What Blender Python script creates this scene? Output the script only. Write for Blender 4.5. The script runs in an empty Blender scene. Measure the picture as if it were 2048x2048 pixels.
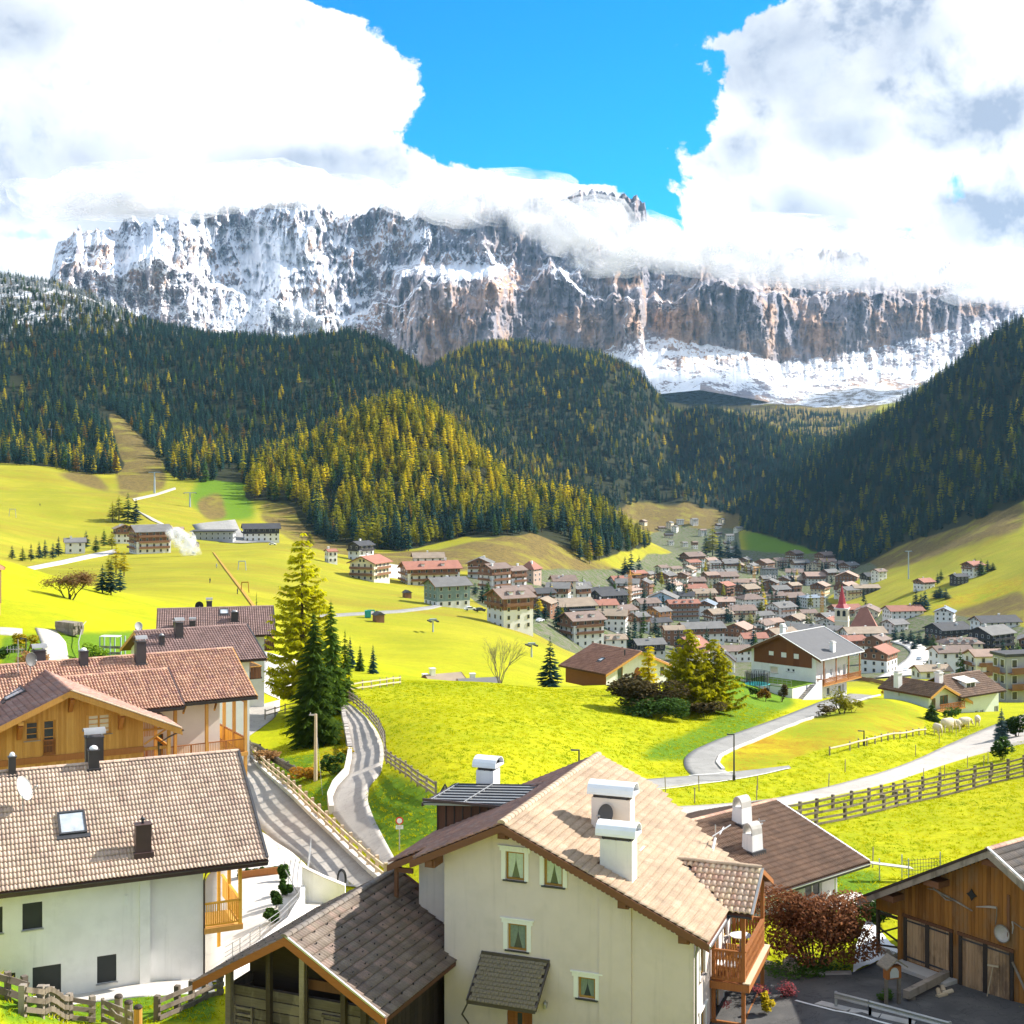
import bpy,math,random
import numpy as np
from mathutils import Vector,Matrix
R=math.radians
random.seed(7)
SC=bpy.context.scene
COL=SC.collection
# --- camera
F,U0,VH=2700.0,1024.0,910.0
cam=bpy.data.cameras.new('camera')
cam.sensor_width=36.0
cam.lens=36.0*F/2048.0
cam.shift_y=(VH-1024.0)/2048.0
cam.clip_start=1.0
cam.clip_end=40000.0
camo=bpy.data.objects.new('camera',cam)
camo.location=(0,0,0)
camo.rotation_euler=(R(90),0,0)
COL.objects.link(camo)
SC.camera=camo
# --- sun
SUN_AZ,SUN_EL=R(67),R(35)
sd=Vector((math.sin(SUN_AZ)*math.cos(SUN_EL),math.cos(SUN_AZ)*math.cos(SUN_EL),math.sin(SUN_EL)))
sl=bpy.data.lights.new('sun','SUN')
sl.energy=4.6
sl.angle=R(0.55)
sl.color=(1.0,0.95,0.86)
slo=bpy.data.objects.new('sun',sl)
slo.rotation_euler=(-sd).to_track_quat('-Z','Y').to_euler()
COL.objects.link(slo)
# --- exposure
SC.view_settings.view_transform='Standard'
SC.view_settings.look='None'
SC.view_settings.exposure=1.2
SC.view_settings.gamma=1.0
SC.view_settings.use_curve_mapping=False
SC.render.engine='CYCLES'
SC.cycles.max_bounces=6
SC.cycles.diffuse_bounces=3
SC.cycles.glossy_bounces=2
SC.cycles.transmission_bounces=2
SC.cycles.transparent_max_bounces=48
SC.cycles.volume_bounces=1
SC.cycles.use_adaptive_sampling=True
SC.cycles.adaptive_threshold=0.02
SC.cycles.use_denoising=True
try:
 SC.cycles.denoiser='OPENIMAGEDENOISE'
 SC.cycles.denoising_prefilter='ACCURATE'
except Exception:
 pass
SC.cycles.sample_clamp_indirect=4.0
# --- node helper
class NT:
 def __init__(s,tree):
  s.t=tree;s.n=tree.nodes;s.l=tree.links
 def node(s,typ,**kw):
  nd=s.n.new(typ)
  for k,v in kw.items():
   if k.startswith('i_'):
    key=k[2:]
    key=int(key)if key.isdigit()else key.replace('_',' ')
    s.set(nd.inputs[key],v)
   else:
    setattr(nd,k,v)
  return nd
 def set(s,sock,v):
  if isinstance(v,bpy.types.NodeSocket):s.l.new(v,sock)
  else:sock.default_value=v
 def math(s,op,a,b=0.0,c=0.0,clamp=False):
  nd=s.n.new('ShaderNodeMath');nd.operation=op;nd.use_clamp=clamp
  s.set(nd.inputs[0],a);s.set(nd.inputs[1],b);s.set(nd.inputs[2],c)
  return nd.outputs[0]
 def smooth(s,x,lo,hi,a=0.0,b=1.0):
  nd=s.n.new('ShaderNodeMapRange');nd.interpolation_type='SMOOTHSTEP'
  s.set(nd.inputs[0],x);s.set(nd.inputs[1],lo);s.set(nd.inputs[2],hi);s.set(nd.inputs[3],a);s.set(nd.inputs[4],b)
  return nd.outputs[0]
 def lin(s,x,lo,hi,a=0.0,b=1.0):
  nd=s.n.new('ShaderNodeMapRange');nd.clamp=True
  s.set(nd.inputs[0],x);s.set(nd.inputs[1],lo);s.set(nd.inputs[2],hi);s.set(nd.inputs[3],a);s.set(nd.inputs[4],b)
  return nd.outputs[0]
 def noise(s,vec,scale,detail=4.0,rough=0.55,dist=0.0,out=0):
  nd=s.n.new('ShaderNodeTexNoise')
  if vec is not None:s.l.new(vec,nd.inputs['Vector'])
  nd.inputs['Scale'].default_value=scale;nd.inputs['Detail'].default_value=detail
  nd.inputs['Roughness'].default_value=rough;nd.inputs['Distortion'].default_value=dist
  return nd.outputs[out]
 def mix(s,f,a,b,blend='MIX'):
  nd=s.n.new('ShaderNodeMix');nd.data_type='RGBA';nd.blend_type=blend;nd.clamp_factor=True
  s.set(nd.inputs[0],f)
  for k,v in((6,a),(7,b)):
   s.set(nd.inputs[k],(tuple(v)+(1.0,))if isinstance(v,tuple)and len(v)==3 else v)
  return nd.outputs[2]
 def vmul(s,vec,k):
  nd=s.n.new('ShaderNodeVectorMath');nd.operation='MULTIPLY'
  s.l.new(vec,nd.inputs[0]);nd.inputs[1].default_value=k
  return nd.outputs[0]
 def ramp(s,fac,stops):
  nd=s.n.new('ShaderNodeValToRGB');el=nd.color_ramp.elements
  while len(el)<len(stops):el.new(0.5)
  for e,(p,c)in zip(el,stops):
   e.position=p;e.color=tuple(c)+(1.0,)if len(c)==3 else c
  s.set(nd.inputs[0],fac)
  return nd.outputs[0]
 def curve(s,x,pts):
  nd=s.n.new('ShaderNodeFloatCurve');cv=nd.mapping.curves[0]
  while len(cv.points)<len(pts):cv.points.new(0.5,0.5)
  for p,(a,b)in zip(cv.points,pts):p.location=(a,b);p.handle_type='VECTOR'
  nd.mapping.use_clip=False;nd.mapping.update()
  s.set(nd.inputs['Value'],x)
  return nd.outputs[0]
  # --- world: Nishita sky with procedural cumulus in direction space
def build_world():
 w=bpy.data.worlds.new('World');SC.world=w;w.use_nodes=True
 t=NT(w.node_tree);t.n.clear()
 out=t.node('ShaderNodeOutputWorld')
 bg=t.node('ShaderNodeBackground');bg.inputs['Strength'].default_value=0.14
 t.l.new(bg.outputs[0],out.inputs[0])
 sky=t.node('ShaderNodeTexSky',sky_type='NISHITA',sun_disc=False,sun_elevation=SUN_EL,sun_rotation=SUN_AZ)
 sky.altitude=1500;sky.air_density=1.0;sky.dust_density=0.3;sky.ozone_density=2.0
 hsv=t.node('ShaderNodeHueSaturation');hsv.inputs['Saturation'].default_value=3.0;hsv.inputs['Value'].default_value=0.72
 hsv.inputs['Hue'].default_value=0.496
 t.l.new(sky.outputs[0],hsv.inputs['Color'])
 tc=t.node('ShaderNodeTexCoord');g=tc.outputs['Generated']
 sx=t.node('ShaderNodeSeparateXYZ');t.l.new(g,sx.inputs[0])
 x,y,z=sx.outputs
 az=t.math('ARCTAN2',x,y)
 hor=t.math('SQRT',t.math('ADD',t.math('MULTIPLY',x,x),t.math('MULTIPLY',y,y)))
 el=t.math('ARCTAN2',z,hor)
 def av(u,v):
  X=(u-U0)/F;Z=(VH-v)/F
  return math.atan2(X,1.0),math.atan2(Z,math.sqrt(1+X*X))
 EL0,EL1,A0=0.14,0.36,-0.5
 def bank(pts):
  q=[]
  for u,v in pts:
   a,e=av(u,v);q.append(((e-EL0)/(EL1-EL0),a-A0))
  q.sort()
  return q
 e01=t.lin(el,EL0,EL1)
 left=bank([(1310,420),(1262,396),(1225,372),(1130,362),(1010,350),(940,335),(870,308),(820,285),(802,250),(815,190),(770,120),(745,40),(600,2),(470,-60),(420,-140)])
 right=bank([(1318,430),(1345,396),(1378,330),(1376,262),(1405,190),(1440,140),(1432,90),(1500,40),(1570,0),(1640,-60),(1700,-140)])
 cl=t.math('ADD',t.curve(e01,left),A0);cr=t.math('ADD',t.curve(e01,right),A0)
 warp=t.noise(g,9.0,2,0.5)
 n1=t.noise(g,16.0,9,0.58,0.25)
 n2=t.noise(g,52.0,6,0.6,0.2)
 lump=t.math('ADD',t.math('MULTIPLY',t.math('SUBTRACT',n1,0.5),0.16),t.math('MULTIPLY',t.math('SUBTRACT',n2,0.5),0.05))
 d=t.math('MINIMUM',t.math('SUBTRACT',az,cl),t.math('SUBTRACT',cr,az))
 gap=t.smooth(t.math('ADD',d,lump),-0.004,0.006)
 front=t.math('MULTIPLY',t.smooth(t.math('ABSOLUTE',az),0.75,0.5),t.smooth(el,0.62,0.40))
 nb=t.noise(g,3.4,8,0.56,0.3)
 broken=t.smooth(nb,0.43,0.50,1.0,0.0)
 clear=t.math('ADD',t.math('MULTIPLY',gap,front),t.math('MULTIPLY',broken,t.math('SUBTRACT',1.0,front)))
 def hole(u,v,ru,rv,amp=0.9):
  a,e=av(u,v)
  dx=t.math('DIVIDE',t.math('SUBTRACT',az,a),ru/F);dy=t.math('DIVIDE',t.math('SUBTRACT',el,e),rv/F)
  r=t.math('SQRT',t.math('ADD',t.math('MULTIPLY',dx,dx),t.math('MULTIPLY',dy,dy)))
  r=t.math('SUBTRACT',r,t.math('MULTIPLY',t.math('SUBTRACT',n2,0.5),3.2))
  return t.smooth(r,1.05,0.2,0.0,amp)
 for h in((1908,368,24,40,0.85),(1800,480,46,34,0.7),(60,470,60,12,0.35)):
  clear=t.math('MAXIMUM',clear,hole(*h))
 def blob(u,v,ru,rv):
  a,e=av(u,v)
  dx=t.math('DIVIDE',t.math('SUBTRACT',az,a),ru/F);dy=t.math('DIVIDE',t.math('SUBTRACT',el,e),rv/F)
  r=t.math('SQRT',t.math('ADD',t.math('MULTIPLY',dx,dx),t.math('MULTIPLY',dy,dy)))
  r=t.math('ADD',r,t.math('MULTIPLY',t.math('SUBTRACT',nbig,0.5),2.6));r=t.math('ADD',r,t.math('MULTIPLY',t.math('SUBTRACT',n1,0.5),1.1))
  return t.smooth(r,1.35,0.1)
 nmid=t.noise(g,12.0,6,0.55,0.5)
 nbig=t.noise(g,5.5,4,0.55,0.4)
 gsum=None
 for bb in((60,330,330,190),(260,395,380,80),(560,330,230,60),(1620,130,190,190),(1760,60,230,140),
 (1500,110,80,110),(1590,440,110,100),(1480,300,110,70),(1960,230,140,60),(1650,270,150,60),(20,60,200,90),(1990,440,110,70)):
  k=blob(*bb)
  gsum=k if gsum is None else t.math('MAXIMUM',gsum,k)
 soft=t.noise(g,7.0,5,0.55,0.2)
 goff=t.math('MULTIPLY',t.math('SUBTRACT',1.0,front),t.smooth(soft,0.42,0.62))
 grey=t.math('MAXIMUM',t.math('MULTIPLY',gsum,t.smooth(soft,0.30,0.58,0.55,1.0)),goff)
 fine=t.noise(g,26.0,7,0.6,0.3)
 grey=t.math('MULTIPLY',grey,t.smooth(fine,0.3,0.62,0.82,1.1))
 off=t.node('ShaderNodeVectorMath',operation='ADD');t.l.new(g,off.inputs[0]);off.inputs[1].default_value=tuple(sd*0.012)
 bil=t.math('SUBTRACT',n1,t.noise(off.outputs[0],16.0,9,0.58,0.25));off2=t.node('ShaderNodeVectorMath',operation='ADD');t.l.new(g,off2.inputs[0]);off2.inputs[1].default_value=tuple(sd*0.04)
 bil=t.math('ADD',bil,t.math('MULTIPLY',t.math('SUBTRACT',t.noise(g,6.0,5,.55,.2),t.noise(off2.outputs[0],6.0,5,.55,.2)),0.8))
 grey=t.math('ADD',t.math('MULTIPLY',grey,t.smooth(nmid,0.25,0.75,0.5,1.0)),t.smooth(bil,0.02,-0.34,0.0,0.75),clamp=True)  # cloud shade painted in grey: set patches plus a sunward noise difference
 cwhite=t.mix(t.smooth(fine,0.35,0.6),(3.9,4.05,4.2),(4.4,4.4,4.4))
 cloud=t.mix(grey,cwhite,(1.45,1.72,2.2))
 col=t.mix(clear,cloud,hsv.outputs[0])
 t.l.new(col,bg.inputs['Color'])
build_world()
# --- mesh builder and object helpers
def P(u,v,D):
 return Vector(((u-U0)/F*D,D,-(v-VH)/F*D))
class MB:
 def __init__(s):s.v=[];s.f=[]
 def add(s,vs,fs):
  o=len(s.v);s.v.extend(tuple(p)for p in vs);s.f.extend(tuple(i+o for i in f)for f in fs);return s
 def quad(s,a,b,c,d):return s.add([a,b,c,d],[(0,1,2,3)])
 def box(s,x0,x1,y0,y1,z0,z1):
  return s.add([(x0,y0,z0),(x1,y0,z0),(x1,y1,z0),(x0,y1,z0),(x0,y0,z1),(x1,y0,z1),(x1,y1,z1),(x0,y1,z1)],
  [(0,3,2,1),(4,5,6,7),(0,1,5,4),(1,2,6,5),(2,3,7,6),(3,0,4,7)])
 def prism(s,poly,d):
  n=len(poly);d=Vector(d)
  a=[Vector(p)for p in poly];b=[p+d for p in a]
  return s.add(a+b,[tuple(range(n))[::-1],tuple(range(n,2*n))]+[(i,(i+1)%n,n+(i+1)%n,n+i)for i in range(n)])
 def beam(s,a,b,w,h,up=(0,0,1)):
  a=Vector(a);b=Vector(b);d=(b-a).normalized();up=Vector(up)
  if abs(d.dot(up))>0.98:up=Vector((0,1,0))
  x=d.cross(up).normalized();z=x.cross(d)
  q=[x*(i*w/2)+z*(j*h/2)for i,j in((-1,-1),(1,-1),(1,1),(-1,1))]
  return s.prism([a+k for k in q],b-a)
 def tube(s,pts,r,n=8,cap=True):
  pts=[Vector(p)for p in pts];rs=r if isinstance(r,(list,tuple))else[r]*len(pts)
  o=len(s.v);ref=Vector((0.3,0.2,1)).normalized()
  for i,p in enumerate(pts):
   d=(pts[min(i+1,len(pts)-1)]-pts[max(i-1,0)])
   d=d.normalized()if d.length>1e-9 else Vector((0,0,1))
   x=d.cross(ref)
   if x.length<0.05:x=d.cross(Vector((1,0,0)))
   x.normalize();y=d.cross(x)
   for k in range(n):
    a=2*math.pi*k/n
    s.v.append(tuple(p+x*(math.cos(a)*rs[i])+y*(math.sin(a)*rs[i])))
  for i in range(len(pts)-1):
   for k in range(n):
    a=o+i*n+k;b=o+i*n+(k+1)%n
    s.f.append((a,b,b+n,a+n))
  if cap:
   s.f.append(tuple(o+k for k in range(n))[::-1]);e=o+(len(pts)-1)*n
   s.f.append(tuple(e+k for k in range(n)))
  return s
 def lathe(s,c,prof,n=16,sx=1.0,sy=1.0):
  c=Vector(c);o=len(s.v)
  for r,z in prof:
   for k in range(n):
    a=2*math.pi*k/n
    s.v.append((c.x+r*sx*math.cos(a),c.y+r*sy*math.sin(a),c.z+z))
  for i in range(len(prof)-1):
   for k in range(n):
    a=o+i*n+k;b=o+i*n+(k+1)%n
    s.f.append((a,b,b+n,a+n))
  s.f.append(tuple(o+k for k in range(n))[::-1]);e=o+(len(prof)-1)*n
  s.f.append(tuple(e+k for k in range(n)))
  return s
 def blob(s,c,rx,ry,rz,n=10,m=6,jit=0.0,rnd=random):
  prof=[]
  o=len(s.v);c=Vector(c)
  s.v.append((c.x,c.y,c.z-rz))
  for i in range(1,m):
   th=math.pi*i/m
   for k in range(n):
    a=2*math.pi*(k+0.5*(i%2))/n;j=1+rnd.uniform(-jit,jit)
    s.v.append((c.x+rx*j*math.sin(th)*math.cos(a),c.y+ry*j*math.sin(th)*math.sin(a),c.z-rz*j*math.cos(th)))
  s.v.append((c.x,c.y,c.z+rz));e=len(s.v)-1
  for k in range(n):
   s.f.append((o,o+1+(k+1)%n,o+1+k));t=e-n
   s.f.append((e,t+k,t+(k+1)%n))
  for i in range(m-2):
   for k in range(n):
    a=o+1+i*n+k;b=o+1+i*n+(k+1)%n
    s.f.append((a,b,b+n,a+n))
  return s
 def mesh(s,name,mat=None,smooth=False):
  me=bpy.data.meshes.new(name);me.from_pydata(s.v,[],s.f);me.update()
  if mat is not None:me.materials.append(mat)
  if smooth:me.polygons.foreach_set('use_smooth',[True]*len(me.polygons))
  return me
 def part(s,name,mat,parent=None,smooth=False,kind=None,label=None):
  if not s.v:return None
  return link(name,s.mesh(name,mat,smooth),parent,kind,label)
 def thing(s,name,mat,label,cat,group=None,smooth=False,kind=None,loc=None,rz=0.0):
  o=link(name,s.mesh(name,mat,smooth))
  if loc is not None:o.location=loc;o.rotation_euler=(0,0,rz)
  return tag(o,label,cat,group,kind)
def link(name,data,parent=None,kind=None,label=None):
 o=bpy.data.objects.new(name,data);COL.objects.link(o)
 if parent is not None:o.parent=parent
 if kind:o['kind']=kind
 if label:o['label']=label
 return o
def tag(o,label=None,cat=None,group=None,kind=None):
 if label:o['label']=label
 if cat:o['category']=cat
 if group:o['group']=group
 if kind:o['kind']=kind
 return o
def thing(name,label,cat,loc=(0,0,0),rz=0.0,group=None):
 o=link(name,None);o.location=loc;o.rotation_euler=(0,0,rz);o.empty_display_size=0.3
 return tag(o,label,cat,group)
def copy_tree(o,parent=None):
 c=o.copy();COL.objects.link(c)
 if parent is not None:c.parent=parent
 for ch in list(o.children):copy_tree(ch,c)
 return c
def L2W(o):
 return Matrix.Translation(o.location)@Matrix.Rotation(o.rotation_euler[2],4,'Z')
 # --- materials
MATS={}
def M(name,base,rough=0.75,var=0.15,scale=3.0,bump=0.0,bscale=20.0,metal=0.0,spec=0.3,stain=None,objvar=0.0,coord='Object',stretch=(1,1,1),translucent=0.0,detail=4,stain_scale=0.7,island=0.0,streak=0.0,crack=0.0):
 """plain procedural material: base colour broken by noise, optional stain colour, per-object and per-piece shift"""
 m=bpy.data.materials.new(name);MATS[name]=m;m.use_nodes=True
 t=NT(m.node_tree);b=t.n['Principled BSDF']
 tc=t.node('ShaderNodeTexCoord');vec=t.vmul(tc.outputs[coord],stretch)if coord!='Position' else None
 if coord=='Position':
  vec=t.vmul(t.node('ShaderNodeNewGeometry').outputs['Position'],stretch)
 n=t.noise(vec,scale,detail,0.6)
 k=t.lin(n,0.25,0.75,1-var,1+var)
 if objvar:
  oi=t.node('ShaderNodeObjectInfo');k=t.math('MULTIPLY',k,t.lin(oi.outputs['Random'],0,1,1-objvar,1+objvar))
 if island:
  gi=t.node('ShaderNodeNewGeometry');k=t.math('MULTIPLY',k,t.lin(gi.outputs['Random Per Island'],0,1,1-island,1+island))
 col=t.mix(1.0,tuple(base),k,'MULTIPLY')
 if stain:
  n2=t.noise(vec,stain_scale,6,0.65)
  col=t.mix(t.smooth(n2,0.46,0.68),col,tuple(stain))
 t.l.new(col,b.inputs['Base Color'])
 b.inputs['Roughness'].default_value=rough;b.inputs['Metallic'].default_value=metal
 b.inputs['Specular IOR Level'].default_value=spec
 if streak:
  sk=t.noise(t.vmul(vec,(2.6,2.6,0.16)),1.0,6,0.7);col=t.mix(t.smooth(sk,0.52,0.74,0.0,streak),col,tuple(c*.62 for c in base));t.l.new(col,b.inputs['Base Color'])
 if crack:
  ck=t.math('ABSOLUTE',t.math('SUBTRACT',t.noise(vec,.55,8,.62,.8),.5));col=t.mix(t.smooth(ck,.010,.003,0.0,crack),col,tuple(c*.5 for c in base));pk=t.noise(vec,.12,2,.3);col=t.mix(t.smooth(pk,.56,.565,0.0,crack*.6),col,tuple(c*.8 for c in base));t.l.new(col,b.inputs['Base Color'])
 if bump:
  bn=t.node('ShaderNodeBump');bn.inputs['Strength'].default_value=min(1.0,bump);bn.inputs['Distance'].default_value=0.03
  t.l.new(t.noise(vec,bscale,5,0.6),bn.inputs['Height']);t.l.new(bn.outputs[0],b.inputs['Normal'])
 if translucent:
  tr=t.node('ShaderNodeBsdfTranslucent');t.l.new(col,tr.inputs[0])
  mx=t.node('ShaderNodeMixShader');mx.inputs[0].default_value=translucent
  t.l.new(b.outputs[0],mx.inputs[1]);t.l.new(tr.outputs[0],mx.inputs[2])
  t.l.new(mx.outputs[0],t.n['Material Output'].inputs[0])
 return m
def tile_mat(name,cols,moss=None,rough=0.7):
 """clay or concrete tile: a random pick between colours per tile, plus weathering noise"""
 m=bpy.data.materials.new(name);MATS[name]=m;m.use_nodes=True
 t=NT(m.node_tree);b=t.n['Principled BSDF']
 gi=t.node('ShaderNodeNewGeometry');oi=t.node('ShaderNodeObjectInfo')
 r=t.math('FRACT',t.math('ADD',gi.outputs['Random Per Island'],t.math('MULTIPLY',oi.outputs['Random'],7.31)))
 n=len(cols)
 col=t.ramp(r,[((i+0.5)/n,c)for i,c in enumerate(cols)])
 pn=t.noise(gi.outputs['Position'],1.1,5,0.6)
 col=t.mix(1.0,col,t.lin(pn,0.3,0.7,0.78,1.18),'MULTIPLY')
 f=t.noise(gi.outputs['Position'],14.0,4,0.65)
 col=t.mix(1.0,col,t.lin(f,0.3,0.7,0.82,1.15),'MULTIPLY')
 if moss:col=t.mix(t.smooth(pn,0.55,0.75),col,moss)
 t.l.new(col,b.inputs['Base Color']);b.inputs['Roughness'].default_value=rough
 b.inputs['Specular IOR Level'].default_value=0.3
 return m
def wood_mat(name,dark,light,board=0.14,axis=0,weather=None,rough=0.7,lines=True):
 """boards: tone changes from board to board along an object axis, grain runs along the boards"""
 m=bpy.data.materials.new(name);MATS[name]=m;m.use_nodes=True
 t=NT(m.node_tree);b=t.n['Principled BSDF']
 tc=t.node('ShaderNodeTexCoord');o=tc.outputs['Object']
 st=[16,16,16]
 if axis=='z':st[0]=st[1]=1.2
 else:st[2]=1.0
 g=t.noise(t.vmul(o,tuple(st)),1.0,5,0.65)
 gi=t.node('ShaderNodeNewGeometry');oi=t.node('ShaderNodeObjectInfo')
 r=t.math('FRACT',t.math('ADD',gi.outputs['Random Per Island'],t.math('MULTIPLY',oi.outputs['Random'],5.7)))
 f=t.math('ADD',t.math('MULTIPLY',g,0.75),t.math('MULTIPLY',r,0.45))
 col=t.mix(t.lin(f,0.25,0.85),dark,light)
 if weather:
  w=t.noise(t.vmul(o,(1.5,1.5,0.5)),1.0,6,0.65)
  col=t.mix(t.smooth(w,0.47,0.66),col,weather)
 t.l.new(col,b.inputs['Base Color']);b.inputs['Roughness'].default_value=rough
 b.inputs['Specular IOR Level'].default_value=0.25
 return m
def glass_mat(name,base,rough=0.06):
 m=bpy.data.materials.new(name);MATS[name]=m;m.use_nodes=True
 t=NT(m.node_tree);b=t.n['Principled BSDF']
 tc=t.node('ShaderNodeTexCoord');n=t.noise(tc.outputs['Object'],2.2,3)
 t.l.new(t.mix(n,tuple(c*0.5 for c in base),tuple(c*1.5 for c in base)),b.inputs['Base Color'])
 b.inputs['Roughness'].default_value=rough;b.inputs['Specular IOR Level'].default_value=0.35
 return m
M('plaster',(0.74,0.72,0.65),0.9,0.05,1.2,0.25,60,stain=(0.66,0.64,0.57),coord='Position',streak=.3)
M('plaster_white',(0.80,0.79,0.77),0.9,0.05,1.0,0.25,60,stain=(0.74,0.73,0.71),coord='Position',streak=.3)
M('plaster_sage',(0.66,0.565,0.52),0.9,0.05,0.9,0.25,60,stain=(0.61,0.525,0.48),coord='Position',streak=.3)
M('plaster_pink',(0.76,0.66,0.58),0.9,0.05,1.0,0.2,60,coord='Position')
M('plaster_mint',(0.70,0.76,0.67),0.9,0.05,1.0,0.2,60,coord='Position')
M('stucco_trim',(0.80,0.80,0.74),0.85,0.04,2.0,0.1,40)
M('concrete',(0.50,0.47,0.43),0.92,0.12,0.6,0.4,30,stain=(0.40,0.38,0.35),coord='Position')
M('concrete_pale',(0.62,0.58,0.53),0.92,0.10,0.35,0.3,25,stain=(0.52,0.48,0.44),coord='Position')
M('asphalt',(0.085,0.083,0.082),0.9,0.2,0.5,0.4,60,stain=(0.12,0.115,0.11),coord='Position',crack=.7)
M('asphalt_pale',(0.42,0.385,0.345),0.92,0.1,0.3,0.3,40,stain=(0.36,0.325,0.295),coord='Position',crack=.55)
M('asphalt_grey',(0.27,0.262,0.245),0.92,0.1,0.25,0.3,40,stain=(0.22,0.213,0.2),coord='Position',crack=.5)
M('gravel',(0.50,0.46,0.38),0.95,0.18,0.8,0.6,14,stain=(0.40,0.36,0.28),coord='Position')
M('road_white',(0.75,0.75,0.72),0.8,0.1,3.0)
M('stone_wall',(0.36,0.33,0.30),0.9,0.3,2.5,0.9,6,stain=(0.25,0.23,0.2))
M('stone',(0.38,0.34,0.31),0.9,0.22,3.0,0.6,8,island=0.3,objvar=0.2)
M('porphyry',(0.36,0.24,0.20),0.9,0.3,3.0,0.6,8,island=0.3,objvar=0.2)
M('metal_white',(0.78,0.79,0.80),0.35,0.05,2.0,spec=0.5)
M('metal_dark',(0.045,0.045,0.05),0.5,0.2,4.0,spec=0.4)
M('metal_grey',(0.42,0.42,0.42),0.45,0.12,3.0,metal=0.6)
M('zinc',(0.33,0.33,0.33),0.42,0.12,1.5,metal=0.45)
M('sheet_brown',(0.075,0.045,0.042),0.45,0.15,2.0,spec=0.4)
M('sheet_dark',(0.05,0.042,0.045),0.5,0.15,2.0,spec=0.4)
M('gutter',(0.07,0.055,0.052),0.45,0.2,2.0,spec=0.4)
M('dish',(0.42,0.42,0.41),0.5,0.06,3.0)
M('dish_dark',(0.10,0.095,0.09),0.5,0.1,3.0)
M('steel_blue',(0.36,0.42,0.48),0.5,0.12,2.0)
M('orange_paint',(0.62,0.30,0.03),0.6,0.1,1.0)
M('red_paint',(0.42,0.04,0.05),0.5,0.1,2.0)
M('teal_paint',(0.02,0.30,0.30),0.5,0.1,2.0)
M('green_paint',(0.03,0.35,0.08),0.5,0.1,2.0)
M('white_paint',(0.80,0.80,0.79),0.5,0.05,2.0)
M('black',(0.02,0.02,0.02),0.7,0.1,2.0)
M('dark_interior',(0.012,0.012,0.012),0.9,0.1,2.0)
M('shutter_dark',(0.035,0.038,0.038),0.6,0.08,3.0)
M('curtain',(0.52,0.60,0.46),0.9,0.12,9.0)
M('curtain_dark',(0.20,0.25,0.19),0.9,0.2,9.0)
M('blind',(0.68,0.58,0.44),0.8,0.06,3.0)
M('cloth_red',(0.35,0.05,0.04),0.9,0.2,6.0)
M('cloth_dark',(0.03,0.035,0.06),0.9,0.2,6.0)
M('cloth_grey',(0.35,0.36,0.36),0.9,0.15,6.0)
glass_mat('glass',(0.05,0.06,0.065));glass_mat('glass_bright',(0.42,0.46,0.50),0.1);glass_mat('glass_green',(0.10,0.13,0.09))
wood_mat('larch',(0.42,0.185,0.035),(0.62,0.33,0.085))
wood_mat('larch_bright',(0.62,0.29,0.03),(0.82,0.45,0.06),axis='z')
wood_mat('larch_dark',(0.22,0.075,0.022),(0.36,0.135,0.04),axis='z')
wood_mat('brown_beam',(0.115,0.045,0.022),(0.19,0.085,0.042),axis='z')
wood_mat('brown_board',(0.10,0.042,0.024),(0.165,0.072,0.04))
wood_mat('balcony_wood',(0.23,0.075,0.02),(0.38,0.15,0.045))
wood_mat('barn_board',(0.15,0.055,0.010),(0.36,0.15,0.030),weather=(0.25,0.135,0.06))
wood_mat('door_board',(0.22,0.125,0.06),(0.50,0.32,0.18),weather=(0.17,0.105,0.062))
wood_mat('old_wood',(0.065,0.052,0.042),(0.19,0.16,0.13),axis='z',weather=(0.24,0.20,0.155))
wood_mat('grey_wood',(0.20,0.165,0.13),(0.34,0.29,0.235),axis='z',weather=(0.16,0.13,0.10))
wood_mat('dark_wood',(0.03,0.022,0.018),(0.065,0.048,0.038),axis='z')
wood_mat('pale_wood',(0.42,0.32,0.20),(0.60,0.49,0.34),axis='z')
wood_mat('fence_pale',(0.46,0.34,0.22),(0.64,0.50,0.35),axis='z')
wood_mat('window_wood',(0.30,0.155,0.028),(0.42,0.24,0.05),axis='z')
M('shingle_grey',(0.21,0.175,0.135),0.9,0.25,6.0,0.5,30,island=0.3,stretch=(4,1,1))
tile_mat('tiles_tan',[(0.44,0.32,0.215),(0.47,0.345,0.235),(0.45,0.33,0.225),(0.41,0.30,0.205),(0.50,0.37,0.26)])
tile_mat('tiles_grey',[(0.53,0.385,0.285),(0.62,0.465,0.35),(0.47,0.33,0.255),(0.57,0.42,0.32)])
tile_mat('tiles_orange',[(0.46,0.25,0.165),(0.60,0.37,0.25),(0.36,0.19,0.15),(0.53,0.305,0.205)])
tile_mat('tiles_brown',[(0.31,0.20,0.175),(0.35,0.23,0.20),(0.28,0.18,0.155)])
tile_mat('tiles_mid',[(0.22,0.13,0.082),(0.26,0.16,0.105),(0.195,0.12,0.08)])
tile_mat('tiles_slate',[(0.17,0.13,0.10),(0.21,0.165,0.13),(0.14,0.105,0.085),(0.25,0.175,0.14)])
tile_mat('tiles_wood',[(0.30,0.165,0.125),(0.37,0.195,0.14),(0.26,0.155,0.13),(0.34,0.21,0.17)])
tile_mat('tiles_barn',[(0.20,0.17,0.145),(0.15,0.13,0.115),(0.24,0.19,0.15)])
tile_mat('tiles_reddish',[(0.40,0.20,0.135),(0.45,0.235,0.16),(0.36,0.18,0.125)])
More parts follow.
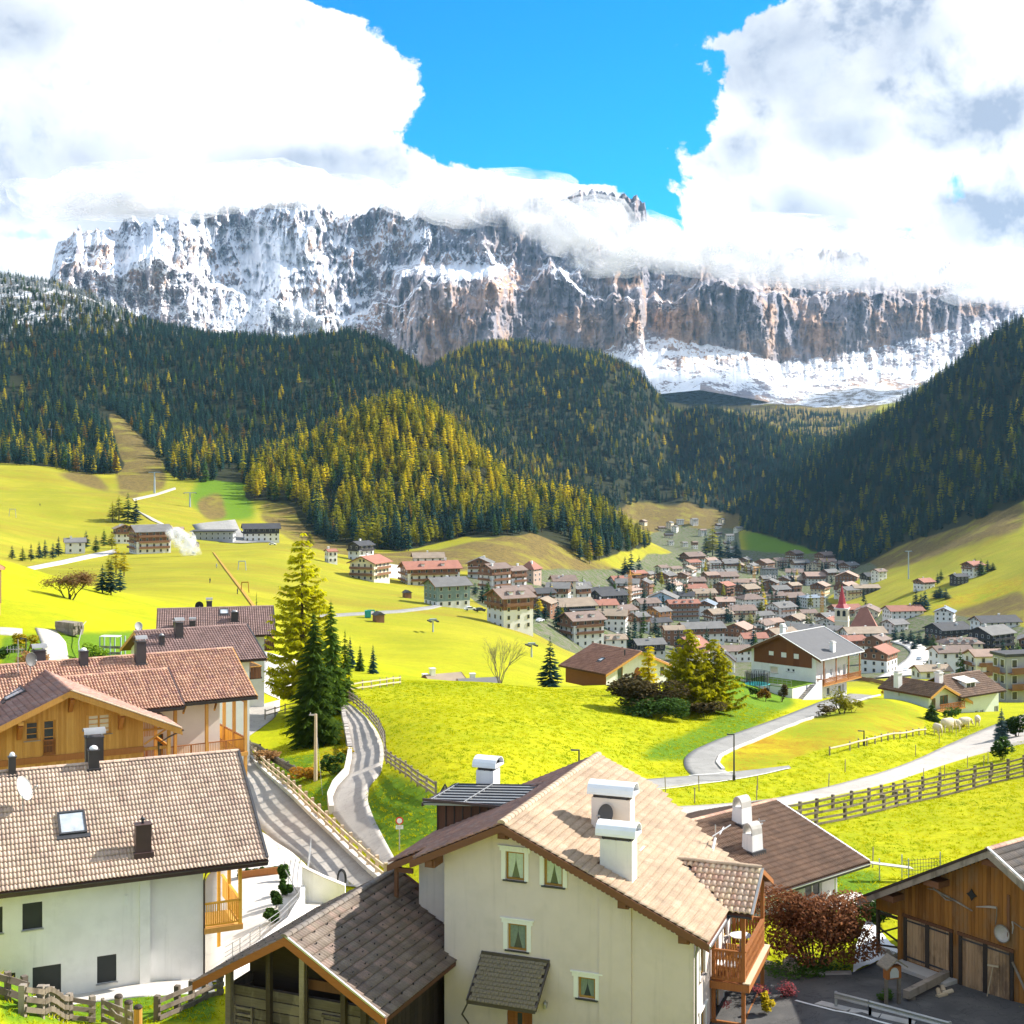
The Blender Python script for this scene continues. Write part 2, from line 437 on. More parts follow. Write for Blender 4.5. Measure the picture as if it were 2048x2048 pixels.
# --- numpy gradient noise
_rng=np.random.RandomState(11)
_perm=np.concatenate([_rng.permutation(1024)]*3)
_val=_rng.rand(1024)*2-1
def _h(ix,iy,iz):return _val[_perm[_perm[_perm[ix&1023]+(iy&1023)]+(iz&1023)]]
def vnoise(x,y,z=None):
 x=np.asarray(x,float);y=np.asarray(y,float);z=np.zeros_like(x)if z is None else np.asarray(z,float)+np.zeros_like(x)
 ix=np.floor(x).astype(int);iy=np.floor(y).astype(int);iz=np.floor(z).astype(int)
 fx=x-ix;fy=y-iy;fz=z-iz
 s=lambda t:t*t*t*(t*(6*t-15)+10)
 a,b,c=s(fx),s(fy),s(fz)
 r=0
 for dz,wz in((0,1-c),(1,c)):
  for dy,wy in((0,1-b),(1,b)):
   for dx,wx in((0,1-a),(1,a)):
    r=r+_h(ix+dx,iy+dy,iz+dz)*wx*wy*wz
 return r
def fbm(x,y,z=None,o=5,g=0.5,l=2.03):
 r=0;a=1.0;t=0;f=1.0
 for i in range(o):
  r=r+a*vnoise(x*f+17.3*i,y*f+9.1*i,None if z is None else z*f);t+=a;a*=g;f*=l
 return r/t
def ridged(x,y,z=None,o=5,g=0.5,l=2.1):
 r=0;a=1.0;t=0;f=1.0
 for i in range(o):
  r=r+a*(1-np.abs(vnoise(x*f+31.7*i,y*f+5.3*i,None if z is None else z*f))*1.6);t+=a;a*=g;f*=l
 return r/t
 # --- terrain: surveyed points (image column, forward distance, height)
CT='''
-200 30 -19;-100 48 -18.4;0 48 -18.9;60 50 -19.8;135 53 -22.6;300 57 -23.6;430 58 -24;600 45 -23.5;1024 30 -23;1024 45 -23.7;900 57 -24;1400 50 -23.2;1500 40 -22.6;2048 40 -21.5;2300 40 -21
0 66 -26.3;60 64.5 -25.7;420 67 -25.7;0 80 -26.5;400 80 -26.5;500 78 -25.6;570 70 -24.6
700 82 -25.9;600 95 -26.5;560 103 -27;500 118 -27.5;770 80 -24.9;620 100 -26.1;500 123 -27.4;740 83 -25.2;660 100 -25.5;700 119 -26;735 130 -26;690 147 -26.7;670 160 -27.5
600 105 -25.9;620 125 -26.6;560 135 -27.2;520 140 -27.6;530 190 -29.6;100 95 -25.5;0 110 -25.5;300 110 -26;0 130 -23.6;100 150 -21.6;30 160 -20.7;150 210 -22.6;50 250 -22.2;30 270 -21.5;200 240 -27.1;300 230 -27.3;250 270 -28.5;100 400 -40;250 380 -38.7;-200 160 -18;-200 260 -18
350 480 -42.7;250 560 -45.6;450 420 -42;560 620 -45;400 680 -47.9;150 640 -47.4;60 660 -46.4;20 700 -38.9;200 800 -44.4;330 750 -48.6;500 800 -51.9;600 820 -51.6
700 330 -47.7;900 340 -49;650 370 -46.6;800 420 -49.8;1000 400 -53.3;700 520 -52;900 480 -55.1;1050 470 -60.9;750 700 -54.4;800 640 -59.3;1000 600 -62.2;950 760 -61.9;1100 540 -68;1150 520 -73
1000 92 -22.4;850 97 -22.8;1100 118 -24.9;800 125 -25;1000 150 -27.2;950 172 -29.0;1250 172 -29.9;720 148 -26.6;740 165 -28.2;950 230 -40;1100 250 -44;1250 260 -48;700 200 -32;720 215 -33.4
1300 120 -28;1400 125 -28.7;1400 105 -26.4;1300 135 -28.5;1450 150 -29.6;1380 170 -30.9;1500 145 -29.8;1600 172 -33.1;1690 205 -36.8;1560 195 -35.2;1700 150 -30;1650 140 -29.6;1750 172 -32.5;1800 188 -34.1;1900 180 -35.7;1850 160 -33.2;1950 135 -30.5;2000 150 -31.7;2048 158 -32.2;1700 113 -28;1600 108 -27.6;1850 122 -29.4;2048 128 -29.2;1480 200 -33.6;1440 215 -34.6
1700 92 -25.6;1900 100 -26.3;1900 78 -24.3;2048 90 -24.7;1680 72 -23.5;1620 69 -23.5;1700 63 -23.1;1950 57 -22.8;1550 60 -23.1;1480 66 -23.1;1700 54 -22.4
1750 260 -45;2000 330 -58.7;1850 420 -68.4;1400 350 -62;1250 350 -60;2000 200 -38
1200 520 -80.9;1400 600 -93.3;1650 620 -96.4;1900 650 -93.9;2048 560 -87.1;1500 850 -107;1250 850 -97.6;1700 880 -115.7;1950 800 -94.8;1300 1200 -106.7;1500 1200 -115.6;1650 1150 -115;1400 1600 -118.5;1600 1500 -116.7;1280 1900 -112.6;1380 2000 -111;1350 2500 -101.9;1400 3000 -77.8
620 860 -57.3;760 840 -59.1;1000 880 -55.4;1120 900 -70;960 850 -56.7;1050 900 -56.7;1150 920 -75;1250 1200 -75.6;1350 1350 -100;1200 1150 -55.4;1290 1230 -83
820 1200 45;740 1180 30;640 1130 0;560 1080 -19;500 1050 -30;880 1180 24;930 1150 -2;1000 1120 -31;1080 1050 -50;1150 1000 -60;800 960 -47;800 1060 -11;650 950 -47;900 960 -50
820 1500 10;600 1400 0;1000 1500 -60;1150 1600 -90
50 900 -30;100 1050 -11.7;20 1080 -8;180 980 -25;280 950 -31.7;300 1100 -12;430 1100 -16;430 980 -36;270 1250 13.9;230 1400 41;150 1200 -8;60 1180 -5
0 1500 46;100 1500 46;0 2400 314;130 2400 296;230 2300 249;320 2200 209;500 2150 188;720 2000 174;800 1950 137;870 1900 101;930 1850 60;1000 1800 5;1080 1750 -41;1160 1700 -78;300 1600 50;500 1600 50;650 1650 64;400 1350 -5;300 3000 150;700 2600 100;0 3000 330
860 2500 147;960 2700 223;1050 2700 217;1200 2650 179;1300 2650 157;1400 2600 120;1500 2600 67;1600 2650 29;1660 2700 10;1000 2200 34;1200 2250 35;1350 2250 -7;1150 2050 -68;1300 2100 -85;1450 2400 -50;1000 3400 120;1400 3300 60
1700 3000 11;1650 3600 67;1600 4000 140
2048 1700 158;1950 1750 121;1850 1800 78;1750 1850 36;1650 1950 -4;1560 2050 -45;1480 2150 -95;1700 1350 -112;1600 1600 -118;1850 1250 -80;2048 1150 -40;2000 1080 -57;2048 980 -70;1900 980 -87;1800 950 -98.5;1980 850 -91;2048 800 -80;1900 1500 -12;2048 2400 100;1850 2400 20
-500 60 -20;-500 150 -15;-500 300 -20;-500 700 -30;-500 1100 20;-500 1500 100;-500 2400 380;2550 60 -20;2550 100 -22;2550 160 -28;2550 600 -70;2550 900 -40;2550 1200 60;2550 1700 260;2550 2600 200;0 4500 330;700 4500 200;1400 4200 150;2048 4200 250;-500 5000 500;2550 5000 400;1000 5500 250'''
_c=np.array([[float(k)for k in q.split()]for line in CT.strip().split('\n')for q in line.split(';')])
_cs=(_c[:,0]-U0)/F*5.0;_cl=np.log(_c[:,1])*1.6
_cw=_c[:,2]/_c[:,1]
_C2=0.12**2
_A=np.sqrt((_cs[:,None]-_cs[None])**2+(_cl[:,None]-_cl[None])**2+_C2)
_n=len(_c)
_A[np.arange(_n),np.arange(_n)]-=0.02
_poly=np.stack([np.ones(_n),_cs,_cl],1)
_S=np.block([[_A,_poly],[_poly.T,np.zeros((3,3))]])
_w=np.linalg.solve(_S,np.concatenate([_cw,np.zeros(3)]))
def T(x,y):
 """ground height"""
 x=np.asarray(x,float);y=np.maximum(np.asarray(y,float),12.0)
 s=(x/y)*5.0;l=np.log(y)*1.6
 sh=s.shape;s=s.ravel();l=l.ravel();r=np.empty_like(s)
 for i in range(0,len(s),20000):
  a=s[i:i+20000,None];b=l[i:i+20000,None]
  r[i:i+20000]=np.sqrt((a-_cs)**2+(b-_cl)**2+_C2)@_w[:_n]+_w[_n]+_w[_n+1]*a[:,0]+_w[_n+2]*b[:,0]
 z=r.reshape(sh)*y
 far=np.clip((y-250)/900,0,1)
 z=z+far*y*0.006*fbm(x/130.0,y/130.0,o=4)+np.clip((y-85)/60,0,1)*(1-far)*0.35*fbm(x/14.0,y/14.0,o=3)
 return z
def T1(x,y):return float(T(np.array([x]),np.array([y]))[0])
def Tl(pts):return T(np.array([p[0]for p in pts]),np.array([p[1]for p in pts]))
_DS=np.exp(np.linspace(math.log(34),math.log(5200),700))
def hits(us,vs,dmin=34.0,dmax=5200.0):
 """where the viewing rays meet the ground (list of points)"""
 us=np.asarray(us,float);vs=np.asarray(vs,float)
 ds=_DS[(_DS>=dmin)&(_DS<=dmax)]
 X=(us[:,None]-U0)/F*ds[None];Y=np.broadcast_to(ds[None],X.shape)
 Z=-(vs[:,None]-VH)/F*ds[None]
 g=T(X,Y)-Z
 out=[]
 for i in range(len(us)):
  k=np.argmax(g[i]>=0)
  if g[i,k]<0:D=dmax
  elif k==0:D=ds[0]
  else:
   a,b=g[i,k-1],g[i,k];D=ds[k-1]+(ds[k]-ds[k-1])*(-a)/(b-a)
  p=P(us[i],vs[i],D);out.append(p)
 z=Tl(out)
 return[Vector((p.x,p.y,float(q)))for p,q in zip(out,z)]
def hit(u,v,dmin=34.0,dmax=5200.0):return hits([u],[v],dmin,dmax)[0]
def UV(p):return U0+F*p[0]/p[1],VH-F*p[2]/p[1]
# --- ground sheet
def inpoly(us,vs,poly):
 c=np.zeros(us.shape,bool);n=len(poly);j=n-1
 for i in range(n):
  xi,yi=poly[i];xj,yj=poly[j]
  if yi!=yj:c^=((yi>vs)!=(yj>vs))&(us<(xj-xi)*(vs-yi)/(yj-yi)+xi)
  j=i
 return c
def grid_mesh(name,X,Y,Z,mat,attrs=None,smooth=True):
 m,n=X.shape
 me=bpy.data.meshes.new(name);nv=m*n
 me.vertices.add(nv);me.vertices.foreach_set('co',np.stack([X,Y,Z],-1).reshape(-1).astype(np.float32))
 i=np.arange(nv).reshape(m,n);q=np.stack([i[:-1,:-1],i[:-1,1:],i[1:,1:],i[1:,:-1]],-1).reshape(-1,4)
 me.loops.add(q.size);me.loops.foreach_set('vertex_index',q.reshape(-1).astype(np.int32))
 me.polygons.add(len(q));me.polygons.foreach_set('loop_start',np.arange(0,q.size,4,dtype=np.int32))
 try:me.polygons.foreach_set('loop_total',np.full(len(q),4,np.int32))
 except Exception:pass
 me.update(calc_edges=True);me.validate()
 if smooth:me.polygons.foreach_set('use_smooth',np.ones(len(me.polygons),bool))
 for k,v in(attrs or{}).items():
  a=me.attributes.new(k,'FLOAT','POINT');a.data.foreach_set('value',v.reshape(-1).astype(np.float32))
 me.materials.append(mat)
 return me
def ground_mat():
 m=bpy.data.materials.new('ground');m.use_nodes=True;t=NT(m.node_tree);b=t.n['Principled BSDF']
 pos=t.node('ShaderNodeNewGeometry').outputs['Position']
 A=lambda k:t.node('ShaderNodeAttribute',attribute_name=k).outputs['Fac']
 n1=t.noise(pos,0.035,6,0.6);n2=t.noise(pos,0.35,6,0.7);n3=t.noise(t.vmul(pos,(1.0,1.0,3.0)),2.6,5,0.7);n4=t.noise(pos,0.006,4,0.6)
 f=t.math('ADD',t.math('MULTIPLY',n1,0.55),t.math('MULTIPLY',n2,0.45))
 mead=t.mix(t.smooth(f,0.36,0.62),(0.30,0.33,0.004),(0.42,0.40,0.005))
 far=t.mix(t.smooth(t.math('ADD',t.math('MULTIPLY',n1,0.5),t.math('MULTIPLY',n4,0.5)),0.38,0.62),(0.26,0.25,0.018),(0.37,0.33,0.026))
 far=t.mix(t.math('MULTIPLY',t.smooth(t.noise(t.vmul(pos,(.35,1.0,1.0)),0.03,7,0.68,.5),.46,.64),.8),far,(0.27,0.205,0.022));far=t.mix(t.math('MULTIPLY',t.smooth(t.noise(t.vmul(pos,(.12,1.0,1.0)),0.16,5,0.7),.45,.62),.55),far,(0.235,0.265,0.014))
 mead=t.mix(A('valley'),mead,far)
 lush=t.mix(n2,(0.075,0.165,0.008),(0.15,0.24,0.012))
 aut=t.mix(t.smooth(n2,0.36,0.60),(0.34,0.19,0.010),(0.40,0.34,0.010))
 aut=t.mix(t.smooth(t.math('ADD',t.math('MULTIPLY',n3,.5),t.math('MULTIPLY',n1,.5)),0.46,0.58),aut,(0.22,0.27,0.008));aut=t.mix(t.smooth(n3,.58,.72),aut,(0.20,0.13,0.02))
 brown=t.mix(t.smooth(n2,0.35,0.65),(0.11,0.08,0.03),(0.20,0.145,0.04))
 brown=t.mix(t.smooth(n1,0.5,0.65),brown,(0.22,0.19,0.03))
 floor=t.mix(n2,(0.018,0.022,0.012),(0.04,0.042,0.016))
 snow=t.mix(t.smooth(t.math('ADD',n1,t.math('MULTIPLY',t.math('SUBTRACT',n2,0.5),0.8)),0.42,0.56),(0.22,0.19,0.16),(0.74,0.76,0.80))
 town=t.mix(t.smooth(n2,0.40,0.60),(0.17,0.15,0.125),(0.075,0.115,0.022))
 def over(base,k,c,soft=0.22):
  a=A(k);a=t.math('ADD',a,t.math('MULTIPLY',t.math('SUBTRACT',n2,0.5),0.9*soft*2))
  return t.mix(t.smooth(a,0.5-soft,0.5+soft),base,c)
 mead=t.mix(t.math('MULTIPLY',t.smooth(n3,0.50,0.66),t.smooth(n2,.62,.4,.15,.75)),mead,t.mix(A('valley'),(0.15,0.21,0.004),(0.25,0.25,0.012)))
 mead=over(mead,'lush',lush,.3)
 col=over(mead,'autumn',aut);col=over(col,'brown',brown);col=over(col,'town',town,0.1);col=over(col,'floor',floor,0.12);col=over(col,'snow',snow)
 fine=t.math('MULTIPLY',t.lin(n3,0.25,0.75,0.62,1.3),t.lin(t.noise(pos,9.0,3,0.7),0.3,0.7,0.88,1.12))
 col=t.mix(1.0,col,fine,'MULTIPLY')
 t.l.new(col,b.inputs['Base Color']);b.inputs['Roughness'].default_value=0.95;b.inputs['Specular IOR Level'].default_value=0.08
 bn=t.node('ShaderNodeBump');bn.inputs['Strength'].default_value=0.55;bn.inputs['Distance'].default_value=0.25
 t.l.new(t.math('ADD',t.math('MULTIPLY',n3,0.6),t.math('MULTIPLY',n2,0.8)),bn.inputs['Height']);t.l.new(bn.outputs[0],b.inputs['Normal'])
 return m
KNOLL=[(488,1000),(520,930),(600,860),(660,820),(740,772),(830,765),(890,800),(940,870),(1010,920),(1090,965),(1150,995),(1210,1030),(1250,1058),(1300,1090),(1195,1120),(1180,1130),(1120,1090),(1060,1068),(1000,1072),(930,1075),(860,1090),(800,1105),(700,1090),(660,1088),(620,1060),(590,1010),(540,1000)]
AUT=[[(1440,1530),(1480,1490),(1580,1445),(1690,1410),(1760,1395),(1845,1420),(1850,1460),(1740,1472),(1640,1500),(1550,1530),(1470,1545)],
[(600,1560),(690,1430),(690,1500),(660,1560),(610,1590)],[(0,1125),(60,1120),(150,1180),(190,1220),(330,1210),(300,1260),(100,1230),(0,1180)],
[(1880,1200),(1960,1170),(2048,1130),(2048,1240),(1900,1260),(1800,1240)]]
BROWN=[[(600,1010),(640,1000),(680,1085),(760,1108),(880,1100),(960,1080),(1050,1060),(1140,1090),(1230,1140),(1320,1190),(1200,1190),(1060,1150),(980,1135),(880,1150),(700,1110),(600,1090),(520,1040),(530,1000)],
[(240,900),(280,880),(310,940),(270,1000),(240,990)],[(90,940),(200,950),(230,990),(160,970)],[(1700,1130),(1900,1040),(2048,1000),(2048,1060),(1880,1110),(1740,1150)],
[(1200,1000),(1480,1000),(1480,1066),(1300,1066),(1230,1040)],[(196,800),(240,812),(320,900),(330,980),(240,990),(225,880)],[(1300,800),(1820,760),(1700,870),(1600,890)],[(1880,1230),(2048,1180),(2048,1250),(1930,1245)],[(400,1000),(450,985),(455,1040),(400,1040)]]  # first polygon: far valley meadow, brown with its shade put into the colour
LUSH=[[(480,1520),(660,1500),(700,1600),(620,1640),(520,1580)],[(730,1600),(770,1540),(900,1600),(880,1700),(740,1700)],[(0,1960),(430,1960),(430,2048),(0,2048)],[(1260,1520),(1420,1440),(1560,1400),(1600,1400),(1400,1520)],
[(400,950),(490,930),(520,1040),(420,1040),(380,1000)],[(1420,1340),(1580,1340),(1580,1400),(1430,1440)],[(0,1270),(300,1260),(300,1400),(0,1400)],[(1600,1740),(1760,1740),(1760,1850),(1560,1860)],
[(1480,1060),(1700,1060),(1700,1140),(1500,1130)]]
FOREST=[[(-300,480),(0,530),(130,552),(240,595),(330,625),(480,650),(640,660),(740,645),(830,700),(940,790),(1010,870),(1110,960),(1200,1030),(1190,1060),(1000,960),(900,870),(850,830),(740,840),(600,920),(500,990),(420,970),(345,965),(320,920),(260,850),(215,820),(245,930),(230,985),(180,970),(120,935),(0,940),(-300,930)],
[(860,730),(960,665),(1050,670),(1220,705),(1320,730),(1410,770),(1510,825),(1610,865),(1690,880),(1600,930),(1500,985),(1470,1030),(1380,1010),(1270,1005),(1200,1040),(1110,960),(1000,870),(930,790)],
[(2400,500),(2048,625),(1950,690),(1850,760),(1750,825),(1640,895),(1560,945),(1480,1005),(1480,1060),(1560,1080),(1640,1105),(1700,1140),(1800,1090),(1900,1060),(2048,1000),(2400,950)],KNOLL,[(1290,780),(1480,800),(1640,815),(1760,830),(1740,860),(1690,885),(1620,890),(1500,850),(1400,800)]]
def build_ground():
 us=np.linspace(-520,2570,480);ds=np.exp(np.concatenate([np.linspace(math.log(26),math.log(190),290),np.linspace(math.log(191),math.log(6200),300)[1:]]))
 U,D=np.meshgrid(us,ds);X=(U-U0)/F*D;Z=T(X,D);V=VH-F*Z/D
 at={}
 U=U+np.where(D<300,9,14)*fbm(X/np.where(D<300,5,45),D/np.where(D<300,5,45),o=4);V=V+np.where(D<300,7,5)*fbm(X/np.where(D<300,5,45)+40,D/np.where(D<300,5,45),o=4)
 near=D<300;mid=(D>=300)
 at['autumn']=(inpoly(U,V,AUT[0])&near&(D>110))|(inpoly(U,V,AUT[1])&near)|(inpoly(U,V,AUT[3])&mid&(fbm(X/30,D/30)>0.1))
 at['brown']=np.zeros(U.shape,bool)
 for b in BROWN:at['brown']|=inpoly(U,V,b)&(D>(2850 if b[0]==(1300,800)else 500))
 at['lush']=np.zeros(U.shape,bool)
 for i,b in enumerate(LUSH):at['lush']|=inpoly(U,V,b)&((D<300)if i not in(4,8)else(D>500))
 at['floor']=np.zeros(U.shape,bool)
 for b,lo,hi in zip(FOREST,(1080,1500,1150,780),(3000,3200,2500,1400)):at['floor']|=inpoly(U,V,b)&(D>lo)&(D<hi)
 at['town']=(inpoly(U,V,[(1280,1075),(1330,1056),(1480,1056),(1480,1100),(1440,1110),(1340,1105)])&(D>1300))|inpoly(U,V,[(1130,1300),(1020,1240),(900,1170),(1000,1130),(1100,1140),(1250,1140),(1300,1110),(1440,1100),(1700,1110),(1760,1140),(1640,1200),(1780,1230),(1900,1230),(2100,1260),(2100,1420),(1500,1420)])&(D>420)&(D<2100)
 at['snow']=((Z>150+60*fbm(X/300,D/300))&(D>2700))|(inpoly(U,V,[(-300,480),(0,520),(230,590),(240,680),(120,640),(0,660),(-300,650)])&(fbm(X/40,D/40)>0.05)&(D>1500))
 at['valley']=np.clip((D-240)/200,0,1)
 def blur(a,n):
  a=np.asarray(a,float)
  for _ in range(n):
   a[1:-1]=(a[:-2]+2*a[1:-1]+a[2:])/4;a[:,1:-1]=(a[:,:-2]+2*a[:,1:-1]+a[:,2:])/4
  return a
 for k,n in(('autumn',7),('lush',9),('brown',5),('town',4),('floor',2)):at[k]=blur(at[k],n)
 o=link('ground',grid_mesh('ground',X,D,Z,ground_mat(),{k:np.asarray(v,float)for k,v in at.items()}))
 o['kind']='structure'
build_ground()
# --- snow dusted limestone massif
def massif_mat():
 m=bpy.data.materials.new('massif');m.use_nodes=True;t=NT(m.node_tree);b=t.n['Principled BSDF']
 ge=t.node('ShaderNodeNewGeometry');pos=ge.outputs['Position']
 sp=t.node('ShaderNodeSeparateXYZ');t.l.new(ge.outputs['Normal'],sp.inputs[0]);nz=sp.outputs[2]
 pz=t.node('ShaderNodeSeparateXYZ');t.l.new(pos,pz.inputs[0]);z=pz.outputs[2];px=pz.outputs[0]
 big=t.noise(pos,0.0035,5,0.6);med=t.noise(pos,0.016,7,0.65);strat=t.noise(t.vmul(pos,(0.15,0.15,1.0)),0.05,5,0.7)
 rock=t.mix(t.smooth(big,0.4,0.62),(0.25,0.235,0.265),(0.31,0.265,0.26))
 rock=t.mix(t.smooth(t.noise(pos,0.007,4,0.6),0.53,0.66),rock,(0.44,0.30,0.22))
 streak=t.noise(t.vmul(pos,(1.0,1.0,0.12)),0.03,5,0.7)
 rock=t.mix(t.smooth(streak,0.5,0.68),rock,(0.215,0.20,0.215))
 crk=t.noise(t.vmul(pos,(1.0,1.0,0.16)),0.022,7,0.72,0.6)
 rock=t.mix(t.smooth(crk,0.56,0.62),rock,(0.085,0.08,0.095));rock=t.mix(t.smooth(t.noise(pos,0.004,4,.6),.54,.66,0.0,.85),rock,(0.47,0.30,0.20))
 wm=t.node('ShaderNodeAttribute',attribute_name='warm').outputs['Fac'];rock=t.mix(t.math('MULTIPLY',wm,t.smooth(t.noise(t.vmul(pos,(1,1,.4)),.012,5,.6),.4,.6)),rock,(0.52,0.31,0.19))
 rock=t.mix(1.0,rock,t.lin(strat,0.3,0.7,0.88,1.12),'MULTIPLY')
 a=t.node('ShaderNodeAttribute',attribute_name='snow').outputs['Fac']
 k=t.math('ADD',a,t.math('MULTIPLY',t.math('SUBTRACT',med,0.5),1.7))
 k=t.math('ADD',k,t.math('MULTIPLY',t.math('SUBTRACT',strat,0.5),0.7))
 k=t.math('ADD',k,t.math('MULTIPLY',t.math('SUBTRACT',t.noise(pos,0.075,6,0.75),0.5),1.7))
 col=t.mix(t.smooth(k,0.44,0.56),rock,(0.82,0.84,0.88))
 t.l.new(col,b.inputs['Base Color']);b.inputs['Roughness'].default_value=0.95;b.inputs['Specular IOR Level'].default_value=0.1
 bn=t.node('ShaderNodeBump');bn.inputs['Strength'].default_value=0.7;bn.inputs['Distance'].default_value=14.0
 t.l.new(t.math('ADD',med,t.math('MULTIPLY',strat,0.5)),bn.inputs['Height']);t.l.new(bn.outputs[0],b.inputs['Normal'])
 return m
def build_massif():
 us=np.linspace(100,2400,1300);tt=np.linspace(0,1,360)
 U,Tt=np.meshgrid(us,tt)
 ip=lambda xs,ys:np.interp(U,xs,ys)
 v_ap=ip([100,800,1000,1200,1400,1600,1750,2048,2600],[790,800,810,800,780,815,800,760,720])
 v_cf=ip([100,300,500,700,820,870,1000,1150,1230,1330,1450,1560,1680,1780,1880,2048,2600],[620,650,680,700,745,750,745,720,690,676,690,722,712,690,660,625,560])
 v_t1=ip([100,150,240,300,420,520,660,800,850,950,1050,1100,1180,1260,1350,1450,1600,1700,1800,1900,1910,1940,2048,2600],[548,520,545,500,560,590,640,600,560,548,572,520,590,600,590,560,590,575,590,585,580,590,615,560])
 v_tp=ip([100,108,116,150,180,235,250,300,330,420,520,560,700,755,770,795,815,850,900,1000,1060,1100,1200,1290,1300,1330,1400,1600,1750,1870,1888,1905,1920,1940,2000,2048,2600],[560,520,488,470,462,462,448,455,440,420,425,400,440,425,418,425,450,420,400,395,390,410,385,400,470,480,500,505,515,560,535,532,560,590,600,608,540])
 n=fbm(U/46.0,Tt*5.0,o=5)
 v_t1=v_t1+14*fbm(U/30.0,np.zeros_like(U),o=4);v_cf=v_cf+9*fbm(U/40.0,np.full_like(U,4.0),o=4)
 v_tp=v_tp+12*ridged(U/26.0,np.full_like(U,3.0),o=4)*-1+14*fbm(U/12.0,np.full_like(U,9.0),o=4)
 v_t1=np.minimum(v_t1,v_cf-12);v_tp=np.minimum(v_tp,v_t1-6)
 a=np.clip(Tt/0.22,0,1);c=np.clip((Tt-0.22)/0.38,0,1);e=np.clip((Tt-0.6)/0.1,0,1);f=np.clip((Tt-0.7)/0.3,0,1)
 V=v_ap+(v_cf-v_ap)*a+(v_t1-v_cf)*c*0.94+(v_t1-v_cf)*0.06*e+(v_tp-v_t1)*f
 D=4150+450*a+130*c+210*e+420*f
 Vm=V/60.0;cl=np.clip(c+f,0,1)
 but=ridged(U/150.0+.25*fbm(U/60.0,Vm,o=3),Vm*.22,o=4,g=0.5)-0.5
 mid=ridged(U/62.0+.35*fbm(U/45.0,Vm*1.0,o=3),Vm*.14,np.full_like(U,5.1),o=5,g=0.55)-0.5
 fin=fbm(U/13.0,Vm*1.1,np.full_like(U,2.2),o=5,g=0.62)
 crag=ridged(U/26.0,Vm*.8,np.full_like(U,8.4),o=5,g=0.6)-0.5
 D=D-(280*but+250*mid)*np.clip(c*.9+.4*f+.1*a,0,1)-(75*fin+95*crag)*np.clip(cl+.55*a,0,1)
 V=V+9.0*n*cl+7.0*fbm(U/11.0,Vm*2.0,o=4)*np.clip(cl+.7*a,0,1)
 ss=lambda x,lo,hi:np.clip((x-lo)/(hi-lo),0,1)**2*(3-2*np.clip((x-lo)/(hi-lo),0,1))
 D=D-260*ss(U+10*fin,772,812)*ss(U+14*fin,1030,985)*ss(V,528,556)-150*ss(U+8*fin,1240,1256)*ss(U,1300,1280)*ss(V,560,590)-120*ss(U+8*fin,170,190)*ss(U,240,225)*ss(V,470,490)
 warm=sum(np.exp(-((U-wu)/wr)**2-((V-wv)/wh)**2)for wu,wv,wr,wh in((890,640,120,42),(205,520,34,34),(690,650,60,22),(1020,560,60,40),(1330,640,90,34)))
 tilt=Tt*26+U/210.0+1.6*fbm(U/70.0,Vm,o=4)
 led=np.clip(np.sin(tilt*2*np.pi)*1.6,-1,1)*.5+.5
 D=D+8*led*cl*(0.5+fbm(U/50.0,Vm*2,o=3))
 D=D+900*np.clip((U-1500)/1100,0,1)-500*np.clip((700-U)/600,0,1)
 X=(U-U0)/F*D;Z=-(V-VH)/F*D
 dz=np.gradient(Z,axis=0);dd=np.gradient(D,axis=0)
 steep=np.arctan2(np.abs(dz),np.maximum(dd,1.0))/(np.pi/2)
 snow=1.12-steep*0.95
 cover=np.interp(U,[100,240,500,780,850,1000,1200,1400,1700,2048,2600],[0.02,0.14,0.24,0.20,0.02,-0.04,-0.06,-0.14,-0.16,-0.2,-0.2])
 low=-0.28*np.clip(1-np.abs(Tt-0.38)/0.2,0,1)*np.clip((U-560)/200,0,1)
 bowl=np.zeros_like(U)
 for bu,bv,ru,rv,k in((280,510,34,22,0.5),(545,500,60,40,0.5),(520,560,25,60,0.4),(960,520,70,26,0.5),(830,470,60,40,0.35),(1270,655,30,30,0.3),(930,545,50,12,0.6),(640,600,60,40,0.18),(1140,550,60,30,0.3)):
  bowl+=k*np.exp(-((U-bu)/ru)**2-((V-bv)/rv)**2)
 snow=snow+cover+low+bowl+0.25*np.clip(1-a,0,1)*0+0.28*(a<1)+0.1*f
 snow=snow-0.40-0.10*fbm(U/5.0,V/5.0,o=3)-0.16*np.clip((U-620)/200,0,1)*np.clip(c+f,0,1)
 snow=np.where((a<0.25)&(U>1400),snow-0.5*(1-a/0.25),snow)
 Xb=X[-1:]*1.35;Yb=D[-1:]*1.35;Zb=Z[-1:]*0+150
 X=np.concatenate([X,Xb]);Y=np.concatenate([D,Yb]);Z=np.concatenate([Z,Zb]);snow=np.concatenate([snow,snow[-1:]]);warm=np.concatenate([warm,warm[-1:]])
 o=link('rocky_mountain',grid_mesh('rocky_mountain',X,Y,Z,massif_mat(),{'snow':snow,'warm':warm}))
 o['kind']='structure'
build_massif()
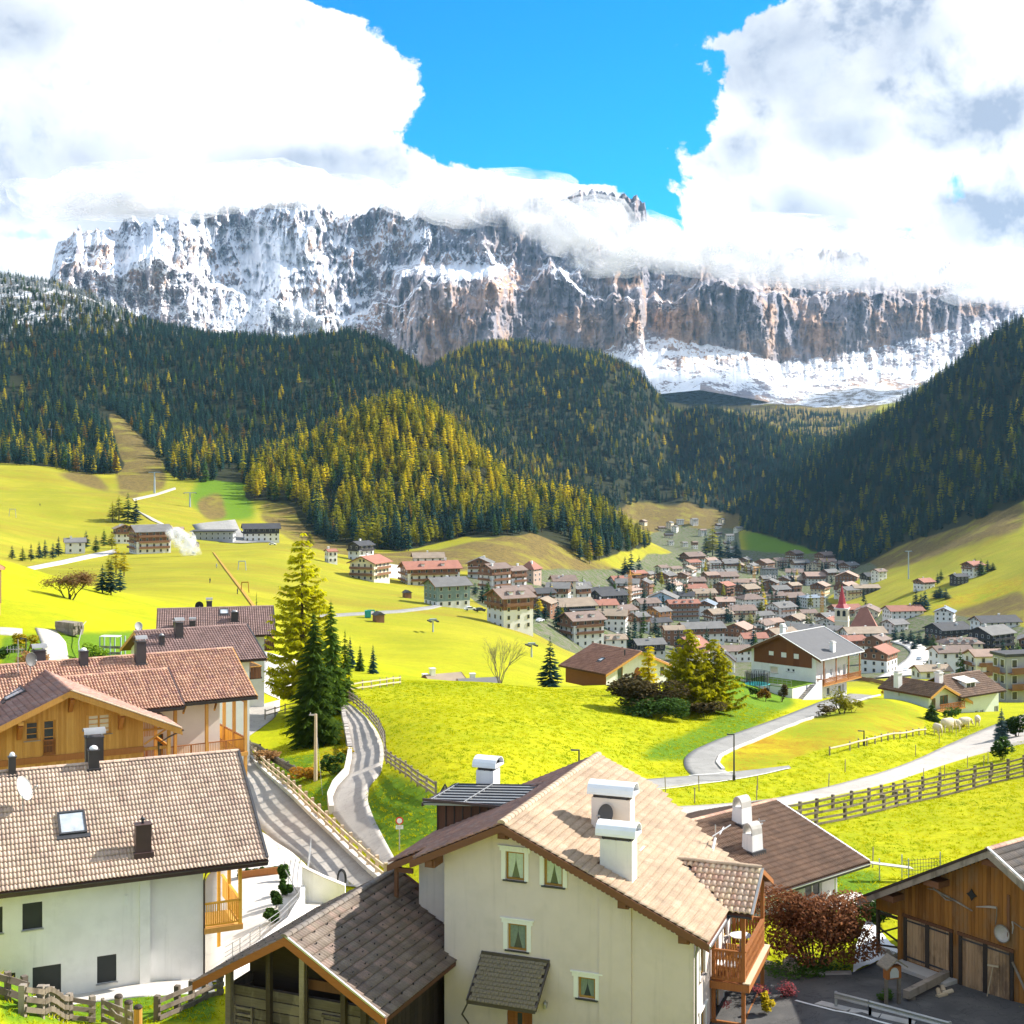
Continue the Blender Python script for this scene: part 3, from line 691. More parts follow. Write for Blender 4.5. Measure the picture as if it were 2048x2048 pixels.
# --- cloud bank caught on the summits: soft puffs made of nested thin shells
def cloud_mat():
 m=bpy.data.materials.new('cloud');m.use_nodes=True;t=NT(m.node_tree);t.n.remove(t.n['Principled BSDF'])
 pos=t.node('ShaderNodeNewGeometry').outputs['Position']
 d=t.node('ShaderNodeBsdfDiffuse');d.inputs[0].default_value=(0.95,0.95,0.96,1)
 tr=t.node('ShaderNodeBsdfTranslucent');tr.inputs[0].default_value=(0.95,0.95,0.96,1)
 mx=t.node('ShaderNodeMixShader');mx.inputs[0].default_value=0.62;t.l.new(d.outputs[0],mx.inputs[1]);t.l.new(tr.outputs[0],mx.inputs[2])
 tp=t.node('ShaderNodeBsdfTransparent');ms=t.node('ShaderNodeMixShader')
 n=t.noise(pos,0.007,7,0.62,0.4)
 t.l.new(t.smooth(n,0.36,0.66,0.0,0.30),ms.inputs[0])
 t.l.new(tp.outputs[0],ms.inputs[1]);t.l.new(mx.outputs[0],ms.inputs[2]);t.l.new(ms.outputs[0],t.n['Material Output'].inputs[0])
 return m
def build_clouds():
 cm=cloud_mat();r=random.Random(5)
 bm_pts=[]
 import bmesh
 b=bmesh.new();bmesh.ops.create_icosphere(b,subdivisions=3,radius=1.0)
 sv=np.array([v.co[:]for v in b.verts]);sf=[tuple(v.index for v in f.verts)for f in b.faces];b.free()
 def puff(mb,c,rx,ry,rz,seed,shells=5):
  for s in range(shells):
   k=0.30+0.70*(s+1)/shells
   q=sv*k;dsp=1+0.34*fbm(q[:,0]*1.7+seed,q[:,1]*1.7,q[:,2]*1.7+seed*0.37+s*0.15,o=4)
   p=q*dsp[:,None]*np.array([rx,ry,rz])+np.array(c)
   mb.add(p.tolist(),sf)
 banks=[
 ('long grey white cloud veiling the summits on the left',[(120,398,120,40),(230,410,120,26),(340,402,120,34),(450,390,120,30),(580,386,110,30),(500,366,160,40),(690,380,90,26),(300,370,200,40)]),
 ('bright white cloud lying along the middle of the ridge',[(840,398,90,30),(920,412,90,40),(1010,404,90,44),(1090,440,80,46),(1140,480,60,40),(1190,452,80,60),(1240,500,90,54),(1200,528,70,26),(1010,375,140,34),(1290,478,80,50)]),
 ('white cloud pouring over the cliffs on the right',[(1360,505,90,46),(1450,520,100,46),(1540,526,110,48),(1640,536,110,42),(1740,545,100,34),(1830,555,80,30),(1960,585,70,26),(2040,588,80,28),(1560,480,200,50),(1980,545,120,46),(1780,505,120,40)])]
 for i,(lab,pl)in enumerate(banks):
  mb=MB()
  for j,(u,v,ru,rv)in enumerate(pl):
   D=4180+r.uniform(-60,60)+(250 if u>1500 else 0)+(-420 if u<500 else 0)
   c=P(u,v,D);s=D/F
   puff(mb,(c.x,c.y,c.z),ru*s,150,rv*s,3.1*j+20*i)
  o=mb.thing('cloud',cm,lab,'cloud',smooth=True)
build_clouds()
# --- conifers
def leaf_mat(name,base,hi,var=0.3,tl=0.25,scale=1.2,rnd=0.35):
 m=bpy.data.materials.new(name);MATS[name]=m;m.use_nodes=True
 t=NT(m.node_tree);b=t.n['Principled BSDF']
 oi=t.node('ShaderNodeObjectInfo');tc=t.node('ShaderNodeTexCoord');gi=t.node('ShaderNodeNewGeometry')
 n=t.noise(tc.outputs['Object'],scale,4,0.6)
 f=t.math('ADD',t.math('MULTIPLY',n,0.7),t.math('MULTIPLY',gi.outputs['Random Per Island'],0.35))
 col=t.mix(t.lin(f,0.25,0.8),tuple(base),tuple(hi))
 col=t.mix(1.0,col,t.lin(oi.outputs['Random'],0,1,1-rnd,1+rnd),'MULTIPLY')
 t.l.new(col,b.inputs['Base Color']);b.inputs['Roughness'].default_value=0.85;b.inputs['Specular IOR Level'].default_value=0.1
 tr=t.node('ShaderNodeBsdfTranslucent');t.l.new(col,tr.inputs[0])
 mx=t.node('ShaderNodeMixShader');mx.inputs[0].default_value=tl
 t.l.new(b.outputs[0],mx.inputs[1]);t.l.new(tr.outputs[0],mx.inputs[2]);t.l.new(mx.outputs[0],t.n['Material Output'].inputs[0])
 return m
leaf_mat('needles_dark',(0.008,0.032,0.030),(0.022,0.066,0.048),tl=.25)  # spruce green darkened in colour to stand for cloud shadow on the slopes
leaf_mat('needles_green',(0.030,0.070,0.012),(0.085,0.150,0.018),tl=.35)
leaf_mat('needles_olive',(0.19,0.20,0.008),(0.40,0.36,0.012),tl=.5)
leaf_mat('needles_gold',(0.46,0.38,0.006),(0.72,0.58,0.010),tl=.5)
leaf_mat('needles_rust',(0.15,0.085,0.012),(0.27,0.155,0.018))
leaf_mat('needles_frost',(0.16,0.19,0.19),(0.50,0.53,0.55))
leaf_mat('needles_blue',(0.030,0.060,0.055),(0.085,0.135,0.125))
leaf_mat('leaf_bright',(0.10,0.20,0.012),(0.24,0.34,0.02))
leaf_mat('leaf_green',(0.028,0.070,0.012),(0.075,0.145,0.020))
leaf_mat('leaf_yellow',(0.36,0.27,0.008),(0.55,0.42,0.012))
leaf_mat('leaf_orange',(0.30,0.13,0.012),(0.48,0.25,0.02))
leaf_mat('leaf_rust',(0.085,0.030,0.016),(0.21,0.085,0.032),scale=0.6)
leaf_mat('leaf_brown',(0.060,0.045,0.018),(0.14,0.105,0.03),scale=0.6)
leaf_mat('leaf_pink',(0.40,0.055,0.075),(0.62,0.16,0.16))
leaf_mat('leaf_russet',(0.21,0.11,0.045),(0.36,0.20,0.07))
M('bark',(0.075,0.055,0.04),0.95,0.3,3.0,0.6,20,stretch=(4,4,0.6))
M('bark_grey',(0.17,0.145,0.115),0.95,0.3,3.0,0.6,20,stretch=(4,4,0.6))
def conifer_mesh(seed,h,rw,tiers,spikes,lo=0.12,droop=0.32,slim=1.0,needle=None,ragged=0.25,fingers=0):
 """crown of drooping boughs laid in whorls; each bough is a ridged, pointed spray"""
 r=random.Random(seed);mb=MB()
 for i in range(tiers):
  q=(i+r.uniform(-0.3,0.3))/tiers;q=max(0,min(0.995,q));z=h*(lo+(1-lo)*q)
  R0=rw*((1-q)**slim)*(0.55+0.45*min(1,(q+0.04)/0.12))+0.015*h*0.4
  n=max(4,int(spikes*(0.55+0.45*(1-q))))
  a0=r.uniform(0,6.28)
  for k in range(n):
   a=a0+6.2832*(k+r.uniform(-0.35,0.35))/n
   L=R0*r.uniform(1-ragged,1+ragged*0.6);dz=-L*droop*r.uniform(0.5,1.3);w=L*r.uniform(0.16,0.30)*(9.0/n)+0.04
   ca,sa=math.cos(a),math.sin(a)
   zz=z+r.uniform(-0.3,0.3)*h/tiers
   p=lambda rr,ww,hh:(ca*rr-sa*ww,sa*rr+ca*ww,zz+hh)
   up=w*0.55
   mb.add([p(0.0,0,up*0.6),p(L*0.55,-w,dz*0.45-up*0.7),p(L*0.5,0,dz*0.35+up*0.4),p(L*0.55,w,dz*0.45-up*0.7),p(L,0,dz*0.85)],
   [(0,1,2),(0,2,3),(1,4,2),(2,4,3)])
   for f in range(fingers):
    s=1 if f%2 else-1;q2=0.35+0.55*(f+1)/(fingers+1)
    rr=L*q2;ww=s*w*r.uniform(1.1,2.2)*(1.25-q2*0.5);z2=dz*q2*0.8
    mb.add([p(rr-0.12*L,0,z2+up*0.3),p(rr+0.10*L,ww,z2-up*r.uniform(0.3,1.6)),p(rr+0.02*L,0,z2+up*0.2)],[(0,1,2)])
 mb.add([(0.03*rw*math.cos(a),0.03*rw*math.sin(a),h*0.93)for a in(0,2.1,4.2)]+[(0,0,h*1.02)],[(0,1,3),(1,2,3),(2,0,3)])
 return mb
def trunk_mb(h,r,n=6):
 return MB().tube([(0,0,-0.6),(0,0,h*0.3),(0.02,0.01,h*0.7),(0,0,h*0.98)],[r*1.25,r*0.9,r*0.45,r*0.08],n)
def tree_mesh(name,mb,mat,h,r):
 t=trunk_mb(h,r,5);nf=len(mb.f);mb.add(t.v,t.f)
 me=mb.mesh(name,MATS[mat]);me.materials.append(MATS['bark'])
 me.polygons.foreach_set('material_index',[0]*nf+[1]*(len(mb.f)-nf));me.update()
 return me
def forest_proto(kind,seed):
 c={'spruce':('needles_dark',17,3.3,13,9,0.12,0.42,0.8),'fir':('needles_green',16,3.3,13,9,0.10,0.38,0.8),'olive':('needles_olive',17,3.4,13,9,0.20,0.15,0.72),
 'gold':('needles_gold',16,3.3,12,9,0.22,0.12,0.72),'rust':('needles_rust',14,3.1,11,9,0.2,0.12,0.72),'frost':('needles_frost',13,3.0,10,8,0.1,0.4,0.8)}[kind]
 mb=conifer_mesh(seed,c[1],c[2],c[3],c[4],c[5],c[6],c[7])
 return tree_mesh('conifer',mb,c[0],c[1],0.2)
FK=['spruce','fir','olive','gold','rust','frost']
FP=[forest_proto(k,40+i*3+j)for i,k in enumerate(FK)for j in range(2)]
FOBJ=[]
for me in FP:
 o=bpy.data.objects.new('conifer_model',me);FOBJ.append(o)
def scatter_nodes(name,protos):
 ng=bpy.data.node_groups.new(name,'GeometryNodeTree')
 ng.interface.new_socket('Geometry',in_out='INPUT',socket_type='NodeSocketGeometry');ng.interface.new_socket('Geometry',in_out='OUTPUT',socket_type='NodeSocketGeometry')
 n=ng.nodes;l=ng.links;gi=n.new('NodeGroupInput');go=n.new('NodeGroupOutput');join=n.new('GeometryNodeJoinGeometry')
 def attr(name,typ):
  a=n.new('GeometryNodeInputNamedAttribute');a.data_type=typ;a.inputs['Name'].default_value=name;return a.outputs[0]
 k=attr('kind','INT');rot=attr('rot','FLOAT_VECTOR');scl=attr('scl','FLOAT_VECTOR')
 for i,o in enumerate(protos):
  cmp=n.new('FunctionNodeCompare');cmp.data_type='INT';cmp.operation='EQUAL'
  ins=[s for s in cmp.inputs if s.type=='INT'];l.new(k,ins[0]);ins[1].default_value=i
  oi=n.new('GeometryNodeObjectInfo');oi.inputs['Object'].default_value=o;oi.inputs['As Instance'].default_value=True
  iop=n.new('GeometryNodeInstanceOnPoints');l.new(gi.outputs[0],iop.inputs['Points']);l.new(cmp.outputs[0],iop.inputs['Selection'])
  l.new(oi.outputs['Geometry'],iop.inputs['Instance']);l.new(rot,iop.inputs['Rotation']);l.new(scl,iop.inputs['Scale'])
  l.new(iop.outputs[0],join.inputs[0])
 l.new(join.outputs[0],go.inputs[0])
 return ng
FNG=scatter_nodes('forest_scatter',FOBJ)
def sample_forest(poly,d0,d1,spacing,seed,cut=None):
 r=np.random.RandomState(seed);P0=np.array(poly);u0,u1=max(P0[:,0].min(),-260),min(P0[:,0].max(),2300)
 area=(u1-u0)/F*(d1*d1-d0*d0)/2;n=int(area/spacing**2)
 u=r.uniform(u0,u1,n);d=np.sqrt(r.uniform(d0*d0,d1*d1,n));x=(u-U0)/F*d;z=T(x,d);v=VH-F*z/d
 ok=inpoly(u+10*fbm(u/25,d/30),v+8*fbm(u/25+50,d/30),poly)
 for c in(cut or[]):ok&=~inpoly(u,v,c)
 return x[ok],d[ok],z[ok],u[ok],v[ok]
GLADE=[[(205,825),(235,830),(262,860),(300,900),(310,960),(250,985),(238,930)],[(395,985),(455,940),(490,940),(470,1010),(400,1050)],[(20,755),(60,750),(60,770),(20,775)],[(150,800),(230,830),(220,842),(140,810)],[(938,935),(975,950),(985,1000),(965,990)],[(1050,1075),(1110,1060),(1150,1090),(1110,1130),(1050,1090)]]
def pick(r,w):return np.searchsorted(np.cumsum(w),r*sum(w))
def build_forests():
 allp=[]
 specs=[('knoll',3,760,1300,6.3),('left',0,1060,2900,8.0),('middle',1,1500,3100,8.2),('saddle',4,2700,3900,15.0),('right',2,1080,2400,8.0)]
 for name,fi,d0,d1,sp in specs:
  x,d,z,u,v=sample_forest(FOREST[fi],d0,d1,sp,5+fi,GLADE)
  n=len(x);r=np.random.RandomState(99+fi);q=r.rand(n)
  lar=fbm(x/90+7,d/90,o=4)
  kind=np.zeros(n,int)
  for i in range(n):
   if name=='knoll':g=0.62+0.9*lar[i]+0.45*np.clip((1000-v[i])/200,-0.6,1);w=(1-g,0.22,max(0.0,g)*0.7,max(0.0,g)*0.75,0.015,0)
   elif name=='right':g=0.05+0.35*lar[i];w=(1.0,0.12,max(0.03,g),max(0.0,g*0.2),0.01,0)
   elif name in('middle','saddle'):g=0.10+0.6*lar[i]+0.35*np.clip((770-v[i])/90,-0.3,1);w=(1.0,0.1,max(0.02,g*0.6),max(0.02,g*0.45),max(0.02,g*0.3),0)
   else:
    fr=np.clip((690-v[i])/110,0,1)*np.clip((520-u[i])/300,0,1);lowl=np.clip((v[i]-830)/90,0,1)
    g=0.06+0.55*lar[i]+0.4*lowl;w=(1.0*(1-fr)+0.12,0.1,max(0.02,g*0.5),max(0.01,g*0.4*lowl),max(0.03,g*0.35),1.1*fr)
   w=[max(0.0,k)for k in w];kind[i]=int(pick(q[i],w))
  s=np.clip(r.normal(.98,.22,n),.5,1.5)*(1.0 if name!='left' else np.interp(d,[1100,2300],[1.0,0.75]))
  keep=(kind==3)&(name=='knoll')&(v>1030)
  kind[keep]=2
  allp.append([name,x,d,z,kind,s,r.rand(n)*6.28,r.uniform(0.85,1.2,n),u,v])
 near=sorted((a[2][i],k,i)for k,a in enumerate(allp)for i in range(len(a[1]))if-20<a[8][i]<2068)[:170]
 taken=[set()for _ in allp]
 words={0:'dark green spruce',1:'mid green spruce',2:'olive green larch',3:'golden larch',4:'rust brown larch',5:'frosted spruce'}
 place={'knoll':'in the front rows of the forested knoll above the hotels','left':'at the lower edge of the wood beside the bright upper meadow','saddle':'on the far saddle','middle':'on the middle wooded mountain','right':'at the lower edge of the dark wood on the right'}
 for _,k,i in near:
  a=allp[k];taken[k].add(i)
  kd=int(a[4][i]);me=FP[kd*2+(i%2)]
  o=link('larch_tree' if kd in(2,3,4)else 'spruce_tree',me);o.location=(a[1][i],a[2][i],a[3][i]);s=a[5][i]
  o.scale=(s*a[7][i],s*a[7][i],s);o.rotation_euler=(0,0,a[6][i])
  tag(o,words[kd]+' '+place[a[0]],'tree',words[kd]+'s '+place[a[0]])
 for k,a in enumerate(allp):
  idx=np.array([i for i in range(len(a[1]))if i not in taken[k]])
  me=bpy.data.meshes.new('conifer_forest');me.vertices.add(len(idx))
  me.vertices.foreach_set('co',np.stack([a[1][idx],a[2][idx],a[3][idx]-0.3],-1).reshape(-1).astype(np.float32))
  r=np.random.RandomState(k)
  at=me.attributes.new('kind','INT','POINT');at.data.foreach_set('value',(a[4][idx]*2+r.randint(0,2,len(idx))).astype(np.int32))
  at=me.attributes.new('rot','FLOAT_VECTOR','POINT');at.data.foreach_set('vector',np.stack([r.uniform(-.04,.04,len(idx)),r.uniform(-.04,.04,len(idx)),a[6][idx]],-1).reshape(-1).astype(np.float32))
  s=a[5][idx];at=me.attributes.new('scl','FLOAT_VECTOR','POINT');at.data.foreach_set('vector',np.stack([s*a[7][idx],s*a[7][idx],s],-1).reshape(-1).astype(np.float32))
  me.update();o=link('conifer_forest',me)
  md=o.modifiers.new('scatter','NODES');md.node_group=FNG
  lab={'saddle':'thin conifer wood on the saddle below the snowfields','knoll':'mixed spruce and golden larch forest covering the central knoll','left':'dense dark conifer forest with frosted upper edge on the left mountain','middle':'larch and spruce forest on the mountain behind the knoll','right':'shaded dark spruce forest on the steep right slope'}[a[0]]
  tag(o,lab,'forest',None,'stuff')
  print('forest',a[0],len(idx))
build_forests()
# --- building kit
class H:
 """a building's frame: apex of its front rake seen at (u,v), forward distance D, ridge running towards vanishing column vp; base at height zb"""
 def __init__(s,name,label,u,v,D,vp,zb,cat='house',group=None):
  a=P(u,v,D);r=Vector(((vp-U0)/F,1.0,0)).normalized()
  s.h=a.z-zb
  s.e=thing(name,label,cat,(a.x,a.y,zb),math.atan2(-r.x,r.y),group)
  s.Mi=L2W(s.e).inverted();s.M=L2W(s.e)
 def ray(s,u,v):
  o=s.Mi@Vector((0,0,0));d=(s.Mi.to_3x3()@Vector(((u-U0)/F,1.0,-(v-VH)/F)))
  return o,d
 def px(s,u,v,n,c):
  """point where the sight line through (u,v) meets the plane n.p=c, z counted from the apex"""
  o,d=s.ray(u,v);n=Vector(n);o=o-Vector((0,0,s.h));t=(c-n.dot(o))/n.dot(d)
  return o+d*t
class Off(MB):
 """mesh builder whose z is counted from the apex"""
 def __init__(s,h):super().__init__();s.h=h
 def part(s,name,mat,parent,smooth=False,kind=None,label=None):
  s.v=[(a,b,c+s.h)for a,b,c in s.v]
  return MB.part(s,name,MATS[mat]if isinstance(mat,str)else mat,parent,smooth,kind,label)
PROFILES={
'roll2':[(0,0),(.06,.008),(.14,.036),(.25,.048),(.36,.036),(.44,.008),(.5,0),(.56,.008),(.64,.036),(.75,.048),(.86,.036),(.94,.008),(1,0)],
'roll1':[(0,.0),(.10,.002),(.2,.03),(.36,.062),(.55,.070),(.74,.06),(.88,.028),(1,.0)],
'rib3':[(0,.0),(.12,.006),(.17,.052),(.29,.052),(.34,.006),(.46,.006),(.51,.052),(.63,.052),(.68,.006),(.80,.006),(.85,.052),(.97,.052),(1,0)],
'rib2':[(0,0),(.1,.0),(.2,.03),(.38,.03),(.48,.0),(.6,0),(.7,.03),(.88,.03),(1,0)],
'flat':[(0,.012),(.5,.016),(1,.012)]}
def tile_verts(w,c,prof,lift=0.06,lap=0.05,gap=0.004):
 pr=PROFILES[prof];v=[];n=len(pr)
 for t,h in pr:v.append((gap/2+t*(w-gap),-0.01,h+lift))
 for t,h in pr:v.append((gap/2+t*(w-gap),c+lap,h-0.002))
 for t,h in pr:v.append((gap/2+t*(w-gap),-0.01,h+lift-0.03))
 f=[(i,i+1,n+i+1,n+i)for i in range(n-1)]+[(2*n+i,2*n+i+1,i+1,i)for i in range(n-1)]
 f+=[(2*n,0,n),(3*n-1,2*n-1,n-1)]
 return v,f
def tile_field(par,h,O,ex,es,L,S,w,c,mat,prof,clip=None,singles=300,name='roof_tile',jit=0.0,stagger=False):
 """cover a slope with real tiles: O is the eave corner (z from the apex), ex runs along the eave, es up the slope"""
 O=Vector(O)+Vector((0,0,h));ex=Vector(ex).normalized();es=Vector(es).normalized();en=ex.cross(es).normalized()
 nx=max(1,round(L/w));ny=max(1,round(S/c));w=L/nx;c=S/ny
 tv,tf=tile_verts(w,c,prof);me=bpy.data.meshes.new(name);me.from_pydata(tv,[],tf);me.materials.append(MATS[mat]);me.update()
 me.polygons.foreach_set('use_smooth',[i<len(PROFILES[prof])-1 for i in range(len(tf))])
 W=L2W(par);r=random.Random(len(MATS)+nx*7+ny)
 cells=[]
 for j in range(ny):
  for i in range(-1 if stagger else 0,nx):
   a=i*w+(w*0.5 if stagger and j%2 else 0.0);b=j*c
   if stagger and(a<-0.01 or a+w>L+0.01):continue
   if clip and not clip(a+w/2,b+c/2):continue
   p=O+ex*a+es*b;q=W@p;u,v=UV(q)
   vis=-40<u<2088 and-40<v<2088
   cells.append((0 if vis else 1,q.y,p))
 cells.sort(key=lambda k:k[:2])
 if singles<len(cells):
  one=[k for k in cells[:singles]];rest=cells[singles:]
 else:one,rest=cells,[]
 base=Matrix((ex,es,en)).transposed()
 for _,_,p in one:
  o=link(name,me,par);J=Matrix.Rotation(r.uniform(-jit,jit),3,'Z')@Matrix.Rotation(r.uniform(-jit,jit)*0.6,3,'X')
  m=(base@J).to_4x4();m.translation=p+en*r.uniform(0,0.006+jit*0.1);o.matrix_local=m
 if rest:
  tva=np.array(tv);B=np.array(base);nv=len(tv);k=len(rest);off=np.array([list(q[2])for q in rest])+np.array(en)[None]*np.array([r.uniform(0,0.006)for _ in rest])[:,None]
  V=(tva@B.T)[None]+off[:,None]
  FF=(np.array([i for f in tf for i in f])[None]+(np.arange(k)*nv)[:,None])
  m2=bpy.data.meshes.new(name);lens=[len(f)for f in tf]*k
  m2.vertices.add(k*nv);m2.vertices.foreach_set('co',V.reshape(-1).astype(np.float32))
  fl=FF.reshape(-1).astype(np.int32);m2.loops.add(len(fl));m2.loops.foreach_set('vertex_index',fl)
  m2.polygons.add(len(lens));st=np.concatenate([[0],np.cumsum(lens)[:-1]]).astype(np.int32);m2.polygons.foreach_set('loop_start',st)
  try:m2.polygons.foreach_set('loop_total',np.array(lens,np.int32))
  except Exception:pass
  m2.update(calc_edges=True);m2.validate();m2.materials.append(MATS[mat])
  link(name,m2,par,'stuff')
def ridge_caps(par,h,a,b,mat,step=0.4,r=0.13,name='ridge_tile',singles=300):
 a=Vector(a)+Vector((0,0,h));b=Vector(b)+Vector((0,0,h));d=b-a;n=max(1,round(d.length/step));st=d.length/n;d.normalize()
 side=d.cross(Vector((0,0,1))).normalized();up=side.cross(d)
 mb=MB();vs=[];m=6
 for y,k in((-0.03,1.08),(st,0.96)):
  for i in range(m+1):
   t=math.pi*i/m;vs.append((math.cos(t)*r*k,y,math.sin(t)*r*0.75*k-0.02))
 mb.add(vs,[(i,i+1,m+2+i,m+1+i)for i in range(m)]);mb.add([vs[i]for i in range(m+1)],[tuple(range(m+1))])
 me=mb.mesh(name,MATS[mat],True)
 for i in range(min(n,singles)):
  o=link(name,me,par);mt=Matrix((side,d,up)).transposed().to_4x4();mt.translation=a+d*(i*st);o.matrix_local=mt
def wall(mb,O,ex,en,prof,z0,ops=(),depth=0.16):
 """upright wall: O on the plane, ex along it, en outward; prof is the top line [(x,z)...]; ops are openings (x0,x1,z0,z1) with reveals"""
 O=Vector(O);ex=Vector(ex);en=Vector(en)
 pt=lambda x,z,d=0.0:tuple(Vector((O.x,O.y,0))+ex*x-en*d+Vector((0,0,z)))
 xs=sorted(set([p[0]for p in prof]+[q for o in ops for q in o[:2]]))
 xs=[x for x in xs if prof[0][0]-1e-6<=x<=prof[-1][0]+1e-6]
 top=lambda x:float(np.interp(x,[p[0]for p in prof],[p[1]for p in prof]))
 for a,b in zip(xs[:-1],xs[1:]):
  mid=(a+b)/2;z=z0
  for o in sorted([o for o in ops if o[0]-1e-6<=mid<=o[1]+1e-6],key=lambda o:o[2]):
   mb.quad(pt(a,z),pt(b,z),pt(b,o[2]),pt(a,o[2]));z=o[3]
  mb.quad(pt(a,z),pt(b,z),pt(b,top(b)),pt(a,top(a)))
 for x0,x1,a,b in ops:
  mb.quad(pt(x0,a),pt(x0,b),pt(x0,b,depth),pt(x0,a,depth));mb.quad(pt(x1,a),pt(x1,a,depth),pt(x1,b,depth),pt(x1,b))
  mb.quad(pt(x0,a),pt(x0,a,depth),pt(x1,a,depth),pt(x1,a));mb.quad(pt(x0,b),pt(x1,b),pt(x1,b,depth),pt(x0,b,depth))
def obox(mb,O,ex,en,x0,x1,z0,z1,d0,d1):
 """box in wall coordinates; d measured outward"""
 O=Vector(O);ex=Vector(ex);en=Vector(en)
 q=[Vector((O.x,O.y,0))+ex*x+en*d+Vector((0,0,z))for z in(z0,z1)for x,d in((x0,d0),(x1,d0),(x1,d1),(x0,d1))]
 mb.add(q,[(0,3,2,1),(4,5,6,7),(0,1,5,4),(1,2,6,5),(2,3,7,6),(3,0,4,7)])
def window(h,O,ex,en,x0,x1,z0,z1,frame='window_wood',pane='glass',sill='metal_dark',fw=0.07,depth=0.14,curtain=None,mull=0,cross=0,trim=None,name='window',label=None):
 """frame with pane, optional curtain, sill and plaster surround, all in the opening of a wall"""
 fb=Off(h.h);d0,d1=-depth,-depth+0.06
 obox(fb,O,ex,en,x0,x0+fw,z0,z1,d0,d1);obox(fb,O,ex,en,x1-fw,x1,z0,z1,d0,d1)
 obox(fb,O,ex,en,x0+fw,x1-fw,z0,z0+fw*1.2,d0,d1);obox(fb,O,ex,en,x0+fw,x1-fw,z1-fw,z1,d0,d1)
 for i in range(mull):
  xm=x0+(x1-x0)*(i+1)/(mull+1);obox(fb,O,ex,en,xm-fw*.6,xm+fw*.6,z0+fw,z1-fw,d0+.002,d1-.004)
 for i in range(cross):
  zm=z0+(z1-z0)*(i+1)/(cross+1);obox(fb,O,ex,en,x0+fw,x1-fw,zm-fw*.3,zm+fw*.3,d0+.004,d1-.008)
 w=fb.part(name,frame,h.e,label=label)
 g=Off(h.h);obox(g,O,ex,en,x0+fw*.6,x1-fw*.6,z0+fw*.6,z1-fw*.6,d0+.008,d0+.02);g.part('pane',pane,w)
 if curtain:
  c=Off(h.h);xm=(x0+x1)/2;Wd=(x1-x0)/2-fw;Ht=z1-z0-2*fw
  for s in(-1,1):
   pts=[];n=7
   for k in range(n+1):
    t=k/n;zz=z1-fw-Ht*t;inner=Wd*(0.02+0.75*max(0,t-0.25)**1.2)
    pts.append((xm+s*inner,zz));
   for k in range(n):
    for m in range(3):
     a0,a1=m/3,(m+1)/3;fx=lambda p,a:p[0]+(xm+s*Wd-p[0])*a
     oo=lambda x,z,q:tuple(Vector((Vector(O).x,Vector(O).y,0))+Vector(ex)*x+Vector(en)*(d0+.026+.012*q)+Vector((0,0,z)))
     A,B=pts[k],pts[k+1]
     c.quad(oo(fx(A,a0),A[1],m%2),oo(fx(A,a1),A[1],(m+1)%2),oo(fx(B,a1),B[1],(m+1)%2),oo(fx(B,a0),B[1],m%2))
  c.part('curtain',curtain,w)
 if sill:
  sb=Off(h.h);obox(sb,O,ex,en,x0-.12,x1+.12,z0-.06,z0-.004,-depth+.0,.09);sb.part('sill',sill,w)
 if trim:
  tb=Off(h.h);t0=trim
  obox(tb,O,ex,en,x0-t0,x0-.015,z0-.0,z1+.02,.002,.035);obox(tb,O,ex,en,x1+.015,x1+t0,z0-.0,z1+.02,.002,.035)
  obox(tb,O,ex,en,x0-t0-.07,x1+t0+.07,z1+.02,z1+.02+t0*.8,.002,.04);obox(tb,O,ex,en,x0-t0-.13,x1+t0+.13,z1+.022+t0*.8,z1+.08+t0*.8,.002,.075)
  n=max(4,int((x1-x0+2*t0)/.11))
  for i in range(n):
   xx=x0-t0+(x1-x0+2*t0)*(i+.5)/n;obox(tb,O,ex,en,xx-.03,xx+.03,z1+.05+t0*.2,z1+.03+t0*.72,.04,.062)
  tb.part('surround','stucco_trim',w)
 return w
def rake_board(mb,a,b,h=0.24,t=0.06,drop=0.0):
 a=Vector(a)-Vector((0,0,drop));b=Vector(b)-Vector((0,0,drop));dz=Vector((0,0,-h));d=(b-a).normalized();n=Vector((-d.y,d.x,0))
 n=Vector((0,-1,0))if abs(n.length)<1e-4 else Vector((0,-1,0))
 mb.prism([a,b,b+dz,a+dz],n*t)
def slab(mb,poly,th):
 """roof slab under a polygon given by its top face"""
 mb.prism(poly,(0,0,-th))
def gutter(h,a,b,r=0.075,mat='gutter',down=None,par=None):
 g=Off(h.h);a=Vector(a);b=Vector(b);d=(b-a).normalized();side=d.cross(Vector((0,0,1)));n=6
 vs=[]
 for p in(a,b):
  for i in range(n+1):
   t=math.pi*(1+i/n);vs.append(p+side*(math.cos(t)*r)+Vector((0,0,math.sin(t)*r)))
 g.add(vs,[(i,i+1,n+2+i,n+1+i)for i in range(n)]);g.add(vs[:n+1],[tuple(range(n+1))]);g.add(vs[n+1:],[tuple(range(n+1))])
 o=g.part('gutter',mat,par or h.e)
 if down:
  dp=Off(h.h);dp.tube(down,0.05,8);dp.part('downpipe',mat,par or h.e,True)
 return o
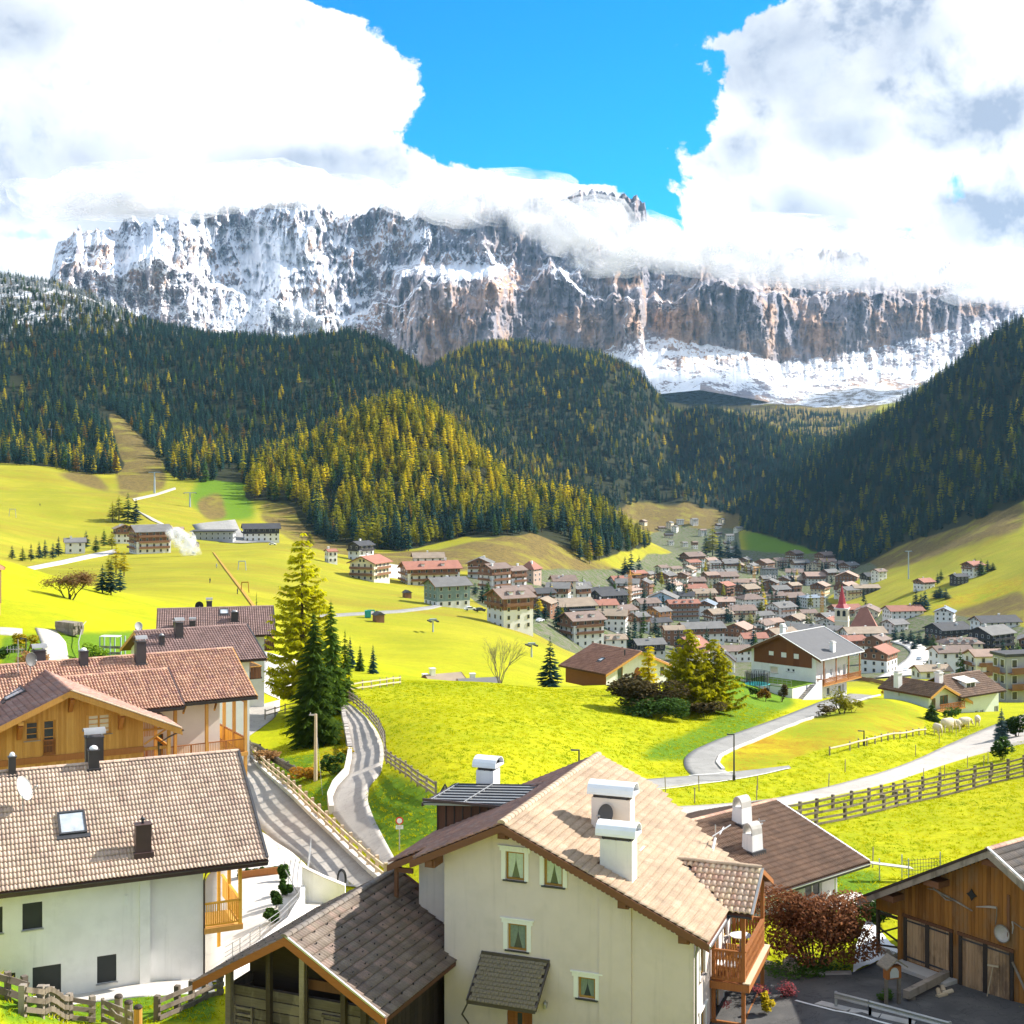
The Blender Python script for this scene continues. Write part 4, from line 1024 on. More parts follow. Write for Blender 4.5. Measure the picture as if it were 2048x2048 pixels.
def barrel_chimney(h,x0,x1,y0,y1,zb,zt,cap,body='plaster_white',capm='metal_white',name='chimney',axis='x',over=0.16,label=None,gapm='sheet_dark'):
 """masonry stack with a slotted collar under a half-round sheet hood"""
 b=Off(h.h);b.box(x0,x1,y0,y1,zb,zt);b.box(x0-.03,x1+.03,y0-.03,y1+.03,zb-.05,zb+.02);c=b.part(name,body,h.e,label=label)
 g=Off(h.h);g.box(x0+.06,x1-.06,y0+.06,y1-.06,zt,zt+.16)
 for i in range(3):
  xx=x0+.15+(x1-x0-.3)*i/2;g.box(xx-.02,xx+.02,y0-.005,y0+.05,zt,zt+.18)
 g.part('vent',gapm,c)
 k=Off(h.h);n=8;X0,X1,Y0,Y1=x0-over,x1+over,y0-over*.8,y1+over*.8;zc=zt+.16
 k.box(X0,X1,Y0,Y1,zc,zc+.1)
 vs=[]
 if axis=='x':
  ym,ry=(Y0+Y1)/2,(Y1-Y0)/2
  for rr,xs in((1.0,(X0,X1)),(0.93,(X0,X1))):
   for xx in xs:
    for i in range(n+1):
     t=math.pi*i/n;vs.append((xx,ym-math.cos(t)*ry*rr,zc+.1+math.sin(t)*cap*rr))
 else:
  xm,rx=(X0+X1)/2,(X1-X0)/2
  for rr,ys in((1.0,(Y0,Y1)),(0.93,(Y0,Y1))):
   for yy in ys:
    for i in range(n+1):
     t=math.pi*i/n;vs.append((xm-math.cos(t)*rx*rr,yy,zc+.1+math.sin(t)*cap*rr))
 m=n+1
 fs=[(i,i+1,m+i+1,m+i)for i in range(n)]+[(2*m+i,3*m+i,3*m+i+1,2*m+i+1)for i in range(n)]
 fs+=[(i,2*m+i,2*m+i+1,i+1)for i in range(n)]+[(m+i,m+i+1,3*m+i+1,3*m+i)for i in range(n)]
 k.add(vs,fs);k.part('hood',capm,c)
 dk=Off(h.h);dk.box(x0+.03,x1-.03,y0+.03,y1-.03,zc+.1,zc+.1+cap*.3);dk.part('flue','dark_interior',c)
 return c
def dish_thing(label,loc,aim,r,mat='dish',mast=0.8,tilt=0.35,wallside=None):
 """parabolic antenna: dish, feed arm, mast"""
 e=thing('satellite_dish',label,'satellite dish',loc);ax=Vector(aim).normalized();ax=(ax+Vector((0,0,tilt))).normalized()
 s=ax.cross(Vector((0,0,1))).normalized();up=s.cross(ax);c=Vector((0,0,mast))+ax*0.12
 d=MB();n=18;m=5;vs=[c-ax*r*.18]
 for i in range(1,m+1):
  q=i/m
  for k in range(n):
   a=6.2832*k/n;vs.append(c+s*(math.cos(a)*r*q)+up*(math.sin(a)*r*1.06*q)-ax*(r*.18*(1-q*q)))
 fs=[(0,1+k,1+(k+1)%n)for k in range(n)]+[(1+i*n+k,1+(i+1)*n+k,1+(i+1)*n+(k+1)%n,1+i*n+(k+1)%n)for i in range(m-1)for k in range(n)]
 d.add(vs,fs);d.part('reflector',MATS[mat],e,True)
 rim=MB();rim.tube([c+s*(math.cos(6.2832*k/24)*r)+up*(math.sin(6.2832*k/24)*r*1.06)for k in range(25)],.018,5,False);rim.part('rim',MATS[mat],e)
 a=MB();f=c+ax*r*1.1-up*r*.25;a.tube([c-up*r,f],.016,6);a.tube([f-ax*.09,f+ax*.06],.045,8);a.part('feed_arm',MATS['metal_grey'],e)
 p=MB();p.tube([(0,0,-.3),(0,0,mast)],.028,8);p.tube([(0,0,mast),tuple(c-ax*r*.18)],.03,6)
 if wallside:p.tube([(0,0,0),wallside],.025,6)
 p.part('mast',MATS['metal_grey'],e)
 return e
def flue_box(h,x,y,zb,w,d,ht,mat='sheet_brown',cap='metal_dark',name='chimney',slope=None,style='cowl',label=None):
 """sheet-metal chimney casing"""
 b=Off(h.h);b.box(x-w/2,x+w/2,y-d/2,y+d/2,zb-.4,zb+ht);b.box(x-w/2-.04,x+w/2+.04,y-d/2-.04,y+d/2+.04,zb+ht,zb+ht+.05)
 b.box(x-w/2-.10,x+w/2+.10,y-d/2-.10,y+d/2+.10,zb-.4,zb-.02+(slope or 0))
 c=b.part(name,mat,h.e,label=label);k=Off(h.h);t=zb+ht+.05
 if style=='cowl':
  k.tube([(x,y,t),(x,y,t+.22)],.07,8);k.lathe((x,y,t+.2),[(.13,0),(.10,.06),(.03,.10),(.035,.16),(.01,.2)],10)
 elif style=='round':
  k.lathe((x,y,t),[(w*.42,0),(w*.42,.08),(w*.30,.16),(.04,.2)],14)
 elif style=='barrel':
  for s in(-1,1):
   for q in(-1,1):k.box(x+s*w*.4-.02,x+s*w*.4+.02,y+q*d*.4-.02,y+q*d*.4+.02,t,t+.2)
  n=6;vs=[]
  for yy in(y-d*.62,y+d*.62):
   for i in range(n+1):a=math.pi*i/n;vs.append((x-math.cos(a)*w*.66,yy,t+.18+math.sin(a)*w*.36))
  k.add(vs,[(i,i+1,n+2+i,n+1+i)for i in range(n)])
 k.part('cowl',cap,c,True)
 return c
def skylight(h,c,ex,es,w,l,frame='metal_dark',pane='glass_bright',split=False,th=0.09,name='skylight'):
 ex=Vector(ex).normalized();es=Vector(es).normalized();en=ex.cross(es).normalized();c=Vector(c)
 def bx(mb,a0,a1,b0,b1,z0,z1):
  q=[c+ex*a+es*b+en*z for z in(z0,z1)for a,b in((a0,b0),(a1,b0),(a1,b1),(a0,b1))]
  mb.add(q,[(0,3,2,1),(4,5,6,7),(0,1,5,4),(1,2,6,5),(2,3,7,6),(3,0,4,7)])
 f=Off(h.h);t=.10
 bx(f,-w/2,-w/2+t,-l/2,l/2,0,th+.06);bx(f,w/2-t,w/2,-l/2,l/2,0,th+.06);bx(f,-w/2+t,w/2-t,-l/2,-l/2+t,0,th+.055);bx(f,-w/2+t,w/2-t,l/2-t,l/2,0,th+.09)
 bx(f,-w/2-.12,w/2+.12,-l/2-.25,-l/2,0,.07)
 if split:bx(f,-w*.04,w*.04,-l/2+t,l/2-t,0,th+.05)
 o=f.part(name,frame,h.e);g=Off(h.h);bx(g,-w/2+t*.5,w/2-t*.5,-l/2+t*.5,l/2-t*.5,.02,th+.03);g.part('pane',pane,o)
def pickets(h,a,b,z0,z1,n,mat,par,w=0.05,th=0.03,name='baluster',singles=300):
 """upright balusters from a to b (plan points)"""
 a=Vector((a[0],a[1],0));b=Vector((b[0],b[1],0));d=b-a
 for i in range(n):
  m=Off(h.h);p=a+d*((i+.5)/n);m.beam((p.x,p.y,z0),(p.x,p.y,z1),w,th,(d.y,-d.x,0));m.part(name,mat,par)
def fret_board(h,a,b,z0,z1,n,mat,par,name='baluster'):
 """flat sawn balusters with a waisted outline, so that the gaps between read as little shapes"""
 a=Vector((a[0],a[1],0));b=Vector((b[0],b[1],0));d=b-a;L=d.length/n;d.normalize();nn=Vector((d.y,-d.x,0));Hh=z1-z0
 prof=[(0,.96),(.07,.80),(.12,.55),(.2,.40),(.30,.62),(.36,.84),(.44,.56),(.52,.42),(.62,.62),(.7,.86),(.78,.62),(.86,.5),(.93,.78),(1,.96)]
 me=None
 for i in range(n):
  m=MB();l=[Vector((-L*k/2,0,Hh*t))for t,k in prof];r=[Vector((L*k/2,0,Hh*t))for t,k in prof]
  if me is None:
   for q in range(len(prof)-1):m.prism([l[q],r[q],r[q+1],l[q+1]],(0,.028,0))
   me=m.mesh(name,MATS[mat])
  o=link(name,me,par);mt=Matrix((d,nn,Vector((0,0,1)))).transposed().to_4x4();mt.translation=a+d*(L*(i+.5))+Vector((0,0,z0+h.h));o.matrix_local=mt
X_,Y_,Z_=Vector((1,0,0)),Vector((0,1,0)),Vector((0,0,1))
# --- the sage plastered house in the middle foreground
tile_mat('tiles_tanlit',[(0.62,0.42,0.29),(0.72,0.54,0.40),(0.66,0.47,0.34),(0.56,0.33,0.24),(0.75,0.56,0.36)])  # sunlit look of the balcony roof's near slope put into the tile colours
def house_middle():
 h=H('plastered_house','large sage plastered house with tan tiled roof and white chimneys, centre foreground',1003,1648,54,2040,-23.9)
 e=h.e;kr,kl=.441,.465;O=(0,1.0,0)
 R=lambda x,y,d=0:Vector((x,y,-kr*x-d));Lf=lambda x,y,d=0:Vector((x,y,kl*x-d))
 w=Off(h.h);ops=[(-.19,.60,-2.52,-1.38),(1.47,2.24,-2.58,-1.42),(-.10,.70,-5.36,-4.30),(2.91,3.60,-6.9,-6.07),(-.15,.95,-10.2,-7.55)]
 zt=lambda x:(-kr*x if x>0 else kl*x)-.22
 wall(w,O,X_,-Y_,[(-2.92,zt(-2.92)),(0,zt(0)),(7.6,zt(7.6))],-h.h,ops)
 wall(w,(-2.92,1.0,0),Y_,-X_,[(0,zt(-2.92)),(1.8,zt(-2.92))],-h.h)
 wall(w,(0,2.8,0),X_,-Y_,[(-4.9,zt(-4.9)),(-2.92,zt(-2.92))],-h.h)
 wall(w,(-4.9,2.8,0),Y_,-X_,[(0,zt(-4.9)),(9.4,zt(-4.9))],-h.h)
 sops=[(2.0-1,2.9-1,-5.95,-4.6),(2.0-1,3.0-1,-9.1,-7.3),(4.6-1,5.6-1,-6.7,-4.6),(6.4-1,7.3-1,-5.9,-4.6),(4.6-1,5.7-1,-9.6,-7.4),(6.6-1,7.5-1,-8.9,-7.6)]
 wall(w,(7.6,1.0,0),Y_,X_,[(0,zt(7.6)),(7.2,zt(7.6))],-h.h,sops)
 wall(w,(0,12.2,0),X_,Y_,[(-4.9,zt(-4.9)),(0,zt(0)),(3.2,zt(3.2))],-h.h)
 d=Vector((7.6-3.2,8.2-12.2,0));L=d.length;d.normalize();wall(w,(3.2,12.2,0),d,Vector((-d.y,d.x,0)),[(0,zt(3.2)),(L,zt(7.6))],-h.h)
 w.part('wall','plaster_sage',e)
 cb=Off(h.h);xa,xb=3.78,5.10
 cb.add([(xa,.93,-h.h),(xb,.93,-h.h),(xb,.93,zt(xb)),(xa,.93,zt(xa)),(xa,1.02,-h.h),(xb,1.02,-h.h),(xb,1.02,zt(xb)),(xa,1.02,zt(xa))],[(0,1,2,3),(0,3,7,4),(1,5,6,2),(3,2,6,7)])
 cb.part('chimney_breast','plaster_sage',e)
 for i,o in enumerate(ops[:4]):window(h,O,X_,-Y_,*o,curtain='curtain' if i<2 else 'curtain_dark',pane='glass_green' if i<2 else 'glass',trim=.2,cross=0)
 SO=(7.6,1.0,0)
 for i,o in enumerate(sops):
  if i in(2,4):
   dd=Off(h.h);obox(dd,SO,Y_,X_,o[0],o[1],o[2],o[3],-.14,-.06);dr=dd.part('door','window_wood',e)
   g=Off(h.h);obox(g,SO,Y_,X_,o[0]+.15,o[1]-.15,o[2]+.5,o[3]-.15,-.06,-.05);g.part('pane','glass',dr)
  else:window(h,SO,Y_,X_,*o,pane='glass_bright',sill='stone',trim=.12)
 dd=Off(h.h);o=ops[4];obox(dd,O,X_,-Y_,o[0],o[1],o[2],o[3],-.14,-.08)
 for k in range(4):obox(dd,O,X_,-Y_,o[0]+.1+.22*k,o[0]+.28+.22*k,o[2]+.2,o[3]-.1,-.08,-.055)
 dr=dd.part('door','larch_dark',e);g=Off(h.h);obox(g,O,X_,-Y_,.3,.5,-8.5,-7.9,-.055,-.04);g.part('pane','glass',dr);g=Off(h.h);g.blob((.86,.9,-8.9),.04,.04,.04,8,5);g.part('handle','metal_grey',dr)
 aw=Off(h.h);slab(aw,[(-1.33,-.35,-7.12),(1.53,-.35,-7.12),(1.66,.99,-5.68),(-1.18,.99,-5.68)],.06);rf=aw.part('porch_roof','dark_wood',e)
 es=Vector((0,1.34,1.44)).normalized();tile_field(e,h.h,(-1.28,-.36,-7.11),X_,es,2.88,1.98,.17,.18,'shingle_grey','flat',name='shingle',jit=.05,stagger=True,singles=300)
 t=Off(h.h);t.beam((-1.25,.97,-5.62),(1.70,.97,-5.62),.12,.12);t.beam((-1.36,-.37,-7.16),(1.56,-.37,-7.16),.05,.14);t.beam((1.56,-.36,-7.14),(1.69,.98,-5.70),.05,.14);t.beam((-1.36,-.36,-7.14),(-1.21,.98,-5.70),.05,.14)
 t.tube([(-1.3,-.3,-7.15),(-1.75,.1,-7.9),(-1.8,.9,-8.6)],.035,6);t.part('porch_frame','gutter',e)
 l=Off(h.h);l.box(1.48,1.60,.86,1.0,-7.32,-7.26);l.tube([(1.54,.9,-7.3),(1.54,.86,-7.15)],.025,6);l.lathe((1.54,.84,-7.5),[(.05,0),(.085,.06),(.07,.2),(.02,.28)],10);l.part('wall_lamp','metal_grey',e)
 l=Off(h.h);l.lathe((5.95,.84,-8.1),[(.05,0),(.085,.06),(.07,.2),(.02,.28)],10);l.box(5.9,6.0,.9,1.0,-7.95,-7.85);l.part('wall_lamp','metal_grey',e)
 dk=Off(h.h);slab(dk,[R(0,0,.02),R(8.37,0,.02),R(8.37,8.4,.02),R(3.12,12.96,.02),R(0,13.25,.02)],.14)
 slab(dk,[Lf(-3.97,0,.02),Lf(0,0,.02),Lf(0,1.95,.02),Lf(-3.97,1.95,.02)],.14);slab(dk,[Lf(-5.95,1.95,.04),Lf(0,1.95,.04),Lf(0,13.25,.04),Lf(-5.95,13.25,.04)],.14)
 dk.part('roof','brown_board',e)
 s=math.sqrt(1+kr*kr);es=Vector((-1,0,kr)).normalized();Lx=8.37*s
 def clip(a,b):
  x=8.37-b/s;y=a
  if y>8.4 and(x-3.12)*(8.4-12.96)-(y-12.96)*(8.37-3.12)<0:return False
  if 2.36<x<4.06 and 4.5<y<5.3:return False
  if 3.72<x<5.05 and 1.25<y<2.0:return False
  yc=6.1;zg=-2.55-.47*abs(y-yc)
  return not(zg>-kr*x+.02 and x>5.6)
 tile_field(e,h.h,R(8.37,0),Y_,es,13.25,Lx,.40,.33,'tiles_tan','rib3',clip,300)
 s2=math.sqrt(1+kl*kl);es2=Vector((1,0,kl)).normalized()
 def clipl(a,b):
  y=13.25-a;x=-5.95+b/s2
  if y<1.95 and x<-3.97:return False
  return not(6.9<y<10.1 and x>-5.7 and x<-1.6)
 tile_field(e,h.h,Lf(-5.95,13.25),-Y_,es2,13.25,5.95*s2,.40,.33,'tiles_wood','rib3',clipl,200)
 ridge_caps(e,h.h,(0,-.02,.06),(0,13.3,.06),'tiles_tan',.4,.17)
 rb=Off(h.h)
 for a,b in((R(-.0,0,.02),R(8.42,0,.02)),(Lf(-4.02,0,.02),Lf(0,0,.02))):rake_board(rb,a,b,.30,.06)
 rake_board(rb,Lf(-6.0,1.95,.04),Lf(-3.97,1.95,.04),.28,.06)
 rb.part('rake_board','brown_beam',e)
 sc=Off(h.h)
 for k in range(44):
  x=.15+k*.185;p=R(x,-.03,.30);sc.add([(p.x-.09,-.035,p.z+.05),(p.x+.09,-.035,p.z-.03),(p.x+.06,-.035,p.z-.09),(p.x-.05,-.035,p.z-.05)],[(0,1,2,3)])
 sc.part('scalloped_trim','brown_board',e,kind='stuff')
 for x in(0.0,-3.2,5.0,7.4):
  z=(-kr*x if x>0 else kl*x)-.22;pb=Off(h.h);pb.box(x-.22,x+.22,.12,1.0,z-.42,z-.06);pb.box(x-.14,x+.14,.02,.12,z-.34,z-.08);pb.part('purlin','brown_beam',e)
 po=Off(h.h);po.box(-5.75,-5.6,2.1,2.25,-5.6,-2.9);po.box(-5.75,-4.9,2.12,2.24,-3.15,-2.95);po.part('post','brown_beam',e)
 gutter(h,R(8.44,-.05,.08),R(8.44,3.6,.08),.085,'zinc',[R(8.42,.05,.16),Vector((8.3,.5,-3.95)),Vector((7.75,.95,-4.15)),Vector((7.68,.95,-4.6)),Vector((7.68,.95,-h.h))])
 barrel_chimney(h,3.72,5.05,1.25,2.0,-3.0,-.55,.42,'plaster');barrel_chimney(h,2.36,4.06,4.5,5.25,-2.4,.22,.42,'plaster_pink')
 barrel_chimney(h,-5.45,-4.55,10.7,11.6,-3.2,-.62,.38,'plaster_white')
 fl=Off(h.h);fl.box(5.05,5.5,1.2,2.1,-2.55,-2.36);fl.box(4.06,4.5,4.6,5.3,-2.05,-1.86);fl.part('flashing','metal_white',e)
 dz=lambda x:-.85+.07*x
 dw=Off(h.h);wall(dw,(0,6.85,0),X_,-Y_,[(-5.85,dz(-5.85)-.14),(-1.6,dz(-1.6)-.14)],-2.9);wall(dw,(-5.85,6.85,0),Y_,-X_,[(0,dz(-5.85)-.14),(3.3,dz(-5.85)-.14)],-2.9);dm=dw.part('dormer','brown_board',e)
 for k in range(9):b=Off(h.h);x=-5.8+.42*k;b.box(x-.025,x+.025,6.815,6.85,-2.8,dz(x)-.15);b.part('cover_strip','dark_wood',dm)
 rf=Off(h.h);slab(rf,[(-6.35,6.45,dz(-6.35)),(-.7,6.45,dz(-.7)),(-.7,10.25,dz(-.7)),(-6.35,10.25,dz(-6.35))],.09);r2=rf.part('dormer_roof','zinc',e)
 for k in range(8):
  y=6.5+k*.53;b=Off(h.h);b.beam((-6.37,y,dz(-6.37)+.02),(-.75,y,dz(-.75)+.02),.06,.07);b.part('seam','metal_dark',r2)
 b=Off(h.h);b.box(-6.42,-6.36,6.4,10.3,dz(-6.4)-.14,dz(-6.4)+.03);b.box(-6.36,-.9,6.38,6.45,dz(-3)-.12,dz(-3)-.0);b.part('fascia','sheet_brown',r2)
 b=Off(h.h)
 for k in range(18):b.box(-4.4,-4.34,6.6+k*.2,6.66+k*.2,dz(-4.4),dz(-4.4)+.09)
 for k in range(18):b.box(-6.2,-6.14,6.6+k*.2,6.66+k*.2,dz(-6.2),dz(-6.2)+.09)
 b.tube([(-4.37,6.5,dz(-4.4)+.08),(-4.37,10.2,dz(-4.4)+.08)],.02,6);b.tube([(-6.17,6.5,dz(-6.2)+.08),(-6.17,10.2,dz(-6.2)+.08)],.02,6);b.part('snow_guard','metal_grey',r2)
 G=lambda x,y,d=0:Vector((x,y,-2.55-.47*abs(y-6.1)-d))
 xr=5.85;gd=Off(h.h)
 slab(gd,[(xr,6.1,-2.57),(8.3,3.65,-3.72),(9.3,3.65,-3.72),(9.3,6.1,-2.57)],.1);slab(gd,[(xr,6.1,-2.57),(9.3,6.1,-2.57),(9.3,8.55,-3.72),(8.3,8.55,-3.72)],.1);gd.part('balcony_roof','brown_board',e)
 s3=math.sqrt(1+.47**2)
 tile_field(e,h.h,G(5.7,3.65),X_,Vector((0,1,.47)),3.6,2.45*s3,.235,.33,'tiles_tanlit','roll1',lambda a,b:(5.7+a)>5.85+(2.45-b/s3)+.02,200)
 tile_field(e,h.h,G(9.3,8.55),-X_,Vector((0,-1,.47)),3.6,2.45*s3,.235,.33,'tiles_tan','roll1',lambda a,b:(9.3-a)>5.85+(2.45-b/s3)+.02,0)
 ridge_caps(e,h.h,(5.6,6.1,-2.46),(9.32,6.1,-2.46),'tiles_tan',.45,.13)
 rb=Off(h.h);rb.prism([G(9.33,3.6,.0),G(9.33,6.1,-.02),G(9.33,6.1,.2),G(9.33,3.6,.2)],(.05,0,0));rb.prism([G(9.33,8.6,.0),G(9.33,6.1,-.02),G(9.33,6.1,.2),G(9.33,8.6,.2)],(.05,0,0));rb.part('verge_board','balcony_wood',e)
 rb=Off(h.h);rb.beam(G(9.36,3.62,-.05),G(9.36,6.08,-.05),.1,.05);rb.part('verge_sheet','zinc',e)
 gutter(h,(8.35,3.58,-3.78),(9.35,3.58,-3.78),.075,'metal_dark')
 vl=Off(h.h);vl.beam((xr,6.1,-2.50),(8.36,3.62,-3.66),.10,.04);vl.part('valley_sheet','metal_dark',e)
 for zf,nm in((-6.62,0),(-9.52,1)):
  b=Off(h.h);b.box(7.62,9.15,3.82,8.45,zf-.16,zf-.05);b.part('balcony_floor','balcony_wood',e)
  b=Off(h.h);b.beam((7.55,3.80,zf-.12),(9.2,3.80,zf-.12),.07,.30);b.beam((9.19,3.76,zf-.12),(9.19,8.5,zf-.12),.07,.30);b.part('balcony_edge','balcony_wood',e)
  b=Off(h.h);b.box(8.95,9.24,3.80,8.50,zf+.04,zf+.09);b.part('balcony_ledge','fence_pale',e)
  r=Off(h.h);zr=zf+1.28
  r.beam((7.62,3.92,zr),(8.9,3.92,zr),.10,.06);r.beam((8.98,4.0,zr),(8.98,8.2,zr),.16,.06);r.beam((7.62,8.28,zr),(8.9,8.28,zr),.10,.06)
  r.beam((7.62,3.92,zf+.1),(8.9,3.92,zf+.1),.06,.06);r.beam((8.98,4.0,zf+.1),(8.98,8.2,zf+.1),.06,.06);r.beam((7.62,8.28,zf+.1),(8.9,8.28,zf+.1),.06,.06)
  rr=r.part('railing','balcony_wood',e)
  fret_board(h,(7.66,3.93),(8.88,3.93),zf+.12,zr-.03,9,'balcony_wood',rr);fret_board(h,(8.99,4.06),(8.99,8.2),zf+.12,zr-.03,24,'balcony_wood',rr);fret_board(h,(8.88,8.27),(7.66,8.27),zf+.12,zr-.03,9,'balcony_wood',rr)
 for x,y in((7.72,4.0),(8.95,3.97),(8.95,8.24),(7.72,8.2)):
  b=Off(h.h);b.box(x-.075,x+.075,y-.075,y+.075,-h.h,G(x,y).z-.1);b.part('post','balcony_wood',e)
 b=h.M@Vector((3.10,4.36,h.h-.55));dish_thing('dark round satellite dish on the face of the rear white chimney',b,h.M.to_3x3()@Vector((-.42,-.9,0)),.40,'dish_dark',.12,.30)
 return h
HM=house_middle()
def balcony_goods(h):
 W=lambda x,y,z:h.M@Vector((x,y,z+h.h))
 p=W(8.25,6.9,-6.6);t=thing('table','round white table on the upper balcony of the plastered house','table',p)
 MB().lathe((0,0,.86),[(.02,0),(.42,.0),(.45,.02),(.45,.05),(.02,.06)],18).part('tabletop',MATS['white_paint'],t);MB().lathe((0,0,0),[(.26,0),(.24,.04),(.04,.07),(.035,.86)],10).part('leg',MATS['metal_grey'],t)
 p=W(8.15,5.3,-6.62);t=thing('chair','slatted wooden chair on the upper balcony of the plastered house','chair',p,h.e.rotation_euler[2])
 MB().box(-.25,.25,-.25,.25,.40,.45).part('seat',MATS['larch'],t)
 for x in(-.22,.22):
  for y in(-.22,.22):MB().box(x-.025,x+.025,y-.025,y+.025,0,.40).part('leg',MATS['larch'],t)
 for k in range(5):MB().box(-.23+k*.1,-.17+k*.1,.2,.24,.45,1.0).part('slat',MATS['larch'],t)
 p=W(8.1,4.75,-6.62);t=thing('table','low white topped table on the upper balcony beside the slatted chair','table',p,h.e.rotation_euler[2])
 MB().box(-.42,.42,-.3,.3,.42,.47).part('tabletop',MATS['white_paint'],t)
 for x in(-.36,.36):
  for y in(-.24,.24):MB().box(x-.03,x+.03,y-.03,y+.03,0,.42).part('leg',MATS['larch'],t)
 p=W(8.35,7.6,-9.5);t=thing('coat','dark blue jacket hanging on a hanger on the lower balcony','jacket',p,h.e.rotation_euler[2])
 c=MB();prof=[(.24,.45),(.27,.7),(.25,1.0),(.27,1.25),(.22,1.42),(.07,1.5)]
 c.lathe((0,0,0),prof,12,1.0,.45);c.tube([(-.22,0,1.40),(-.33,0,1.1),(-.34,.03,.8)],[.09,.08,.06],8);c.tube([(.22,0,1.40),(.33,0,1.1),(.34,.03,.8)],[.09,.08,.06],8);c.part('body',MATS['cloth_dark'],t,True)
 MB().tube([(0,0,1.48),(0,0,1.62),(.05,0,1.68),(.09,0,1.62)],.012,5).part('hanger',MATS['metal_grey'],t)
 p=W(8.45,5.4,-9.5);t=thing('bin','grey lidded bin on the lower balcony of the plastered house','bin',p)
 MB().lathe((0,0,0),[(.24,0),(.28,.8),(.29,.82)],14).part('body',MATS['cloth_grey'],t);MB().lathe((0,0,.82),[(.31,0),(.31,.05),(.12,.12),(.02,.13)],14).part('lid',MATS['metal_grey'],t)
 p=W(7.95,4.5,-9.5);t=thing('chest','wooden chest with white top on the lower balcony','chest',p,h.e.rotation_euler[2])
 MB().box(-.3,.3,-.4,.4,0,.75).part('box',MATS['larch_bright'],t);MB().box(-.33,.33,-.43,.43,.752,.80).part('lid',MATS['white_paint'],t)
 p=W(7.9,5.6,-8.55);t=thing('flower_box','red flowers in a box on the lower balcony','flower box',p,h.e.rotation_euler[2])
 MB().box(-.12,.12,-.35,.35,0,.18).part('planter',MATS['cloth_red'],t)
 r=random.Random(3);m=MB()
 for k in range(60):x,y=r.uniform(-.14,.14),r.uniform(-.38,.38);z=.18+r.random()*.2;m.add([(x,y,z),(x+.06,y+.02,z+.03),(x+.02,y+.06,z+.05)],[(0,1,2)])
 m.part('flowers',MATS['leaf_pink'],t)
balcony_goods(HM)
# --- left foreground: white house, timber chalet with tiled wing, two brown roofed houses behind
def two_slopes(h,y0,y1,xr,kr,xl,kl,tile,w,c,prof,ncl,th=.16,clipr=None,clipl=None,deck='brown_board',ridge=None,nl=0,rw=.13):
 """gable roof: right slope falls to +x, left slope to -x, ridge along y"""
 e=h.e;dk=Off(h.h);slab(dk,[(0,y0,-.02),(xr,y0,-kr*xr-.02),(xr,y1,-kr*xr-.02),(0,y1,-.02)],th);slab(dk,[(-xl,y0,-kl*xl-.02),(0,y0,-.021),(0,y1,-.021),(-xl,y1,-kl*xl-.02)],th)
 rf=dk.part('roof',deck,e);s=math.sqrt(1+kr*kr);s2=math.sqrt(1+kl*kl)
 tile_field(e,h.h,(xr,y0,-kr*xr),Y_,Vector((-1,0,kr)),y1-y0,xr*s,w,c,tile,prof,(lambda a,b:clipr(xr-b/s,y0+a))if clipr else None,ncl)
 tile_field(e,h.h,(-xl,y1,-kl*xl),-Y_,Vector((1,0,kl)),y1-y0,xl*s2,w,c,tile,prof,(lambda a,b:clipl(-xl+b/s2,y1-a))if clipl else None,nl)
 ridge_caps(e,h.h,(0,y0-.02,.07),(0,y1+.02,.07),ridge or tile,.4,rw,singles=60)
 return rf
def rakes(h,y,xr,kr,xl,kl,mat='brown_beam',hh=.26,t=.06,name='rake_board'):
 b=Off(h.h);b.prism([(0,y,.03),(xr+.04,y,-kr*(xr+.04)+.03),(xr+.04,y,-kr*(xr+.04)-hh),(0,y,-hh)],(0,t,0));b.prism([(0,y,.03),(-xl-.04,y,-kl*(xl+.04)+.03),(-xl-.04,y,-kl*(xl+.04)-hh),(0,y,-hh)],(0,t,0))
 return b.part(name,mat,h.e)
def boards(h,par,O,ex,en,x0,x1,zb,top,w,mat,th=.025,singles=0,name='board',skip=(),out=0.0,gap=.012):
 """vertical boards with open joints; top is a function of x"""
 n=max(1,round((x1-x0)/w));w=(x1-x0)/n;rest=Off(h.h);k=0;r=random.Random(n)
 for i in range(n):
  a,b=x0+i*w+gap/2,x0+(i+1)*w-gap/2;segs=[(zb,min(top(a),top(b)))]
  for s in skip:
   if s[0]<(a+b)/2<s[1]:
    q=[]
    for lo,hi in segs:
     if s[2]>lo:q.append((lo,min(hi,s[2])))
     if s[3]<hi:q.append((max(lo,s[3]),hi))
    segs=q
  for lo,hi in segs:
   if hi-lo<.05:continue
   m=Off(h.h)if k<singles else rest
   obox(m,O,ex,en,a,b,lo,hi,out+.002,out+th+r.uniform(-.004,.004))
   if k<singles:m.part(name,mat,par)
   k+=1
 if rest.v:rest.part(name,mat,par,kind='stuff')
